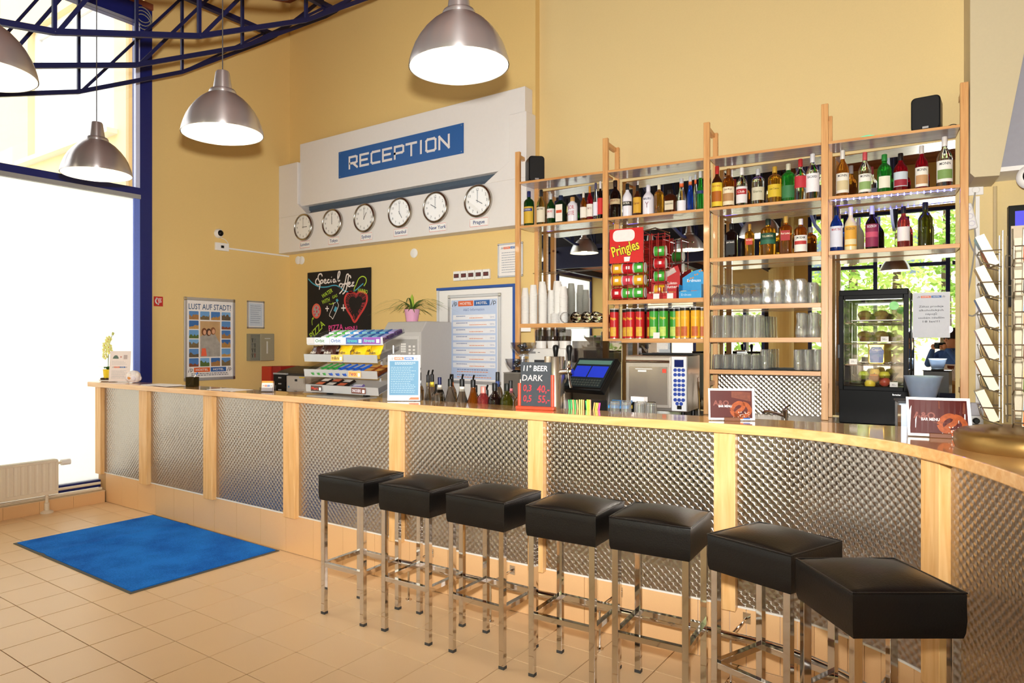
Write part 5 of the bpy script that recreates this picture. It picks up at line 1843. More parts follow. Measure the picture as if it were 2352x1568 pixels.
for i, (a, b, c_) in enumerate([(.94, .05, 'r'), (1.02, .15, 'r'), (1.083, .055, 'r'), (1.165, .055, 'r'), (1.235, .15, 'r'), (1.285, .055, 'g'), (1.366, .055, 'g'), (1.43, .15, 'g'), (1.475, .145, 'y'), (1.541, .055, 'y'), (1.626, .055, 'y'), (1.655, .16, 'y')]):
    nm = {'r': 'red', 'g': 'green', 'y': 'yellow'}[c_]
    ords = ['first', 'second', 'third', 'fourth', 'fifth']
    j = {'r': i, 'g': i - 5, 'y': i - 8}[c_]
    crisp_tube(a, b, c_, '%s %s crisp tube from the left%s' % (ords[j], nm, ', standing in the rear row' if b > .1 else ', standing in front'))
o = obj('price_tag', MB().box(-.027, .027, -.002, 0, 0, .05), PAPER, loc=S(1.318, .006, D2 + .001), rot=(R(-8), 0, SA))
tag(o, 'small white price tag leaning on a green crisp tube', 'tag')

# red wire rack with small crisp cans
REDW = M('A01818', .4, noise=.05)
wr = thing('crisp_rack', 'red wire rack with a red Pringles sign on the shelf', 'rack', S(.93, -.02, D1), SA)
for a in (.015, .15, .285):
    for b in (0, .2):
        obj('wire_upright', MB().tube([(a, b, .004), (a, b, .58)], .004, 6), REDW, wr, smooth=True)
for z in (.012, .115, .225, .33, .45, .575):
    obj('wire_shelf', MB().tube([(.01, 0, z), (.29, 0, z), (.29, .2, z), (.01, .2, z)], .0035, 6, closed=True), REDW, wr, smooth=True)
for a in (.345, .4, .455):
    for b in (.04, .2):
        obj('side_upright', MB().tube([(a, b, .03), (a, b, .56)], .004, 6), REDW, wr, smooth=True)
for z in (.03, .14, .25, .36, .55):
    obj('side_shelf', MB().tube([(.34, .04, z), (.46, .04, z), (.46, .2, z), (.34, .2, z)], .0035, 6, closed=True), REDW, wr, smooth=True)
obj('chrome_bar', MB().tube([(.3, .02, .585), (.38, .02, .6), (.5, .02, .55)], .006, 6), CHROME, wr, smooth=True)
sgn = obj('sign_panel', MB().box(0, .292, -.03, -.024, .315, .61), M('D3201E', .4, noise=.04), wr)
mb = MB(); add_text(mb, 'Pringles', .148, .40, .085, -.0312, width=.24, rot=R(14), bold=.055)
obj('lettering_shadow', mb, M('2A1A14', .5), sgn)
mb = MB(); add_text(mb, 'Pringles', .148, .40, .085, -.0322, width=.24, rot=R(14), bold=.02)
obj('lettering', mb, M('F6DA2A', .5), sgn)
obj('white_patch', MB().rrect(.03, .22, .50, .6, .04, -.0312, -.03), M('ECE9E4', .5), sgn)
obj('price_card', MB().poly([(.13, -.033, .325), (.175, -.033, .327), (.182, -.033, .366), (.128, -.033, .366)]), PAPER, sgn)
def small_can(a, b, z, c_, label, ln=.09, r=.043):
    t = thing('crisp_can', label, 'can', S(.93 + a, -.02 + b, D1 + z), SA, 'small crisp cans in the wire rack')
    m_ = MB(); m_.T = Matrix.Rotation(R(90), 4, 'Y'); m_.lathe([(r, 0), (r, ln)], 20)
    obj('tube', m_, M(c_, .4, noise=.15, scale=20), t, smooth=40)
    for x0 in (-.004, ln):
        m_ = MB(); m_.T = Matrix.Rotation(R(90), 4, 'Y'); m_.lathe([(r + .0015, x0), (r + .0015, x0 + .004)], 20)
        obj('end_cap', m_, M('E9E6E2', .35), t, smooth=40)
    obj('bar_code', MB().box(.03, .062, -r - .001, -r * .95, -.012, .014), PAPER, t)
cols = {'red': 'C8222A', 'yellow': 'E8B02A', 'green': '4DB040', 'pink': 'D9485A'}
k = 0
for (z, row, cs) in ((.06, 'bottom', ('red', 'green', 'green')), (.17, 'middle', ('yellow', 'pink', 'yellow')), (.275, 'upper', ('yellow', 'red', 'green'))):
    for j, c_ in enumerate(cs):
        small_can(.004 + j * .0985, .05, z, cols[c_], '%s small can, %s in the %s row of the red wire rack' % (c_, ('left', 'centre', 'right')[j], row), .086)
for (z, c_, row) in ((.085, 'yellow', 'lowest'), (.2, 'green', 'second'), (.31, 'red', 'third'), (.415, 'green', 'topmost')):
    small_can(.355, .12, z, cols[c_], '%s %s can in the narrow side column of the red rack' % (row, c_), .086)

# display boxes of nuts
def disp_box(a, w, hb, hback, col, label, words, tcol, name='snack_box', lean=0.0):
    t = thing(name, label, 'box', S(a, .02, D1), SA, 'snack display boxes')
    obj('tray', MB().box(0, w, 0, .002, 0, hb * .5).box(0, .002, .002, .13, 0, hb).box(w - .002, w, .002, .13, 0, hb).box(0, w, .002, .13, 0, .003), M(col, .5, noise=.06), t)
    bk = obj('back_card', MB().prism_y([(0, 0), (w, 0), (w, hback * .8), (w * .85, hback), (w * .45, hback * .93), (0, hback * .72)], .13, .133), M(col, .5, noise=.06), t)
    for i, s_ in enumerate(words):
        letters(bk, s_, w * .52, hb * .95 + .035 - i * .032, .024, M(tcol, .5), y=.129, width=w * .62, bold=.012)
    for i in range(6):
        obj('packet', MB().prism_y([(0, 0), (.045, 0), (.04, .012), (.045, .06), (0, .06), (.006, .03)], .02 + i * .016, .03 + i * .016), M(('D9C9A0', 'C86A3A', '3A5AA0')[i % 3], .4), t, loc=(.01 + (w - .065) * ((i * 37) % 10) / 10, 0, .004))
    return t
bx1 = disp_box(1.235, .135, .1, .24, 'B8181E', 'red Studentenfutter snack box with a picture corner', (), 'F0E8E0')
bx2 = disp_box(1.345, .135, .1, .29, 'C01E22', 'red snack box with tilted photo card and white lettering', ('Studenten-', 'futter'), 'F4EEE8')
obj('photo_card', MB().poly([(.0, .1275, .18), (.105, .1275, .235), (.085, .1275, .275), (-.01, .1275, .225)]), M('C9B9B0', .5, noise=.3, scale=30), bx2)
bx3 = disp_box(1.5, .18, .115, .25, '2E9BD6', 'light blue peanut snack box with a stepped back card', ('Erdnuss',), 'E6F2FA')
mb = MB()
for i in range(7):
    mb.disc(.05 + .018 * i, .15 + .014 * i + .01 * (i % 2), .007, .1285, 8)
obj('nut_pictures', mb, M('D98A3A', .5), bx3)
letters(bx3, 'Erdnuss', .06, .02, .02, M('BFE0F2', .5), y=-.0012, width=.08)
for a, lb in ((1.315, 'price tag in front of the left red snack box'), (1.43, 'price tag in front of the right red snack box')):
    o = obj('price_tag', MB().box(-.025, .025, -.002, 0, 0, .045), PAPER, loc=S(a, .012, D1 + .001), rot=(R(-6), 0, SA))
    tag(o, lb, 'tag', 'price tags on the snack shelf')

# ------------------------------------------------------------ drinking glasses
CLEARG = whitened_glass('drinking_glass')
GP = {
    'wine': [(.033, 0), (.04, .03), (.042, .055), (.036, .08), (.014, .1), (.005, .112), (.004, .155), (.012, .162), (.034, .166), (.034, .169)],
    'tumbler': [(.037, 0), (.0365, .005), (.033, .17), (.031, .182), (0, .182), (0, .17), (.031, .168)],
    'short': [(.034, 0), (.033, .004), (.029, .105), (.027, .115), (0, .115), (0, .104), (.026, .1)],
    'beer': [(.036, 0), (.041, .03), (.037, .075), (.03, .12), (.034, .18), (.032, .19), (0, .19), (0, .175)],
    'cyl': [(.031, 0), (.031, .15), (.029, .158), (0, .158), (0, .148)],
}
gsrc = {}
def glass(kind, a, b, z, label, group):
    if kind not in gsrc:
        o = obj('drinking_glass', MB().lathe(GP[kind], 16, cap=False), CLEARG, smooth=40)
        gsrc[kind] = o
    else:
        o = gsrc[kind].copy()
        COL.objects.link(o)
    o.location = S(a, b, z)
    o['label'] = label
    o['category'] = 'glass'
    o['group'] = group
for i in range(5):
    for j in range(3):
        glass('wine', 1.79 + i * .075, .05 + j * .088, B4, 'upturned wine glass on the left of the top glass shelf', 'wine glasses on the top glass shelf')
for i in range(4):
    for j in range(3):
        glass('beer', 2.165 + i * .08, .05 + j * .088, B4, 'upturned ribbed beer glass right of the wine glasses, top glass shelf', 'beer glasses on the top glass shelf')
for i in range(1):
    for j in range(3):
        glass('cyl', 2.49, .05 + j * .088, B4, 'straight glass at the right end of the top glass shelf', 'straight glasses on the top glass shelf')
for i in range(5):
    for j in range(3):
        glass('tumbler', 1.785 + i * .078, .05 + j * .088, B5, 'upturned tall tumbler in the left block of the middle glass shelf', 'tumblers on the middle glass shelf')
for i in range(2):
    for j in range(3):
        glass('beer', 2.41 + i * .085, .05 + j * .09, B5, 'curvy beer glass in the right block of the middle glass shelf', 'beer glasses on the middle glass shelf')
for i in range(5):
    for j in range(3):
        glass('short', 1.79 + i * .071, .05 + j * .08, B6 + .006, 'short upturned glass on the left of the lowest glass shelf', 'short glasses on the lowest glass shelf')
for i in range(2):
    for j in range(2):
        glass('cyl', 2.0 + .075 + i * .066, .145 + j * .085, B6 + .006, 'taller straight glass behind the short ones, lowest glass shelf', 'straight glasses on the lowest glass shelf') if i else None
for i in range(3):
    for j in range(3):
        glass('cyl', 2.39 + i * .066, .05 + j * .085, B6 + .006, 'straight glass in the right block of the lowest glass shelf', 'straight glasses in the right block, lowest shelf')
mm_ = MB()
nx = 24
A_ = []
for i in range(nx + 1):
    x = BAY * 2 + .06 + (BAY - .075) * i / nx
    zz = B6 + .002 + .0025 * abs(math.sin(i * 1.3)) 
    A_.append((mm_.pt((*S(x, .003, 0)[:2], zz)), mm_.pt((*S(x, .29, 0)[:2], zz)), mm_.pt((*S(x, .29, 0)[:2], B6 + .0005)), mm_.pt((*S(x, .003, 0)[:2], B6 + .0005))))
for p, q in zip(A_, A_[1:]):
    mm_.face((p[0], q[0], q[1], p[1])); mm_.face((p[3], q[3], q[0], p[0])[::1]); mm_.face((p[1], q[1], q[2], p[2])); mm_.face((p[2], q[2], q[3], p[3]))
o = obj('shelf_liner', mm_, M('15161A', .8, noise=.2, scale=90))
tag(o, 'black ribbed liner under the glasses on the lowest glass shelf', 'liner')
# ------------------------------------------------------------ back counter and machines
bc = thing('back_counter', 'low steel topped back counter under the bar shelving', 'counter', tuple(SO), SA)
obj('counter_top', MB().box(0.06, 4.2, -0.74, 0.312, 0.93, 0.97), STEEL, bc, bevel=0.003)
for k in range(5):
    cb = obj('cabinet', MB().box(0.07 + k * .85, .9 + k * .85, -.7, .3, 0.06, .93), M('C9C2B6', .5), bc)
    dd = obj('door', MB().box(0.08 + k * .85, .89 + k * .85, -.716, -.701, .1, .9), M('D2CCC0', .45), cb)
obj('backsplash', MB().box(1.765, 2.545, .29, .296, .972, 1.29), STEEL, bc)
def swirl_plane(a0, a1, b, z0, z1):
    mb = MB()
    ids = [mb.pt((a0, b, z0)), mb.pt((a1, b, z0)), mb.pt((a1, b, z1)), mb.pt((a0, b, z1))]
    for i, p in zip(ids, ((a0, z0), (a1, z0), (a1, z1), (a0, z1))):
        mb.uv[i] = p
    mb.face(ids)
    ids = [mb.pt((a0, b + .002, z0)), mb.pt((a1, b + .002, z0)), mb.pt((a1, b + .002, z1)), mb.pt((a0, b + .002, z1))]
    for i in ids:
        mb.uv[i] = (0, 0)
    mb.face(ids[::-1])
    return mb
obj('swirl_sheet', swirl_plane(1.765, 2.545, .287, .972, 1.29), STEEL_SWIRL, bc)
# tap at the sink
tp = thing('sink_tap', 'chrome mixer tap in front of the swirl steel splashback', 'tap', S(2.335, -.35, .97), SA)
obj('body', MB().lathe([(.026, 0), (.026, .006), (.021, .008), (.021, .09), (.012, .098), (0, .1)], 20), CHROME, tp, smooth=40)
obj('spout', MB().tube([(0, 0, .05), (-.05, -.05, .075), (-.11, -.11, .09), (-.125, -.125, .08)], .012, 10), CHROME, tp, smooth=True)
obj('lever', MB().tube([(0, 0, .098), (.01, .02, .115), (.03, .07, .125)], .007, 8), CHROME, tp, smooth=True)

# convection microwave
mw = thing('microwave_oven', 'stainless steel snack oven with a blue button keypad', 'oven', S(1.239, -.6, .97), SA)
W, D, H0, H1 = .463, .45, .065, .487
obj('body', MB().box(0, W, .012, D, H0, H1), STEEL, mw, bevel=.006)
dr = obj('door', MB().box(.006, .345, -.014, .011, H0 + .025, H1 - .01), M('C6BEB4', .32, .75, noise=.05), mw, bevel=.005)
obj('door_handle', MB().tube([(.012, -.028, H1 - .045), (.34, -.028, H1 - .045)], .011, 10).box(.014, .03, -.028, -.014, H1 - .05, H1 - .04).box(.32, .336, -.028, -.014, H1 - .05, H1 - .04), CHROME, dr, smooth=40)
obj('door_window', MB().box(.03, .325, -.0155, -.014, H0 + .05, H1 - .085), M('BDB3A8', .24, .8, noise=.05), dr)
obj('door_label', MB().box(.08, .21, -.0165, -.0155, H1 - .105, H1 - .1).box(.1, .165, -.0165, -.0155, H1 - .125, H1 - .112), PAPER, dr)
obj('warning_sticker', MB().box(.285, .315, -.0165, -.0155, H1 - .13, H1 - .1), M('D9442A', .5), dr)
cp = obj('control_panel', MB().box(.352, W - .004, -.006, .012, H0 + .008, H1 - .006), M('D9DCE0', .4), mw, bevel=.003)
obj('display', MB().box(.372, W - .024, -.0075, -.006, H1 - .085, H1 - .03), M('14205A', .2), cp)
bs = None
rows = [(.335, 3), (.3, 3), (.256, 3), (.222, 3), (.188, 3), (.154, 3), (.112, 3), (.084, 2)]
for z, n in rows:
    for j in range(n):
        x = .4075 + (j - (n - 1) / 2) * .029
        if bs is None:
            m_ = MB(); m_.T = Matrix.Rotation(R(90), 4, 'X'); m_.lathe([(.0135, 0), (.0135, .003), (.011, .004)], 14)
            bs = obj('button', m_, M('22409A', .35), cp, loc=(x, -.006, z + .045))
        else:
            inst(bs, cp, (x, -.006, z + .045))
obj('power_switch', MB().box(.392, .425, -.009, -.006, H0 + .022, H0 + .05), BLACK, cp)
letters(cp, 'menumaster', .4075, H0 + .085, .007, M('3A4A7A', .5), y=-.0068, width=.07)
for x in (.04, W - .04):
    for y in (.05, D - .05):
        obj('foot', MB().lathe([(.018, 0), (.014, H0)], 10, c=(x, y)), BLACK, mw, smooth=True)
o = thing('baking_tray', 'dark flat tray lying on top of the snack oven', 'tray', S(1.34, -.5, .97 + H1), SA)
obj('tray', MB().box(0, .38, 0, .3, 0.001, .012), BLACK, o, bevel=.003)
obj('rim', MB().tube([(0, 0, .014), (.38, 0, .014), (.38, .3, .014), (0, .3, .014)], .004, 6, closed=True), DARK, o)
lv = thing('bar_spoon', 'chrome handle hanging on the post beside the oven', 'utensil', S(1.735, -.32, .972), SA)
obj('handle', MB().tube([(0, 0, 0), (-.004, 0, .15), (-.012, 0, .28)], .009, 8), CHROME, lv, smooth=True)
obj('hook', MB().tube([(-.012, 0, .28), (-.016, .01, .31), (-.012, .025, .315)], .003, 6), CHROME, lv, smooth=True)

# coffee machine
cm = thing('coffee_machine', 'pale grey coffee machine with bean hoppers on top', 'machine', S(.364, -.5, .97), SA)
obj('body', MB().box(0, .34, 0, .5, 0, .537), M('D8D5CF', .4, noise=.03), cm, bevel=.01)
dpn = obj('display_panel', MB().box(.0, .34, -.008, 0, .28, .4), BLACK, cm, bevel=.003)
obj('upper_panel', MB().box(.06, .34, -.006, 0, .4, .44), DARK, cm)
obj('screen', MB().box(.11, .25, -.01, -.008, .3, .375), M('3A4FA0', .3, noise=.05, emit=.35), dpn)
for i in range(3):
    obj('icon', MB().box(.125 + i * .042, .148 + i * .042, -.011, -.01, .315, .34), M('E6EAF4', .4, emit=.3), dpn)
obj('brand_mark', MB().box(.02, .07, -.002, 0, .495, .5).box(.02, .07, -.002, 0, .503, .508).box(.09, .11, -.002, 0, .5, .505), M('3A3A3A', .5), cm)
obj('spout', MB().box(.12, .22, -.06, 0, .2, .28), STEEL, cm, bevel=.006)
obj('drip_tray', MB().box(.02, .32, -.08, 0, 0, .05), STEEL, cm)
HOP = pane_mat('smoked_plastic', (.45, .42, .42), .1)
for i, x in enumerate((.06, .17, .28)):
    h_ = obj('bean_hopper', MB().lathe([(.052, .6), (.054, .68), (.05, .7), (0, .7)], 20, c=(x, .14), cap=False), HOP, cm, smooth=40)
    obj('hopper_base', MB().lathe([(.046, .537), (.05, .6), (0, .6)], 20, c=(x, .14), cap=False), M('DCD8D2', .4), h_, smooth=40)
    obj('beans', MB().lathe([(0, .601), (.048, .601), (.05, .64), (0, .645)], 16, c=(x, .14)), M('4A3428', .8, noise=.4, scale=120), h_, smooth=40)
obj('rear_tank', MB().box(.36, .68, .1, .42, 0, .42), M('6E6A66', .25, .3), cm, bevel=.008)
obj('tank_cover', MB().box(.36, .68, .1, .42, .42, .6), HOP, cm)
o = obj('white_label', MB().box(0, .1, 0, .003, 0, .035), PAPER, loc=S(.06, .002, 1.66), rot=(0, 0, SA))
tag(o, 'blank white label strip below the cup shelf', 'label')

# box with two bowls of wrapped capsules
gb = thing('grey_box', 'dark grey metal box behind the beer sign carrying two bowls', 'box', S(.33, -.56, .97), SA)
obj('case', MB().box(-.11, .1, -.12, .1, 0, .328), M('6A645C', .4, .3, noise=.06), gb, bevel=.004)
obj('top_edge', MB().box(-.112, .102, -.122, .102, .328, .336), M('8A847C', .4, .3), gb)
PLAS = pane_mat('clear_plastic', (.82, .82, .84), .1)
for z, r, h, lb, off in ((.97 + .353, .1, .095, 'lower', -.035), (.97 + .487, .112, .1, 'upper', .03)):
    t = thing('plastic_bowl', '%s clear plastic bowl of dark wrapped capsules' % lb, 'bowl', S(.33 + off, -.58, z), SA, 'plastic bowls')
    obj('bowl', MB().lathe([(.03, 0), (.05, .004), (r * .85, h * .5), (r, h), (r - .003, h), (r * .83, h * .5), (.045, .008), (0, .008)], 24, cap=False), PLAS, t, smooth=40)
    obj('stand', MB().lathe([(.045, -.016), (.045, -.01), (.03, -.002), (.03, 0)], 16), BLACK if lb == 'lower' else SILVER, t, smooth=40)
    rnd = random.Random(len(lb) * 7 + int(z * 10))
    for i in range(14):
        aa, rr = rnd.uniform(0, 6.28), rnd.uniform(0, r * .55)
        c_ = (rr * math.cos(aa), rr * math.sin(aa), .03 + rnd.uniform(0, h * .6))
        obj('capsule', MB().ball((0, 0, 0), .018, 8, 5, .6), M(('2A2C30', '6E7478', 'A9ADAE', '3E4A40')[i % 4], .35, .3), t, smooth=True, loc=c_)
obj('bowl_post', MB().tube([(.02, -.02, .336), (.02, -.02, .475)], .018, 10), SILVER, gb, smooth=True)

# ------------------------------------------------------------ on the staff worktop
bt_ = thing('beer_tap', 'round stainless beer font with black tap handles', 'beer tap', (-2.122, 3.85, .9))
COLM = M('C2B6A6', .2, .9, noise=.05)
obj('column', MB().lathe([(.075, 0), (.075, .01), (.062, .014), (.062, .566), (.06, .57), (0, .57)], 40), COLM, bt_, smooth=40)
for x, nm in ((.02, 'rear'), (.118, 'right')):
    hb = obj('tap_handle', MB().lathe([(.009, .565 if nm == 'rear' else .54), (.012, .575), (.017, .605), (.019, .625), (.015, .638), (0, .643)], 16, c=(x, -.02 if nm == 'rear' else -.03)), BLACK, bt_, smooth=40)
obj('tap_arm', MB().tube([(.05, -.02, .475), (.14, -.03, .482)], .017, 12), CHROME, bt_, smooth=40)
obj('tap_body', MB().lathe([(.013, .47), (.018, .475), (.018, .5), (.011, .51), (.014, .52), (.01, .545)], 16, c=(.118, -.03)), CHROME, bt_, smooth=40)
obj('tap_spout', MB().tube([(.118, -.035, .47), (.13, -.05, .43), (.145, -.06, .385)], .007, 8), CHROME, bt_, smooth=True)

ps = thing('till_screen', 'black touch screen till with blue panels on its display', 'till', (-1.95, 3.98, .9), R(-14))
obj('pedestal', MB().box(-.06, .06, -.02, .1, .03, .3).box(-.12, .12, -.09, .13, 0, .03), BLACK_MATT, ps, bevel=.006)
hd = obj('screen_housing', MB().box(-.155, .155, -.018, .03, -.125, .125), BLACK, ps, bevel=.008, loc=(0.01, 0, .455), rot=(R(-40), 0, 0))
obj('lcd', MB().box(-.14, .14, -.0195, -.018, -.105, .112), M('1C2426', .15, noise=.1, emit=.02), hd)
obj('blue_panel', MB().box(-.125, -.01, -.0205, -.0195, -.03, .055), M('1C2E9C', .2, emit=.5), hd)
obj('blue_panel', MB().box(.0, .125, -.0205, -.0195, -.03, .055), M('1C2E9C', .2, emit=.5), hd)
obj('green_bar', MB().box(-.13, .13, -.0205, -.0195, .07, .1), M('4A6A60', .3, emit=.1), hd)
kk = MB()
for i in range(3):
    for j in range(12):
        kk.box(-.12 + j * .0205, -.105 + j * .0205, -.021, -.0195, -.095 + i * .018, -.083 + i * .018)
kk_ = obj('screen_keys', kk, M('343A36', .4), hd)
kk_['kind'] = 'stuff'

bq = thing('bottle_trough', 'steel speed rail behind the counter holding spirit bottles', 'rack', (0, 0, .9))
obj('trough', MB().box(-3.22, -2.2, 3.665, 3.675, 0, .2).box(-3.22, -2.2, 3.675, 3.86, .11, .125).box(-3.22, -2.2, 3.85, 3.86, .125, .2).box(-3.22, -2.2, 3.675, 3.685, 0, .11), STEEL, bq)
SR = [(-3.099, 3.72, 1.351, 'std', 'clear', '161616', 'DDE4EC', 'clear bottle with pourer right of the blue menu sheet'), (-3.05, 3.8, 1.337, 'std', 'clear', '161616', 'E6C93A', 'clear bottle with a yellow neck mark in the speed rail'),
      (-3.021, 3.72, 1.337, 'slim', 'clear', '161616', None, 'slim clear bottle with a black pourer'), (-2.972, 3.76, 1.274, 'low', 'clear', '161616', '1C1C1E', 'short bottle with a tall black cap'),
      (-2.921, 3.72, 1.323, 'std', 'clear', '1C2048', 'F0E4D0', 'clear bottle with a dark blue cap and little amber liquid'), (-2.88, 3.8, 1.342, 'std', 'clear', '161616', 'B8602A', 'rear clear bottle with orange neck label'),
      (-2.831, 3.72, 1.315, 'round', 'clear', '161616', None, 'bell shaped clear bottle with black pourer'), (-2.734, 3.72, 1.317, 'round', 'clear', '161616', 'E4DED2', 'round clear bottle with yellow neck band'),
      (-2.69, 3.81, 1.274, 'std', 'clear', '161616', None, 'rear clear bottle peeking between two round ones'), (-2.645, 3.72, 1.315, 'round', 'amber', '161616', None, 'amber bottle with black pourer and yellow ring'),
      (-2.6, 3.81, 1.248, 'slim', 'dark', '161616', None, 'small dark bottle behind the amber one'), (-2.565, 3.72, 1.275, 'low', 'rose', 'C88A80', None, 'pinkish brown bottle with a foiled neck'),
      (-2.508, 3.8, 1.366, 'std', 'clear', '161616', '2A3F7A', 'tall clear bottle with a dark blue neck band'), (-2.477, 3.72, 1.299, 'wine', 'dark', '141418', None, 'black wine bottle in the speed rail'),
      (-2.415, 3.81, 1.314, 'std', 'clear', '161616', 'C06A70', 'rear clear bottle with a red patterned label'), (-2.385, 3.72, 1.301, 'wine', 'olive', '141814', None, 'olive green wine bottle in the speed rail'),
      (-2.325, 3.8, 1.325, 'std', 'clear', 'EDE8DC', None, 'clear bottle with a long white cap'), (-2.284, 3.72, 1.291, 'wine', 'amber', '24402E', 'E8E0C8', 'amber bottle with green and cream neck by the beer sign')]
rs = {'wine': .044, 'round': .046, 'low': .04, 'slim': .026, 'std': .036}
for i, (x, y, top, stl, gl_, cp_, nb, ds) in enumerate(SR):
    h = top - 1.0252
    t = bottle((x, y, 1.0252), R(30), h, rs[stl], stl, gl_, cp_, None, ds, group='spirit bottles in the speed rail')
    if nb:
        r = rs[stl] * PROF[stl][-1][0]
        obj('neck_band', MB().lathe([(r * 1.12, h * .72), (r * 1.12, h * .83)], 12), M(nb, .5), t, smooth=True)
    if stl in ('round', 'slim') or i in (0, 1):
        obj('pourer', MB().tube([(0, 0, h * .97), (.002, -.004, h + .012), (.008, -.012, h + .03)], .006, 8), BLACK, t, smooth=True)

dt = thing('drip_stand', 'steel stand with stacked tumblers behind the counter', 'stand', (0, 0, .9))
obj('stand', MB().box(-1.76, -1.46, 3.8, 3.98, 0, .2), STEEL, dt)
for i, (x, y) in enumerate(((-1.72, 3.84), (-1.65, 3.84), (-1.575, 3.85), (-1.505, 3.85), (-1.69, 3.93), (-1.6, 3.94))):
    gsrc_o = gsrc['short'].copy()
    COL.objects.link(gsrc_o)
    gsrc_o.location = (x, y, 1.1002)
    gsrc_o['label'] = 'upturned short tumbler behind the bar top right of the straws'
    gsrc_o['group'] = 'tumblers behind the bar top'
sb = thing('straw_box', 'steel box for drinking straws behind the bar top', 'box', (0, 0, .9))
obj('box', MB().box(-2.0, -1.72, 3.78, 3.79, 0, .12).box(-2.0, -1.72, 3.68, 3.69, 0, .12).box(-2.0, -1.99, 3.69, 3.78, 0, .12).box(-1.73, -1.72, 3.69, 3.78, 0, .12).box(-1.99, -1.73, 3.69, 3.78, 0, .01), STEEL, sb)
rnd = random.Random(4)
def straw(x, y, dx, col, nm):
    z1 = 1.226 - abs(dx) * .3
    m_ = MB().tube([(x - dx, y + .01, .915), (x, y, z1)], .0042, 8)
    o = obj('drinking_straw', m_, M(col, .35, noise=.03, emit=.06), smooth=True)
    tag(o, nm, 'straw', 'drinking straws')
SC = {'green': '35C85A', 'orange': 'F2A86A', 'yellow': 'E4EC7A', 'pink': 'F04AA8', 'lime': 'C6E23A'}
for i, (x, c_) in enumerate([(-1.952, 'green'), (-1.943, 'green'), (-1.935, 'orange'), (-1.926, 'orange'), (-1.918, 'green'), (-1.91, 'yellow'), (-1.9, 'orange'), (-1.888, 'yellow'), (-1.879, 'yellow'), (-1.87, 'yellow'), (-1.862, 'orange'), (-1.852, 'green')]):
    straw(x, 3.715 + (i % 3) * .01, -.02 if i < 7 else (.01 if i < 11 else -.03), SC[c_], '%s %s drinking straw of the left bunch' % (('first', 'second', 'third', 'fourth', 'fifth', 'sixth', 'seventh', 'eighth', 'ninth', 'tenth', 'eleventh', 'last')[i], c_))
for i, (x, c_) in enumerate([(-1.836, 'lime'), (-1.826, 'lime'), (-1.817, 'orange')]):
    straw(x, 3.72, .0, SC[c_], '%s upright straw of the middle bunch, %s one' % (c_, ('left', 'middle', 'right')[i]))
for i, (x, c_) in enumerate([(-1.79, 'orange'), (-1.778, 'lime'), (-1.768, 'orange'), (-1.757, 'pink')]):
    straw(x, 3.72, .05, SC[c_], '%s straw leaning right, %s of four' % (c_, ('first', 'second', 'third', 'last')[i]))
rp = thing('receipt_printer', 'black receipt printer with paper roll beside the till', 'printer', (-1.68, 4.02, .9), R(-10))
obj('body', MB().box(-.07, .08, 0, .12, 0, .3), BLACK, rp, bevel=.008)
obj('paper', MB().box(-.04, .05, .03, .07, .3, .33), PAPER, rp)
obj('sticker', MB().box(-.06, -.01, -.002, 0, .26, .28), M('D9B92A', .5), rp)
cr_ = thing('card_reader', 'small blue card reader behind the straws', 'device', (-1.72, 3.9, .9), R(10))
obj('stand', MB().box(-.03, .03, 0, .05, .0, .26), BLACK_MATT, cr_)
obj('face', MB().prism_x([(-.02, .27), (.08, .3), (.08, .312), (-.02, .285)], -.06, .06), M('2A7FC0', .4), cr_)

# ------------------------------------------------------------ display fridge
FBLACK = M('0A0A0A', 0.4, noise=0.1, spec=0.08)
fg = thing('display_fridge', 'black glass countertop fridge with muffins, a pouch and fruit', 'fridge', S(2.671, -.1, .972), SA - R(4))
W, D, H = .427, .386, .965
z0, z1 = .26, .905
f_ = MB()
f_.box(0, W, 0, D, 0, z0)
obj('base_unit', f_, FBLACK, fg, bevel=.004)
obj('top_unit', MB().box(0, W, 0, D, z1 + .0, H), FBLACK, fg, bevel=.006)
for x in (0, W - .03):
    for y in (0.012, D - .03):
        obj('corner_post', MB().box(x, x + .03, y, y + .03, z0, z1), FBLACK, fg)
dfr = obj('door', MB().box(0, .03, -.02, .011, z0 - .02, z1 + .02).box(W - .03, W, -.02, .011, z0 - .02, z1 + .02).box(.03, W - .03, -.02, .011, z0 - .02, z0 + .01).box(.03, W - .03, -.02, .011, z1 - .01, z1 + .02), FBLACK, fg, bevel=.003)
obj('door_glass', MB().box(.03, W - .03, -.006, -.001, z0 + .01, z1 - .01), PANE, dfr)
obj('door_handle', MB().box(-.006, .012, -.032, -.02, .47, .57), DARK, dfr, bevel=.003)
obj('side_glass', MB().box(.002, .006, .042, D - .03, z0, z1), PANE, fg)
obj('side_glass', MB().box(W - .006, W - .002, .042, D - .03, z0, z1), PANE, fg)
obj('rear_glass', MB().box(.03, W - .03, D - .012, D - .008, z0, z1), PANE, fg)
obj('lamp', MB().box(.04, W - .04, .03, .05, z1 - .012, z1), M('F4FAF0', .4, emit=2.5), fg)
letters(fg, 'Bartscher', W - .07, z0 - .05, .012, SILVER, y=-.003, width=.05)
shz = [z0 + .012, .42, .575, .725]
for z in shz[1:]:
    so_ = obj('wire_shelf', MB().tube([(.012, .03, z), (W - .012, .03, z), (W - .012, D - .03, z), (.012, D - .03, z)], .004, 6, closed=True), CHROME, fg)
    for i in range(9):
        x = .03 + i * (W - .06) / 8
        obj('wire', MB().tube([(x, .03, z), (x, D - .03, z)], .0018, 5), CHROME, so_)
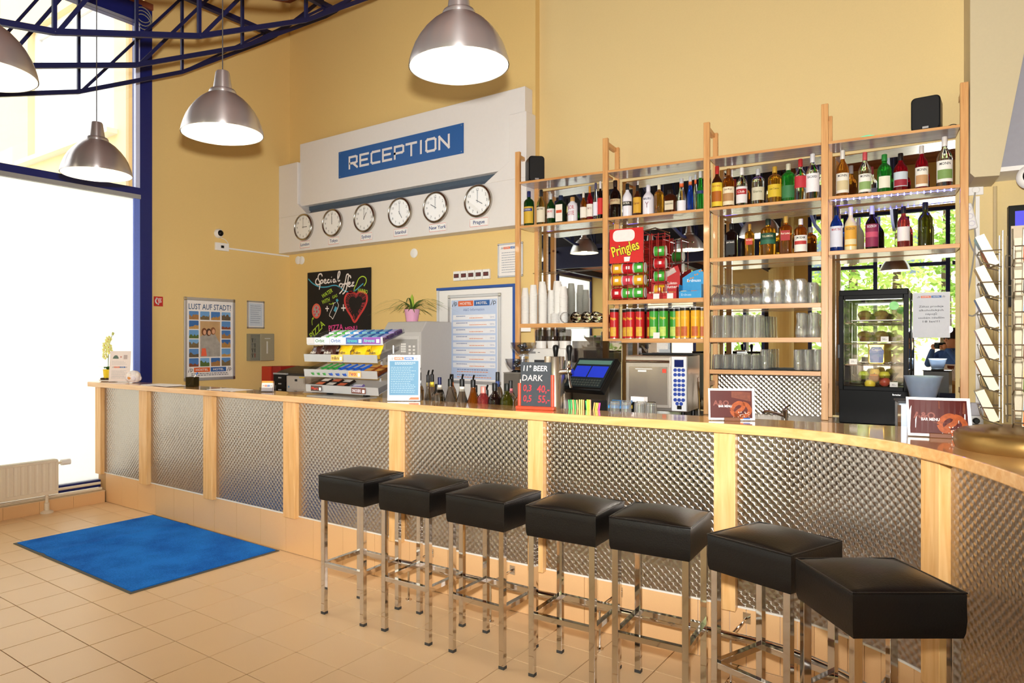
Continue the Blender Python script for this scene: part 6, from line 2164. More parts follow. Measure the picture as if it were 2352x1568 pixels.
def muffin(x, y, z, lb):
    p = S(2.671 + x, -.1 + y, .972 + z)
    t = thing('muffin', lb, 'muffin', p, SA, 'muffins in the fridge')
    obj('paper_case', MB().lathe([(.028, 0), (.036, .035)], 16), M('6E4A22', .8, noise=.2), t, smooth=True)
    mb = MB()
    rnd_ = random.Random(int(x * 1000 + z * 77))
    prof = [(.037, .033), (.046, .042), (.045, .055), (.034, .07), (.016, .078), (0, .08)]
    mb.lathe(prof, 16, cap=False)
    mb.v = [(vx * (1 + rnd_.uniform(-.06, .06)), vy * (1 + rnd_.uniform(-.06, .06)), vz + rnd_.uniform(-.002, .003)) for vx, vy, vz in mb.v]
    obj('crown', mb, M('6F5A22', .85, noise=.5, scale=80, bump=.6), t, smooth=True)
for zi, nm in ((shz[3], 'top'), (shz[2], 'second')):
    t = thing('white_tray', 'flat white tray on the %s fridge shelf' % nm, 'tray', S(2.671 + .08, -.1 + .06, .972 + zi + .0045), SA, 'fridge trays')
    obj('tray', MB().rrect(0, .3, 0, .24, .03, 0, .004), WHITE, t, rot=(R(90), 0, 0), loc=(0, 0, .008))
    t.rotation_euler = (0, 0, SA)
    for j, x in enumerate((.16, .265)):
        muffin(x, .12, zi + .0135, '%s muffin on the %s shelf of the fridge' % (('left', 'right')[j], nm))
t = thing('snack_pouch', 'blue and gold stand-up pouch on the third fridge shelf', 'pouch', S(2.671 + .235, -.1 + .1, .972 + shz[1] + .005), SA)
obj('pouch', MB().prism_y([(-.045, 0), (.045, 0), (.055, .02), (.05, .12), (.058, .15), (-.058, .15), (-.05, .12), (-.055, .02)], 0, .045), M('C8A03A', .3, .5), t, bevel=.008)
obj('front_print', MB().poly([(-.04, -.001, .012), (.04, -.001, .012), (.046, -.001, .1), (.03, -.001, .128), (-.03, -.001, .128), (-.046, -.001, .1)]), M('1E3F8A', .4, noise=.2, scale=30), t)
letters(t, 'Capri', 0, .1, .016, M('F0E8D0', .5), y=-.002, width=.06)
t = thing('fruit_bowl', 'clear bowl of fruit at the bottom of the fridge', 'bowl', S(2.671 + .215, -.1 + .19, .972 + z0 + .0005), SA)
obj('bowl', MB().lathe([(.06, 0), (.1, .03), (.14, .085), (.137, .085), (.097, .034), (.058, .005), (0, .005)], 28, cap=False), PLAS, t, smooth=40)
for i, (x, y, z, c_, nm) in enumerate(((-.06, -.05, .085, 'B9C83A', 'green apple'), (.005, -.07, .065, 'E2862A', 'orange'), (.07, -.04, .085, 'D0C93A', 'yellow green apple'), (.01, .03, .1, 'E0B83A', 'yellow apple'), (-.02, -.08, .025, 'E3C83A', 'yellow lemon'), (.07, -.075, .04, 'A8402E', 'red apple'))):
    ft_ = thing('fruit', '%s in the fridge fruit bowl' % nm, 'fruit', S(2.671 + .215 + x, -.1 + .19 + y, .972 + z0 + z - .02 + .02), SA, 'fruit in the fridge bowl')
    obj('flesh', MB().lathe([(0, -.028), (.018, -.031), (.034, -.015), (.036, .005), (.026, .026), (.008, .03), (0, .025)], 16), M(c_, .4, noise=.12, scale=40), ft_, smooth=True)
    obj('stem', MB().tube([(0, 0, .026), (.003, 0, .038)], .0018, 5), M('5A3A1E', .8), ft_)
for i, (x, z, s_) in enumerate(((.285, shz[2] + .012, '50,-'), (.09, shz[1] + .005, '25,-'), (.34, z0 + .002, '30,-'))):
    t = thing('price_card', 'small white price card reading %s in the fridge' % s_, 'tag', S(2.671 + x, -.1 + .035, .972 + z), SA, 'fridge price cards')
    obj('card', MB().box(-.024, .024, 0, .001, 0, .04), PAPER, t)
    letters(t, s_, 0, .014, .013, FBLACK, y=-.001)
o = obj('green_sticker', MB().lathe([(0, 0), (.03, 0), (.03, .0008), (0, .0008)], 20), M('4FC04A', .4), loc=S(2.671 + .34, -.1085, .972 + .845), rot=(R(90), 0, SA))
tag(o, 'round green sticker on the fridge door glass', 'sticker')
# paper notice on the mirror
nt_ = thing('paper_notice', 'printed Czech notice sheet taped in front of the mirror', 'notice', S(3.142, .31, 1.592), SA)
obj('sheet', MB().box(0, .221, 0, .001, 0, .333), M('DADCE2', .6, noise=.04), nt_)
for i, s_ in enumerate(('Zákaz prodeje', 'alkoholických', 'nápojů', 'osobám mladším', '18 let!!!')):
    letters(nt_, s_, .11, .225 - i * .028, .014, M('4A4A52', .6), y=-.001, width=min(.16, .0115 * len(s_)), bold=.006)
logo_bar(nt_, .11, .295, .17, .016, -.0006)
obj('sleeve_edge', MB().box(-.003, 0, -.001, .001, 0, .336).box(.221, .224, -.001, .001, 0, .336).box(0, .221, -.001, .001, .333, .336), WHITE, nt_)

# grinder with clear hopper at the right end
sc2 = thing('side_cabinet', 'low cabinet behind the curved end of the counter', 'cabinet', (0, 0, 0))
obj('carcass', MB().box(-.62, .6, 3.93, 4.4, 0, .9), M('C9C2B6', .5), sc2)
gr_ = thing('ice_grinder', 'grey grinder with a clear conical hopper behind the bar menu', 'machine', (-.27, 4.0, .9), R(10))
obj('body', MB().box(-.075, .14, -.04, .14, 0, .37), M('98A2AE', .4, .3, noise=.1, scale=12), gr_, bevel=.006)
obj('front_edge', MB().box(-.079, -.066, -.044, -.03, 0, .36), CHROME, gr_)
obj('top_plate', MB().box(-.08, .145, -.045, .145, .37, .38), DARK, gr_, bevel=.003)
obj('hopper_ring', MB().lathe([(.055, .38), (.055, .392)], 20, c=(.03, .04)), DARK, gr_, smooth=True)
obj('hopper', MB().lathe([(.05, .392), (.053, .4), (.078, .492), (.082, .496), (.079, .496), (.05, .405), (.046, .396)], 28, c=(.03, .04), cap=False), M('AEBBD0', .25, 0, .75, noise=.15, scale=60, ior=1.2), gr_, smooth=40)
for i, lb in enumerate(('mint', 'lemon', 'camomile')):
    t = thing('tea_box', 'dark blue tea box with %s picture behind the counter' % lb, 'box', (-.5 + i * .17, 4.25, .9), R(180 + 4), 'tea boxes')
    obj('carton', MB().box(-.075, .075, 0, .09, 0, .16), M('1E2350', .4), t)
    obj('picture', MB().box(-.06, .06, -.001, 0, .02, .06), M(('4FA03A', 'E0B83A', 'E0D8A0')[i], .5), t)
# ------------------------------------------------------------ on the counter top
ZC = ZT + 0.0003
# orchid
oc = thing('orchid', 'pale yellow orchid in a yellow pot at the far end of the counter', 'plant', (-6.95, 3.5, ZC))
obj('saucer', MB().lathe([(.06, 0), (.085, .01), (.085, .018), (.055, .012), (0, .012)], 24, cap=False), WHITE, oc, smooth=True)
rnd = random.Random(9)
for i in range(9):
    a = i * .7
    obj('bark_chip', MB().ball((0, 0, 0), .02, 7, 5, .6), M('4A3322', .9), oc, smooth=True, loc=(.055 * math.cos(a), .055 * math.sin(a), .026))
obj('pot', MB().lathe([(.04, .013), (.05, .12), (.052, .12), (.046, .115), (0, .105)], 24, cap=False), M('F2CF1E', .4), oc, smooth=40)
for i, (a, ln) in enumerate(((.6, .12), (2.5, .11), (4.2, .13), (5.4, .09))):
    mb = MB(); d = Vector((math.cos(a), math.sin(a), 0)); s_ = Vector((-d.y, d.x, 0))
    L, Rr = [], []
    for k in range(7):
        t = k / 6
        p = d * (ln * t) + Vector((0, 0, .11 + .13 * t - .11 * t * t))
        w = .022 * math.sin(math.pi * min(1, t * .9 + .08)) 
        L.append(mb.pt(p + s_ * w)); Rr.append(mb.pt(p - s_ * w))
    for k in range(6):
        mb.face((Rr[k], Rr[k + 1], L[k + 1], L[k]))
    obj('leaf', mb, M('3A6A2A', .4), oc, smooth=True)
stem = smooth_line([(0, 0, .11), (.0, 0, .25), (.012, .005, .36), (.035, .01, .43), (.05, .015, .46)], 5)
obj('stem', MB().tube(stem, .003, 6), M('5A7A3A', .6), oc, smooth=True)
obj('stake', MB().tube([(-.02, .01, .11), (-.012, .01, .3)], .002, 5), M('8A4A5A', .6), oc)
PET = M('E2E08A', .5, noise=.05)
for i, (x, z) in enumerate(((-.04, .36), (.01, .4), (-.05, .31), (.04, .34), (-.045, .25), (.03, .42), (.05, .3))):
    mb = MB()
    for k in range(5):
        a = R(72 * k + 15 * i)
        c_ = Vector((.02 * math.cos(a), -.004 * (k % 2), .02 * math.sin(a)))
        mb.poly([c_ + Vector((.016 * math.cos(t * math.pi / 4), -.01 * math.sin(t), .016 * math.sin(t * math.pi / 4))) for t in range(8)])
    fo = obj('flower', mb, PET, oc, loc=(x, -.01, z), rot=(0, 0, R(35)))
    obj('flower_heart', MB().ball((0, -.012, 0), .006, 8, 5), M('D9A02A', .5), fo, smooth=True)
for i in range(4):
    obj('bud', MB().ball((0, 0, 0), .008, 8, 6), M('B9C06A', .5), oc, smooth=True, loc=(.05 + .008 * i, .015, .47 + .013 * i - (.03 if i > 1 else 0)))

def easel_sheet(name, label, cat, loc, rz, w, h, tilt, mat, foot=True):
    t = thing(name, label, cat, loc, rz)
    sh_ = obj('sheet', MB().box(-w / 2, w / 2, -.0015, .0015, 0, h), mat, t, rot=(R(-tilt), 0, 0), loc=(0, 0, .004))
    if foot:
        obj('acrylic_foot', MB().box(-w / 2, w / 2, -.002, .09, 0, .003), PLAS, t)
    return t, sh_
t, sh_ = easel_sheet('paper_sign', 'white A4 notice with a car drawing beside the orchid', 'notice', (-6.74, 3.5, ZC), R(34), .21, .3, 6, M('E9DCD6', .7))
cm_ = MB()
cm_.poly([(-.075, -.0025, .225), (-.015, -.0025, .225), (-.018, -.0025, .24), (-.032, -.0025, .258), (-.055, -.0025, .258), (-.07, -.0025, .242)])
obj('car_drawing', cm_, M('5F7468', .6), sh_)
cm_ = MB()
cm_.ribbon([(.0, .235), (.016, .25)], .004, -.0025).ribbon([(.0, .25), (.016, .235)], .004, -.0025)
obj('cross_mark', cm_, M('C0442E', .6), sh_)
obj('machine_drawing', MB().box(.035, .07, -.0028, -.0016, .22, .262), M('B8A8A4', .6), sh_)
logo_bar(sh_, 0, .135, .15, .013, -.0018)
text_lines(sh_, -.08, .08, .165, .205, 3, INKG, -.0022, 2, .002)
text_lines(sh_, -.08, .08, .03, .11, 8, INKG, -.0022, 3, .0025)
sn = thing('ball_ornament', 'white and orange ball ornament with dark seams on the counter', 'ornament', (-6.5, 3.52, ZC), R(30))
obj('body', MB().lathe([(0, 0), (.04, .006), (.06, .03), (.066, .06), (.058, .09), (.035, .112), (0, .12)], 20), M('EDE6E6', .6, noise=.03), sn, smooth=True)
for i in range(5):
    a = R(-140 + 40 * i)
    obj('segment', MB().ball((0, 0, 0), .024, 10, 7, 1.2), M(('E9E2EA', 'F0E6DC')[i % 2], .6), sn, smooth=True, loc=(.048 * math.cos(a), .048 * math.sin(a), .045 + .028 * (i % 2)))
obj('orange_patch', MB().ball((0, 0, 0), .022, 10, 7, .8), M('E8A05A', .5), sn, smooth=True, loc=(-.01, -.05, .05))
for lb, x, y, rz, w, d, n in (('stack of white forms on the counter below the dome camera', -5.98, 3.5, 8, .3, .21, 3), ('loose white sheet left of the pen cup', -5.78, 3.46, -4, .3, .21, 1), ('single white sheet left of the card holder', -4.93, 3.49, 2, .34, .2, 1)):
    o = obj('paper_sheets', MB().box(-w / 2, w / 2, -d / 2, d / 2, 0, .0012 * n), PAPER, loc=(x, y, ZC + (.0042 if n == 1 and x < -5 and x > -5.9 else 0)), rot=(0, 0, R(rz)))
    tag(o, lb, 'paper', 'papers on the counter')
pc = thing('pen_cup', 'smoked plastic pen cup on the counter', 'cup', (-5.53, 3.53, ZC), R(25))
SMK = pane_mat('smoked_cup', (.3, .3, .3), .1)
obj('cup', MB().box(-.04, .04, -.04, -.037, 0, .085).box(-.04, .04, .037, .04, 0, .085).box(-.04, -.037, -.037, .037, 0, .085).box(.037, .04, -.037, .037, 0, .085).box(-.037, .037, -.037, .037, 0, .003), SMK, pc)
pn = thing('pen', 'white pen with blue tip leaning in the smoked cup', 'pen', (-5.53, 3.53, ZC + .004), R(25))
obj('barrel', MB().tube([(-.03, -.02, .002), (.03, .01, .1)], .005, 8), WHITE, pn, smooth=True)
obj('tip', MB().tube([(.03, .01, .1), (.042, .016, .122)], .005, 8), M('2A6ABF', .4), pn, smooth=True)
ch = thing('card_holder', 'clear holder of orange and blue hostel cards on the counter', 'holder', (-4.46, 3.5, ZC), R(30))
obj('holder', MB().prism_x([(-.03, 0), (.04, 0), (.04, .05), (.036, .05), (.036, .004), (-.026, .004), (-.018, .035), (-.022, .036)], -.055, .055), PLAS, ch)
cds = obj('cards', MB().box(-.045, .045, -.012, .018, .005, .085), M('F0E9E4', .6), ch, rot=(R(-12), 0, 0))
obj('orange_strip', MB().box(-.045, .045, -.0125, .018, .07, .0855), M('EFA24A', .5), cds)
logo_bar(cds, 0, .04, .08, .014, -.0124)
tr_ = thing('coin_tray', 'clear plastic change tray on the rear edge of the counter', 'tray', (-4.2, 3.56, ZC))
obj('dish', MB().lathe([(.05, 0), (.07, .012), (.068, .013), (.045, .003), (0, .003)], 24, cap=False), PLAS, tr_, smooth=True)
obj('centre', MB().lathe([(.015, .003), (.012, .02), (0, .021)], 12), PLAS, tr_, smooth=True)

# ------------------------------------------------------------ snack rack
sr_ = thing('snack_rack', 'four tier clear and silver snack rack on the counter', 'rack', (-3.65, 3.5, ZC))
hw = .37
TRM = M('BDBFC2', .3, .5, noise=.03)
tiers = [(1.245, 'bottom'), (1.357, 'third'), (1.467, 'second'), (1.589, 'top')]
tz = []
for z, nm in tiers:
    zl = z - ZC            # lip height
    zf = zl - .045
    tz.append(zf)
    tn = math.tan(R(20))
    d = .22
    shf = (hw - .365) if nm != 'top' else 0
    x0, x1 = (-hw, hw)
    if nm == 'top':
        x0 += .03; x1 += .05
    elif nm == 'bottom':
        x0 += .02; x1 += .01
    obj('tray', MB().prism_x([(0, zf), (d, zf + d * tn), (d, zf + d * tn + .004), (0, zf + .004)], x0, x1), TRM, sr_)
    obj('front_lip', MB().prism_x([(-.012, zl + .004), (-.004, zf - .006), (-.001, zf - .006), (-.009, zl + .004)], x0, x1), TRM if nm != 'top' else M('C9CBD0', .3, noise=.02), sr_)
    for x in (x0, x1 - .003):
        obj('side_wall', MB().prism_x([(-.009, zl), (0, zf), (d, zf + d * tn), (d, zf + d * tn + .03)], x, x + .003), PLAS, sr_)
obj('back_frame', MB().tube([(-.2, .2, .03), (-.2, .24, .47)], .008, 8).tube([(.2, .2, .03), (.2, .24, .47)], .008, 8), SILVER, sr_, smooth=True)
obj('hook_bar', MB().tube([(.3, .23, .36), (.42, .1, .36), (.42, .1, .31)], .006, 8), SILVER, sr_, smooth=True)
obj('base_plate', MB().box(-.25, .25, -.09, .12, 0, .006), M('9A9890', .4, .3), sr_)
obj('base_post', MB().box(-.2, -.17, .06, .1, .006, .06).box(.17, .2, .06, .1, .006, .06), BLACK, sr_)
def shelf_tag(x, zf, w, h, col, word, tcol, nm, bold=.015, sub=True):
    o_ = obj('shelf_label', MB().box(x, x + w, -.0145, -.0125, zf + .002, zf + .002 + h), M(col, .5), sr_)
    letters(o_, word, x + w * .38, zf + h * .3, h * .5, M(tcol, .5), y=-.0155, width=w * .62, bold=bold)
    if sub:
        obj('price', MB().box(x + w * .78, x + w * .95, -.0155, -.0145, zf + h * .2, zf + h * .75), PAPER, o_)
shelf_tag(-.29, tz[0], .115, .04, '4A3A36', 'Mars', 'D9442E', 'a')
shelf_tag(.13, tz[0], .135, .04, '6A3A2E', 'SNICKERS', 'E6E6F4', 'b')
shelf_tag(.1, tz[1], .12, .042, 'E8B46A', 'TWIX', 'B8342A', 'c')
shelf_tag(-.075, tz[2], .115, .045, 'E9C463', 'm&m', '4A3A30', 'd')
for i, (w, c_, word, tc) in enumerate(((.155, 'EDEDEA', 'Orbit', '2A7A4A'), (.16, 'E6EAF0', 'Orbit', '3A6AB0'), (.16, '4A6AB0', 'Airwaves', '5AD0C0'), (.165, '8A4FA8', 'Airwaves', '7AE0D0'))):
    shelf_tag(-.25 + i * .163, tz[3], w, .046, c_, word, tc, 'e')
obj('empty_holder', MB().box(-.335, -.255, -.0145, -.0125, tz[3] + .002, tz[3] + .046), M('CDCBCB', .4), sr_)

def on_tray(i, x, y, dz=0):
    zf = tz[i] + .004 + y * math.tan(R(20)) + dz
    return (-3.65 + x, 3.5 + y, ZC + zf + .0006)
# gum packs on the top tier
gum = [('white and green', 'F0F0EE', '4FB84A'), ('white and blue', 'EEF1F4', '3AA0D8'), ('white and dark blue', 'EEF1F4', '2A6AC8'), ('teal', '7FB8C8', '2A5A9A'), ('dark teal', '5FA0B8', '1E4A8A'), ('violet', '9A8AB8', '4A2A6A')]
def pack_src(col, col2, w, d, h, nm):
    pass
for i in range(8):
    x = -.31 + i * .086
    ci = min(5, int(i * .8))
    nm, c1_, c2_ = gum[ci]
    for r_ in range(3):
        y = .012 + r_ * .068
        p = on_tray(3, x + .02 + r_ * .012, y, .002)
        t = thing('gum_pack', '%s gum pack, %s in the %s row of the top tier' % (nm, ('first', 'second', 'third', 'fourth', 'fifth', 'sixth', 'seventh', 'last')[i], ('front', 'middle', 'rear')[r_]), 'pack', p, 0, 'gum packs on the top tier')
        t.rotation_euler = (R(20), 0, 0)
        obj('wrapper', MB().box(0, .076, 0, .06, 0, .014 + .006 * r_), M(c1_, .4, noise=.05), t, bevel=.003)
        obj('stripe', MB().box(.055, .0765, -.0005, .0605, .002, .0145 + .006 * r_), M(c2_, .4), t)
        obj('print', MB().box(.008, .045, .012, .02, .0142 + .006 * r_, .0147 + .006 * r_).box(.012, .05, .036, .046, .0142 + .006 * r_, .0147 + .006 * r_), M('7A9ACB', .5), t)
# sweet bags on the second tier
def bag_mesh(seed, w, h):
    rnd_ = random.Random(seed)
    mb = MB()
    nx, nz = 8, 6
    F_, B_ = [], []
    for i in range(nx + 1):
        cf, cb = [], []
        for j in range(nz + 1):
            u, v = i / nx, j / nz
            puff = .022 * (math.sin(math.pi * u) * math.sin(math.pi * v)) ** .6 if 0 < u < 1 and 0 < v < 1 else 0
            jx = rnd_.uniform(-.003, .003); jz = rnd_.uniform(-.003, .003); jy = rnd_.uniform(-.003, .003)
            x = (u - .5) * w * (1 - .12 * math.sin(math.pi * v)) + jx
            z = v * h + jz
            cf.append(mb.pt((x, -puff + jy, z)))
            cb.append(mb.pt((x, puff + jy + .0005, z)))
        F_.append(cf); B_.append(cb)
    for i in range(nx):
        for j in range(nz):
            mb.face((F_[i][j], F_[i + 1][j], F_[i + 1][j + 1], F_[i][j + 1]))
            mb.face((B_[i][j + 1], B_[i + 1][j + 1], B_[i + 1][j], B_[i][j]))
    for i in range(nx):
        mb.face((F_[i][0], B_[i][0], B_[i + 1][0], F_[i + 1][0])); mb.face((F_[i][nz], F_[i + 1][nz], B_[i + 1][nz], B_[i][nz]))
    for j in range(nz):
        mb.face((F_[0][j], F_[0][j + 1], B_[0][j + 1], B_[0][j])); mb.face((F_[nx][j], B_[nx][j], B_[nx][j + 1], F_[nx][j + 1]))
    return mb
for i in range(9):
    br = i < 4
    front = i % 2 == 0
    x = -.3 + i * .075
    y = .03 if front else .075
    p = on_tray(2, x, y, .004)
    t = thing('sweet_bag', '%s sweet bag, %s from the left on the second tier' % (('brown', 'yellow')[not br], ('first', 'second', 'third', 'fourth', 'fifth', 'sixth', 'seventh', 'eighth', 'last')[i]), 'bag', p, 0, 'sweet bags on the second tier')
    t.rotation_euler = (R(-22), 0, R((-6, 5, 9, -4, 3)[i % 5]))
    obj('bag', bag_mesh(i, .125, .098 + .008 * (i % 3)), M('42221A' if br else 'F2C41E', .25, noise=.1, spec=.7), t, smooth=60)
    letters(t, 'm&m', 0, .026, .02, M('D9D0C4' if br else '3A2A1E', .5), y=-.0265, width=.062, bold=.02)
# bars on the third and bottom tiers
def bar(i, tier, x, y, rz, w, ln, col, col2, label, word, tc, dz=0):
    p = on_tray(tier, x, y, .002 + dz)
    t = thing('chocolate_bar', label, 'bar', p, 0, 'chocolate bars in the snack rack')
    t.rotation_euler = (R(20), 0, R(rz))
    obj('wrapper', MB().prism_y([(0, 0), (w, 0), (w, .004), (w * .88, .018), (w * .12, .018), (0, .004)], 0, ln), M(col, .28, noise=.12, scale=50), t, bevel=.002)
    obj('print', MB().box(w * .16, w * .84, ln * .12, ln * .88, .018, .0187), M(col2, .35, noise=.25, scale=60), t)
for i in range(3):
    for r_ in range(2):
        bar(i, 1, -.31 + i * .062, .0 + r_ * .1, -12, .05, .09, '2F8A3A', 'C8B8A0', '%s green wrapped bar in the %s row, third tier' % (('left', 'middle', 'right')[i], ('front', 'rear')[r_]), '', '', .0)
for i in range(4):
    for r_ in range(2):
        bar(i, 1, -.12 + i * .07, .0 + r_ * .1, -14, .055, .09, '1F4FA8', 'B9C4D8', '%s blue wrapped bar in the %s row, third tier' % (('first', 'second', 'third', 'fourth')[i], ('front', 'rear')[r_]), '', '', .0)
for i in range(2):
    for r_ in range(3):
        bar(i, 1, .165 + i * .1, .0 + r_ * .062, 0, .094, .056, '7A3A1A', 'E0A23A', '%s gold and brown bar, %s row of the third tier' % (('left', 'right')[i], ('front', 'middle', 'rear')[r_]), '', '', .0)
for i in range(3):
    for r_ in range(3):
        bar(i, 0, -.34 + i * .115, .0 + r_ * .06, 0, .105, .054, '1E1512', ('E8DDD4', 'D9603A')[(r_ + i) % 2], '%s black wrapped bar, %s row of the bottom tier' % (('left', 'middle', 'right')[i], ('front', 'middle', 'rear')[r_]), '', '', .0)
for r_ in range(2):
    bar(0, 0, .02 + r_ * .03, .0 + r_ * .06, 20, .1, .04, '5A4A8A', 'D9D4E0', '%s violet wrapped bar right of the black ones, bottom tier' % ('front', 'rear')[r_], '', '', .0)

# blue info menu in acrylic
t, sh_ = easel_sheet('info_menu', 'upright acrylic sheet with blue information text on the counter', 'sign', (-3.04, 3.49, ZC), R(36), .215, .3, 5, M('F2ECE8', .5))
obj('blue_field', MB().box(-.096, .096, -.0022, -.0016, .035, .262), M('4F86A8', .5, noise=.12, scale=6), sh_)
logo_bar(sh_, 0, .268, .18, .018, -.0018)
text_lines(sh_, -.06, .085, .235, .255, 3, M('DCE8F0', .6), -.0026, 4, .0022)
text_lines(sh_, -.086, .085, .05, .225, 15, M('B9D2E2', .6), -.0026, 5, .0022)
obj('orange_corner', MB().poly([(.03, -.0024, .006), (.1, -.0024, .006), (.1, -.0024, .022), (.045, -.0024, .022)]), ORANGE, sh_)

# chalk beer board
bd = thing('beer_board', 'small chalk board reading 11 BEER DARK in a red wooden stand', 'sign', (-2.06, 3.52, ZC), R(12))
RW = M('C2452A', .35, noise=.1, coat=.4)
obj('base', MB().box(-.115, .115, -.03, .03, 0, .02), RW, bd, bevel=.006)
obj('stand_post', MB().tube([(-.099, 0, .02), (-.099, 0, .15)], .011, 12), RW, bd, smooth=40)
obj('stand_post', MB().tube([(.099, 0, .02), (.099, 0, .2)], .011, 12), RW, bd, smooth=40)
sl = obj('slate', MB().box(-.09, .09, -.004, .004, .02, .272), M('3A3F44', .8, noise=.15, scale=40), bd)
for s_, x, z, h, col, wd in (('11° BEER', -.002, .222, .03, 'EDEAE6', .145), ('DARK', -.02, .165, .034, 'B9B4B4', .125), ('0,3', -.05, .105, .036, 'C8323A', .05), ('40,-', .045, .1, .04, 'C8323A', .075), ('0,5', -.05, .045, .036, 'C8323A', .05), ('55,-', .048, .042, .04, 'C8323A', .07)):
    letters(sl, s_, x, z, h, M(col, .8), y=-.0048, width=wd, shear=.12, bold=.012)

# bar menus in wooden blocks
def bar_menu(label, loc, rz, tilt, curl):
    t = thing('bar_menu', label, 'menu', loc, rz, 'bar menus')
    obj('wooden_block', MB().box(-.037, .037, -.014, .014, 0, .018), M('6A4028', .5, noise=.15), t, bevel=.002)
    w, h = .218, .158
    def sheet(x0, x1, z0, z1, off, mat, nm, par):
        mb = MB(); n = 10
        L = []
        for i in range(n + 1):
            x = x0 + (x1 - x0) * i / n
            yy = lambda z: off + curl * (x / (w / 2)) ** 2 * .5 * (z / h) + math.tan(R(tilt)) * z
            L.append((mb.pt((x, yy(z0), z0)), mb.pt((x, yy(z1), z1))))
        for a, b in zip(L, L[1:]):
            mb.face((a[0], b[0], b[1], a[1]))
        return obj(nm, mb, mat, par)
    c0_ = sheet(-w / 2, w / 2, .004, h, 0, WHITE, 'card', t)
    fld = sheet(-w / 2 + .008, w / 2 - .012, .014, h - .01, -.0006, M('4A1612', .4, noise=.06), 'brown_field', c0_)
    def yat(x, z):
        return curl * (x / (w / 2)) ** 2 * .5 * (z / h) + math.tan(R(tilt)) * z
    def on(nm, mb, mat):
        mb.v = [(x, y + yat(x, z), z) for x, y, z in mb.v]
        return obj(nm, mb, mat, c0_)
    mb = MB(); add_text(mb, 'A&O', -.05, .075, .024, -.0012, width=.075, bold=.03)
    on('ghost_lettering', mb, M('7A4238', .5))
    mb = MB(); add_text(mb, 'BAR MENU', -.03, .066, .011, -.0016, width=.062, bold=.012)
    on('lettering', mb, M('F0E8E4', .5))
    mb = MB(); mb.rect(-.02, .0, .058, .06, -.0016); mb.rect(.002, .03, .058, .06, -.0016)
    mb.poly([(.0, -.0009, .115), (.09, -.0009, .095), (.09, -.0009, .14), (.0, -.0009, .145)])
    on('photo_top', mb, M('6A3420', .5, noise=.5, scale=60))
    pts = [(.0, .052), (.012, .075), (.035, .088), (.055, .078), (.05, .06), (.03, .045), (.02, .03), (.045, .022), (.075, .032), (.085, .055), (.072, .078), (.052, .086)]
    mb = MB(); mb.ribbon(smooth_line(pts, 6), .019, -.0012)
    mb.ribbon(smooth_line([(.0, .052), (.008, .034), (.03, .022), (.055, .02)], 6), .019, -.0012)
    on('pretzel_photo', mb, M('96481F', .4, noise=.55, scale=90))
    rnd_ = random.Random(2)
    mb = MB()
    for k in range(26):
        x, z = .004 + rnd_.random() * .08, .016 + rnd_.random() * .028
        mb.disc(x, z, .0016, -.0016, 5)
    on('salt_grains', mb, M('F0E6DA', .5))
    mb = MB(); mb.rect(.02, .052, .008, .014, -.0014)
    on('orange_logo', mb, ORANGE)
    mb = MB(); mb.rect(.054, .086, .008, .014, -.0014)
    on('blue_logo', mb, LBLUE)
    return t
bar_menu('bar menu card with a pretzel photo standing on the middle of the bar', (-1.0, 3.6, ZC), R(30), 4, .0)
bar_menu('bar menu card with curled edge and pretzel photo near the postcard stand', (-.155, 3.47, ZC), R(12), 16, .03)

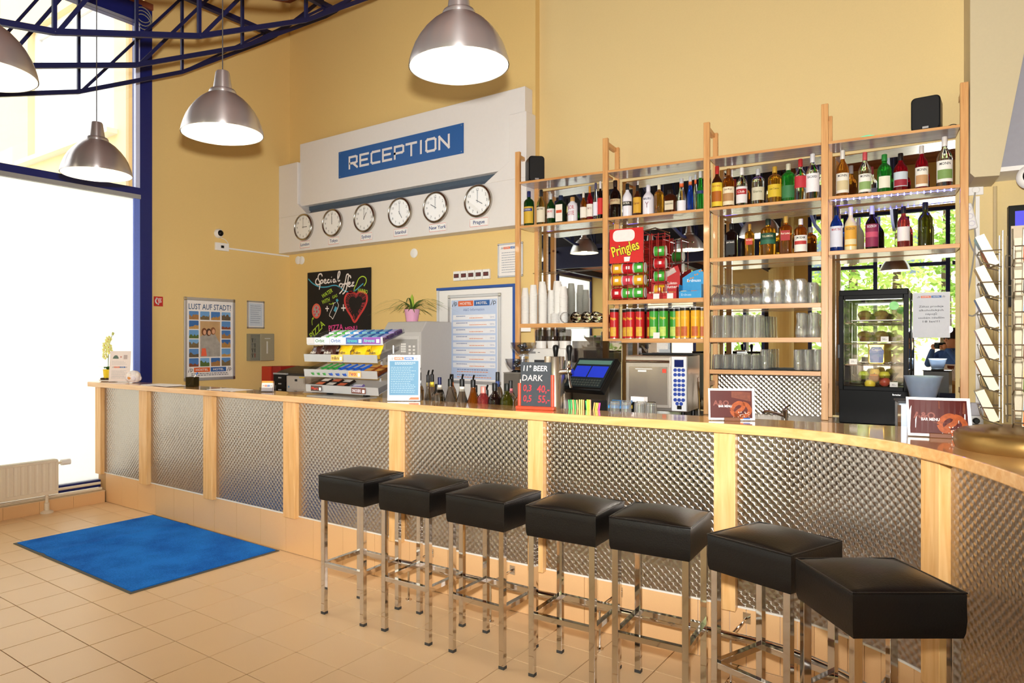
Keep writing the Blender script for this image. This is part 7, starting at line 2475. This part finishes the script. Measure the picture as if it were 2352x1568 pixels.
# ------------------------------------------------------------ postcard stand
pcs = thing('postcard_stand', 'revolving wire postcard stand on a golden base', 'stand', (.135, 3.25, ZC), R(3))
GOLD = M('947440', .36, .8, noise=.06)
obj('base', MB().lathe([(.235, 0), (.242, .02), (.24, .05), (.225, .066), (.19, .074), (.03, .08), (0, .08)], 56), GOLD, pcs, smooth=50)
obj('pole', MB().tube([(0, 0, .08), (0, 0, .8)], .012, 12), STEEL, pcs, smooth=40)
BRASSW = M('8F8470', .35, .9, noise=.05)
cardc = [('4F86C0', 'B8642E'), ('D98A3A', '5A6A30'), ('C0A8C8', '6A4A3A'), ('3F78C8', '9A7A5A'), ('C8A87A', '4A4440'), ('7FB0D8', 'A04A30')]
for sd in range(4):
    ang = R(90 * sd)
    Rm = Matrix.Rotation(ang, 4, 'Z')
    for sx in (-.075, .075):
        mb = MB(); mb.T = Rm; mb.tube([(sx, -.1, .1), (sx, -.1, .78)], .003, 6)
        obj('frame_wire', mb, BRASSW, pcs, smooth=True)
    for k in range(6):
        z = .09 + k * .112
        mb = MB(); mb.T = Rm
        mb.tube([(-.075, -.1, z), (-.075, -.155, z + .02), (-.075, -.165, z + .062), (-.075, -.1, z + .062)], .0025, 6)
        mb.tube([(.075, -.1, z), (.075, -.155, z + .02), (.075, -.165, z + .062), (.075, -.1, z + .062)], .0025, 6)
        mb.tube([(-.075, -.155, z + .02), (.075, -.155, z + .02)], .0025, 6)
        mb.tube([(-.075, -.165, z + .062), (.075, -.165, z + .062)], .0025, 6)
        obj('wire_pocket', mb, BRASSW, pcs, smooth=True)
        # the wad of cards in the pocket is one thing lying in the rack
        t = thing('postcard_wad', 'postcards in the %s pocket from below on the %s side of the stand' % (('lowest', 'second', 'third', 'fourth', 'fifth', 'topmost')[k], ('front', 'right', 'rear', 'left')[sd]), 'postcards', (.135, 3.25, ZC), R(3) + ang, 'postcards in the stand')
        a_, b_ = cardc[(k + sd * 2) % 6]
        mb = MB(); mb.T = Matrix.Translation((0, -.118, z + .012)) @ Matrix.Rotation(R(22), 4, 'X')
        mb.box(-.052, .052, -.016, .012, 0, .118)
        obj('cards', mb, M('BDB39A', .7, noise=.08, scale=200), t)
        mb = MB(); mb.T = Matrix.Translation((0, -.118, z + .012)) @ Matrix.Rotation(R(22), 4, 'X')
        mb.rect(-.05, .05, .055, .116, -.0168)
        po_ = obj('picture_sky', mb, M(a_, .35, noise=.2, scale=14), t)
        mb = MB(); mb.T = Matrix.Translation((0, -.118, z + .012)) @ Matrix.Rotation(R(22), 4, 'X')
        mb.poly([(-.05, -.0172, .004), (.05, -.0172, .004), (.05, -.0172, .05), (.02, -.0172, .07), (.0, -.0172, .1), (-.015, -.0172, .066), (-.05, -.0172, .06)])
        obj('picture_town', mb, M(b_, .4, noise=.4, scale=40), t)

# ------------------------------------------------------------ right end of the bar wall
bm_ = MB()
bm_.T = Matrix.Translation(SO) @ Matrix.Rotation(SA, 4, 'Z')
bm_.prism_y([(3.455, 2.72), (3.48, 2.69), (3.615, 2.685), (3.755, 3.55), (3.9, 4.4), (4.1, 6.2), (3.455, 6.2)], .0, .39)
struct('trim_4', bm_, M('D2C4A0', .75, noise=.03, scale=60, bump=.2))
gs = MB()
gs.T = Matrix.Translation(SO) @ Matrix.Rotation(SA, 4, 'Z')
gs.prism_y([(3.618, 2.73), (3.9, 2.75), (5.2, 2.75), (5.2, 6.2), (4.12, 6.2), (3.9, 4.42), (3.758, 3.56)], .05, .39)
struct('trim_5', gs, M('9C9CA6', .6, noise=.05))
gs = MB()
gs.T = Matrix.Translation(SO) @ Matrix.Rotation(SA, 4, 'Z')
gs.prism_y([(3.62, 2.715), (5.2, 2.715), (5.2, 2.748), (3.62, 2.745)], .03, .389)
struct('trim_6', gs, WHITE)
def socket(z, label, plug):
    t = thing('wall_socket', label, 'socket', S(3.525,   .39, z), SA, 'sockets right of the shelving')
    obj('plate', MB().box(-.045, .045, -.012, 0, -.07, .07), WHITE, t, bevel=.004)
    for dz in (-.032, .032):
        m_ = MB(); m_.T = Matrix.Translation((0, -.012, dz)) @ Matrix.Rotation(R(90), 4, 'X'); m_.lathe([(.024, 0), (.026, .003), (.02, .003), (.019, -.006), (0, -.006)], 20, cap=False)
        obj('outlet', m_, M('E2DFDA', .4), t, smooth=40)
    if plug:
        m_ = MB(); m_.T = Matrix.Translation((0, -.012, -.032)) @ Matrix.Rotation(R(90), 4, 'X'); m_.lathe([(.021, 0), (.021, .03), (.015, .04), (0, .04)], 16)
        obj('plug', m_, BLACK, t, smooth=40)
        obj('adapter', MB().box(-.036, .036, -.05, -.013, .005, .1), M('B9B8C0', .45), t, bevel=.006)
    return t
socket(2.70, 'upper wall socket just below the beige beam', False)
socket(1.02, 'lower wall socket with a black plug and a grey adapter', True)
ps_ = thing('power_strip', 'white power strip hanging by the right shelf post', 'power strip', S(3.505, .37, 2.38), SA)
obj('body', MB().box(-.03, .03, -.04, 0, 0, .19), WHITE, ps_, bevel=.01, rot=(0, R(-12), 0))
for z in (.04, .095, .15):
    m_ = MB(); m_.T = Matrix.Rotation(R(-12), 4, 'Y') @ Matrix.Translation((0, -.04, z)) @ Matrix.Rotation(R(90), 4, 'X'); m_.lathe([(.02, 0), (.021, .003), (.016, .003), (.015, -.004), (0, -.004)], 16, cap=False)
    obj('outlet', m_, M('D6D2DA', .4), ps_, smooth=40)
for pts, lb in (([(3.52, .375, 2.65), (3.505, .378, 2.5), (3.52, .36, 2.3), (3.49, .378, 2.0), (3.46, .378, 1.8), (3.5, .378, 1.75), (3.53, .36, 1.77)], 'grey cable dropping from the upper socket in a loop'), ([(3.47, .37, 2.4), (3.5, .37, 2.25), (3.56, .36, 2.12), (3.6, .378, 2.0), (3.57, .378, 1.85), (3.53, .35, 1.77)], 'grey cable crossing behind the postcard stand')):
    o = obj('wall_cable', MB().tube([S(*p) for p in smooth_line(pts, 6)], .006, 6), M('A9A49A', .5), smooth=True)
    tag(o, lb, 'cable', 'cables on the right wall')
o = obj('cable_duct', MB().box(-.012, .012, -.014, 0, 1.1, 2.62), WHITE, loc=S(3.535, .39, 0), rot=(0, 0, SA))
tag(o, 'vertical white cable duct between the two wall sockets', 'duct')
o = obj('corner_pipe', MB().tube([S(3.635, .375, 1.0), S(3.635, .375, 2.68)], .012, 8), M('CDB88A', .6), smooth=True)
tag(o, 'thin wall coloured pipe right of the white duct', 'pipe')
dome('dome_camera', 'larger white dome camera under the sloping soffit at the right edge', S(3.79, .03, 2.66), SA, .085)
tv = thing('wall_screen', 'black framed wall screen with violet picture at the right edge', 'screen', S(3.676, .1, 1.8), SA)
obj('frame', MB().box(0, 1.0, 0, .07, 0, .69), BLACK, tv, bevel=.004)
obj('picture', MB().box(.035, .965, -.002, 0, .04, .65), M('4A48D0', .3, noise=.3, scale=3, emit=.5), tv)
cdp = thing('leaflet_sheet', 'beige leaflet sheet hanging in front of the wall screen', 'leaflet', S(3.68, .02, 1.98), SA)
obj('sheet', MB().box(0, .2, 0, .02, 0, .36), M('E6D6BC', .6, noise=.05), cdp)
# ------------------------------------------------------------ the photographer, seen only in the mirrors
def person():
    t = thing('person', 'photographer in a blue shirt and dark trousers holding a camera, mirrored right of the fridge', 'person', (.02, -.34, 0), R(37.69))
    me = bpy.data.meshes.new('body')
    J = {'pel': (0, 0, .95), 'chest': (0, .0, 1.25), 'neck': (0, 0, 1.45), 'head0': (0, .02, 1.53), 'head1': (0, .02, 1.66),
         'sl': (-.18, 0, 1.4), 'el': (-.26, .16, 1.2), 'hl': (-.1, .24, 1.47), 'sr': (.18, 0, 1.4), 'er': (.27, .14, 1.2), 'hr': (.1, .24, 1.49),
         'hipl': (-.1, 0, .9), 'kl': (-.11, .02, .5), 'al': (-.11, 0, .09), 'tl': (-.12, .14, .04), 'hipr': (.1, 0, .9), 'kr': (.11, .02, .5), 'ar': (.11, 0, .09), 'tr': (.12, .14, .04)}
    rad = {'pel': .14, 'chest': .15, 'neck': .06, 'head0': .075, 'head1': .085, 'sl': .07, 'el': .05, 'hl': .038, 'sr': .07, 'er': .05, 'hr': .038, 'hipl': .1, 'kl': .065, 'al': .045, 'tl': .04, 'hipr': .1, 'kr': .065, 'ar': .045, 'tr': .04}
    names = list(J)
    E = [('pel', 'chest'), ('chest', 'neck'), ('neck', 'head0'), ('head0', 'head1'), ('chest', 'sl'), ('sl', 'el'), ('el', 'hl'), ('chest', 'sr'), ('sr', 'er'), ('er', 'hr'), ('pel', 'hipl'), ('hipl', 'kl'), ('kl', 'al'), ('al', 'tl'), ('pel', 'hipr'), ('hipr', 'kr'), ('kr', 'ar'), ('ar', 'tr')]
    me.from_pydata([J[n] for n in names], [(names.index(a), names.index(b)) for a, b in E], [])
    o = bpy.data.objects.new('body', me)
    COL.objects.link(o)
    o.parent = t
    sk = o.modifiers.new('skin', 'SKIN')
    for n, sv in zip(names, me.skin_vertices[0].data):
        sv.radius = (rad[n], rad[n])
        sv.use_root = n == 'pel'
    o.modifiers.new('sub', 'SUBSURF').levels = 2
    o.modifiers['sub'].render_levels = 2
    m = bpy.data.materials.new('person_clothes')
    m.use_nodes = True
    nt = m.node_tree
    b = nt.nodes['Principled BSDF']
    tc = nt.nodes.new('ShaderNodeTexCoord')
    sp = nt.nodes.new('ShaderNodeSeparateXYZ')
    nt.links.new(tc.outputs['Object'], sp.inputs[0])
    cr = nt.nodes.new('ShaderNodeValToRGB')
    cr.color_ramp.interpolation = 'CONSTANT'
    cr.color_ramp.elements[0].color = lin('23262E')
    e = cr.color_ramp.elements.new(.93 / 2); e.color = lin('3D63A8')
    e = cr.color_ramp.elements.new(1.47 / 2); e.color = lin('D9A284')
    cr.color_ramp.elements[-1].position = .9
    cr.color_ramp.elements[-1].color = lin('D9A284')
    dv = nt.nodes.new('ShaderNodeMath'); dv.operation = 'DIVIDE'; dv.inputs[1].default_value = 2.0
    nt.links.new(sp.outputs['Z'], dv.inputs[0])
    nt.links.new(dv.outputs[0], cr.inputs['Fac'])
    nt.links.new(cr.outputs['Color'], b.inputs['Base Color'])
    b.inputs['Roughness'].default_value = .8
    me.materials.append(m)
    obj('hair', MB().lathe([(.1, 1.62), (.103, 1.68), (.09, 1.74), (.05, 1.78), (0, 1.785)], 20, c=(0, -.01)), M('2A1C14', .7), t, smooth=True)
    obj('nose', MB().lathe([(.014, 1.575), (.01, 1.61), (0, 1.63)], 8, c=(0, .115)), M('D9A284', .6), t, smooth=True)
    for sx in (-1, 1):
        obj('ear', MB().ball((sx * .092, .01, 1.6), .02, 8, 6, 1.4), M('D9A284', .6), t, smooth=True)
        obj('eye', MB().ball((sx * .033, .1, 1.615), .011, 8, 6), M('2A2420', .3), t, smooth=True)
        hand = obj('palm', MB().ball((sx * .085, .255, 1.5), .032, 10, 8, 1.2), M('D9A284', .6), t, smooth=True)
        for k in range(4):
            obj('finger', MB().tube([(sx * .085, .265, 1.515 - k * .016), (sx * .06, .295, 1.515 - k * .016), (sx * .035, .285, 1.513 - k * .016)], .008, 6), M('D9A284', .6), hand, smooth=True)
        obj('thumb', MB().tube([(sx * .085, .24, 1.49), (sx * .06, .225, 1.5), (sx * .04, .225, 1.505)], .009, 6), M('D9A284', .6), hand, smooth=True)
    c = thing('photo_camera', 'black photo camera held in front of the photographer face', 'camera', (.02, -.34, 0), R(37.69))
    obj('camera_body', MB().box(-.07, .07, .205, .262, 1.465, 1.56), BLACK, c, bevel=.008)
    obj('camera_lens', MB().tube([(0, .262, 1.51), (0, .31, 1.51)], .036, 20), BLACK, c, smooth=40)
person()
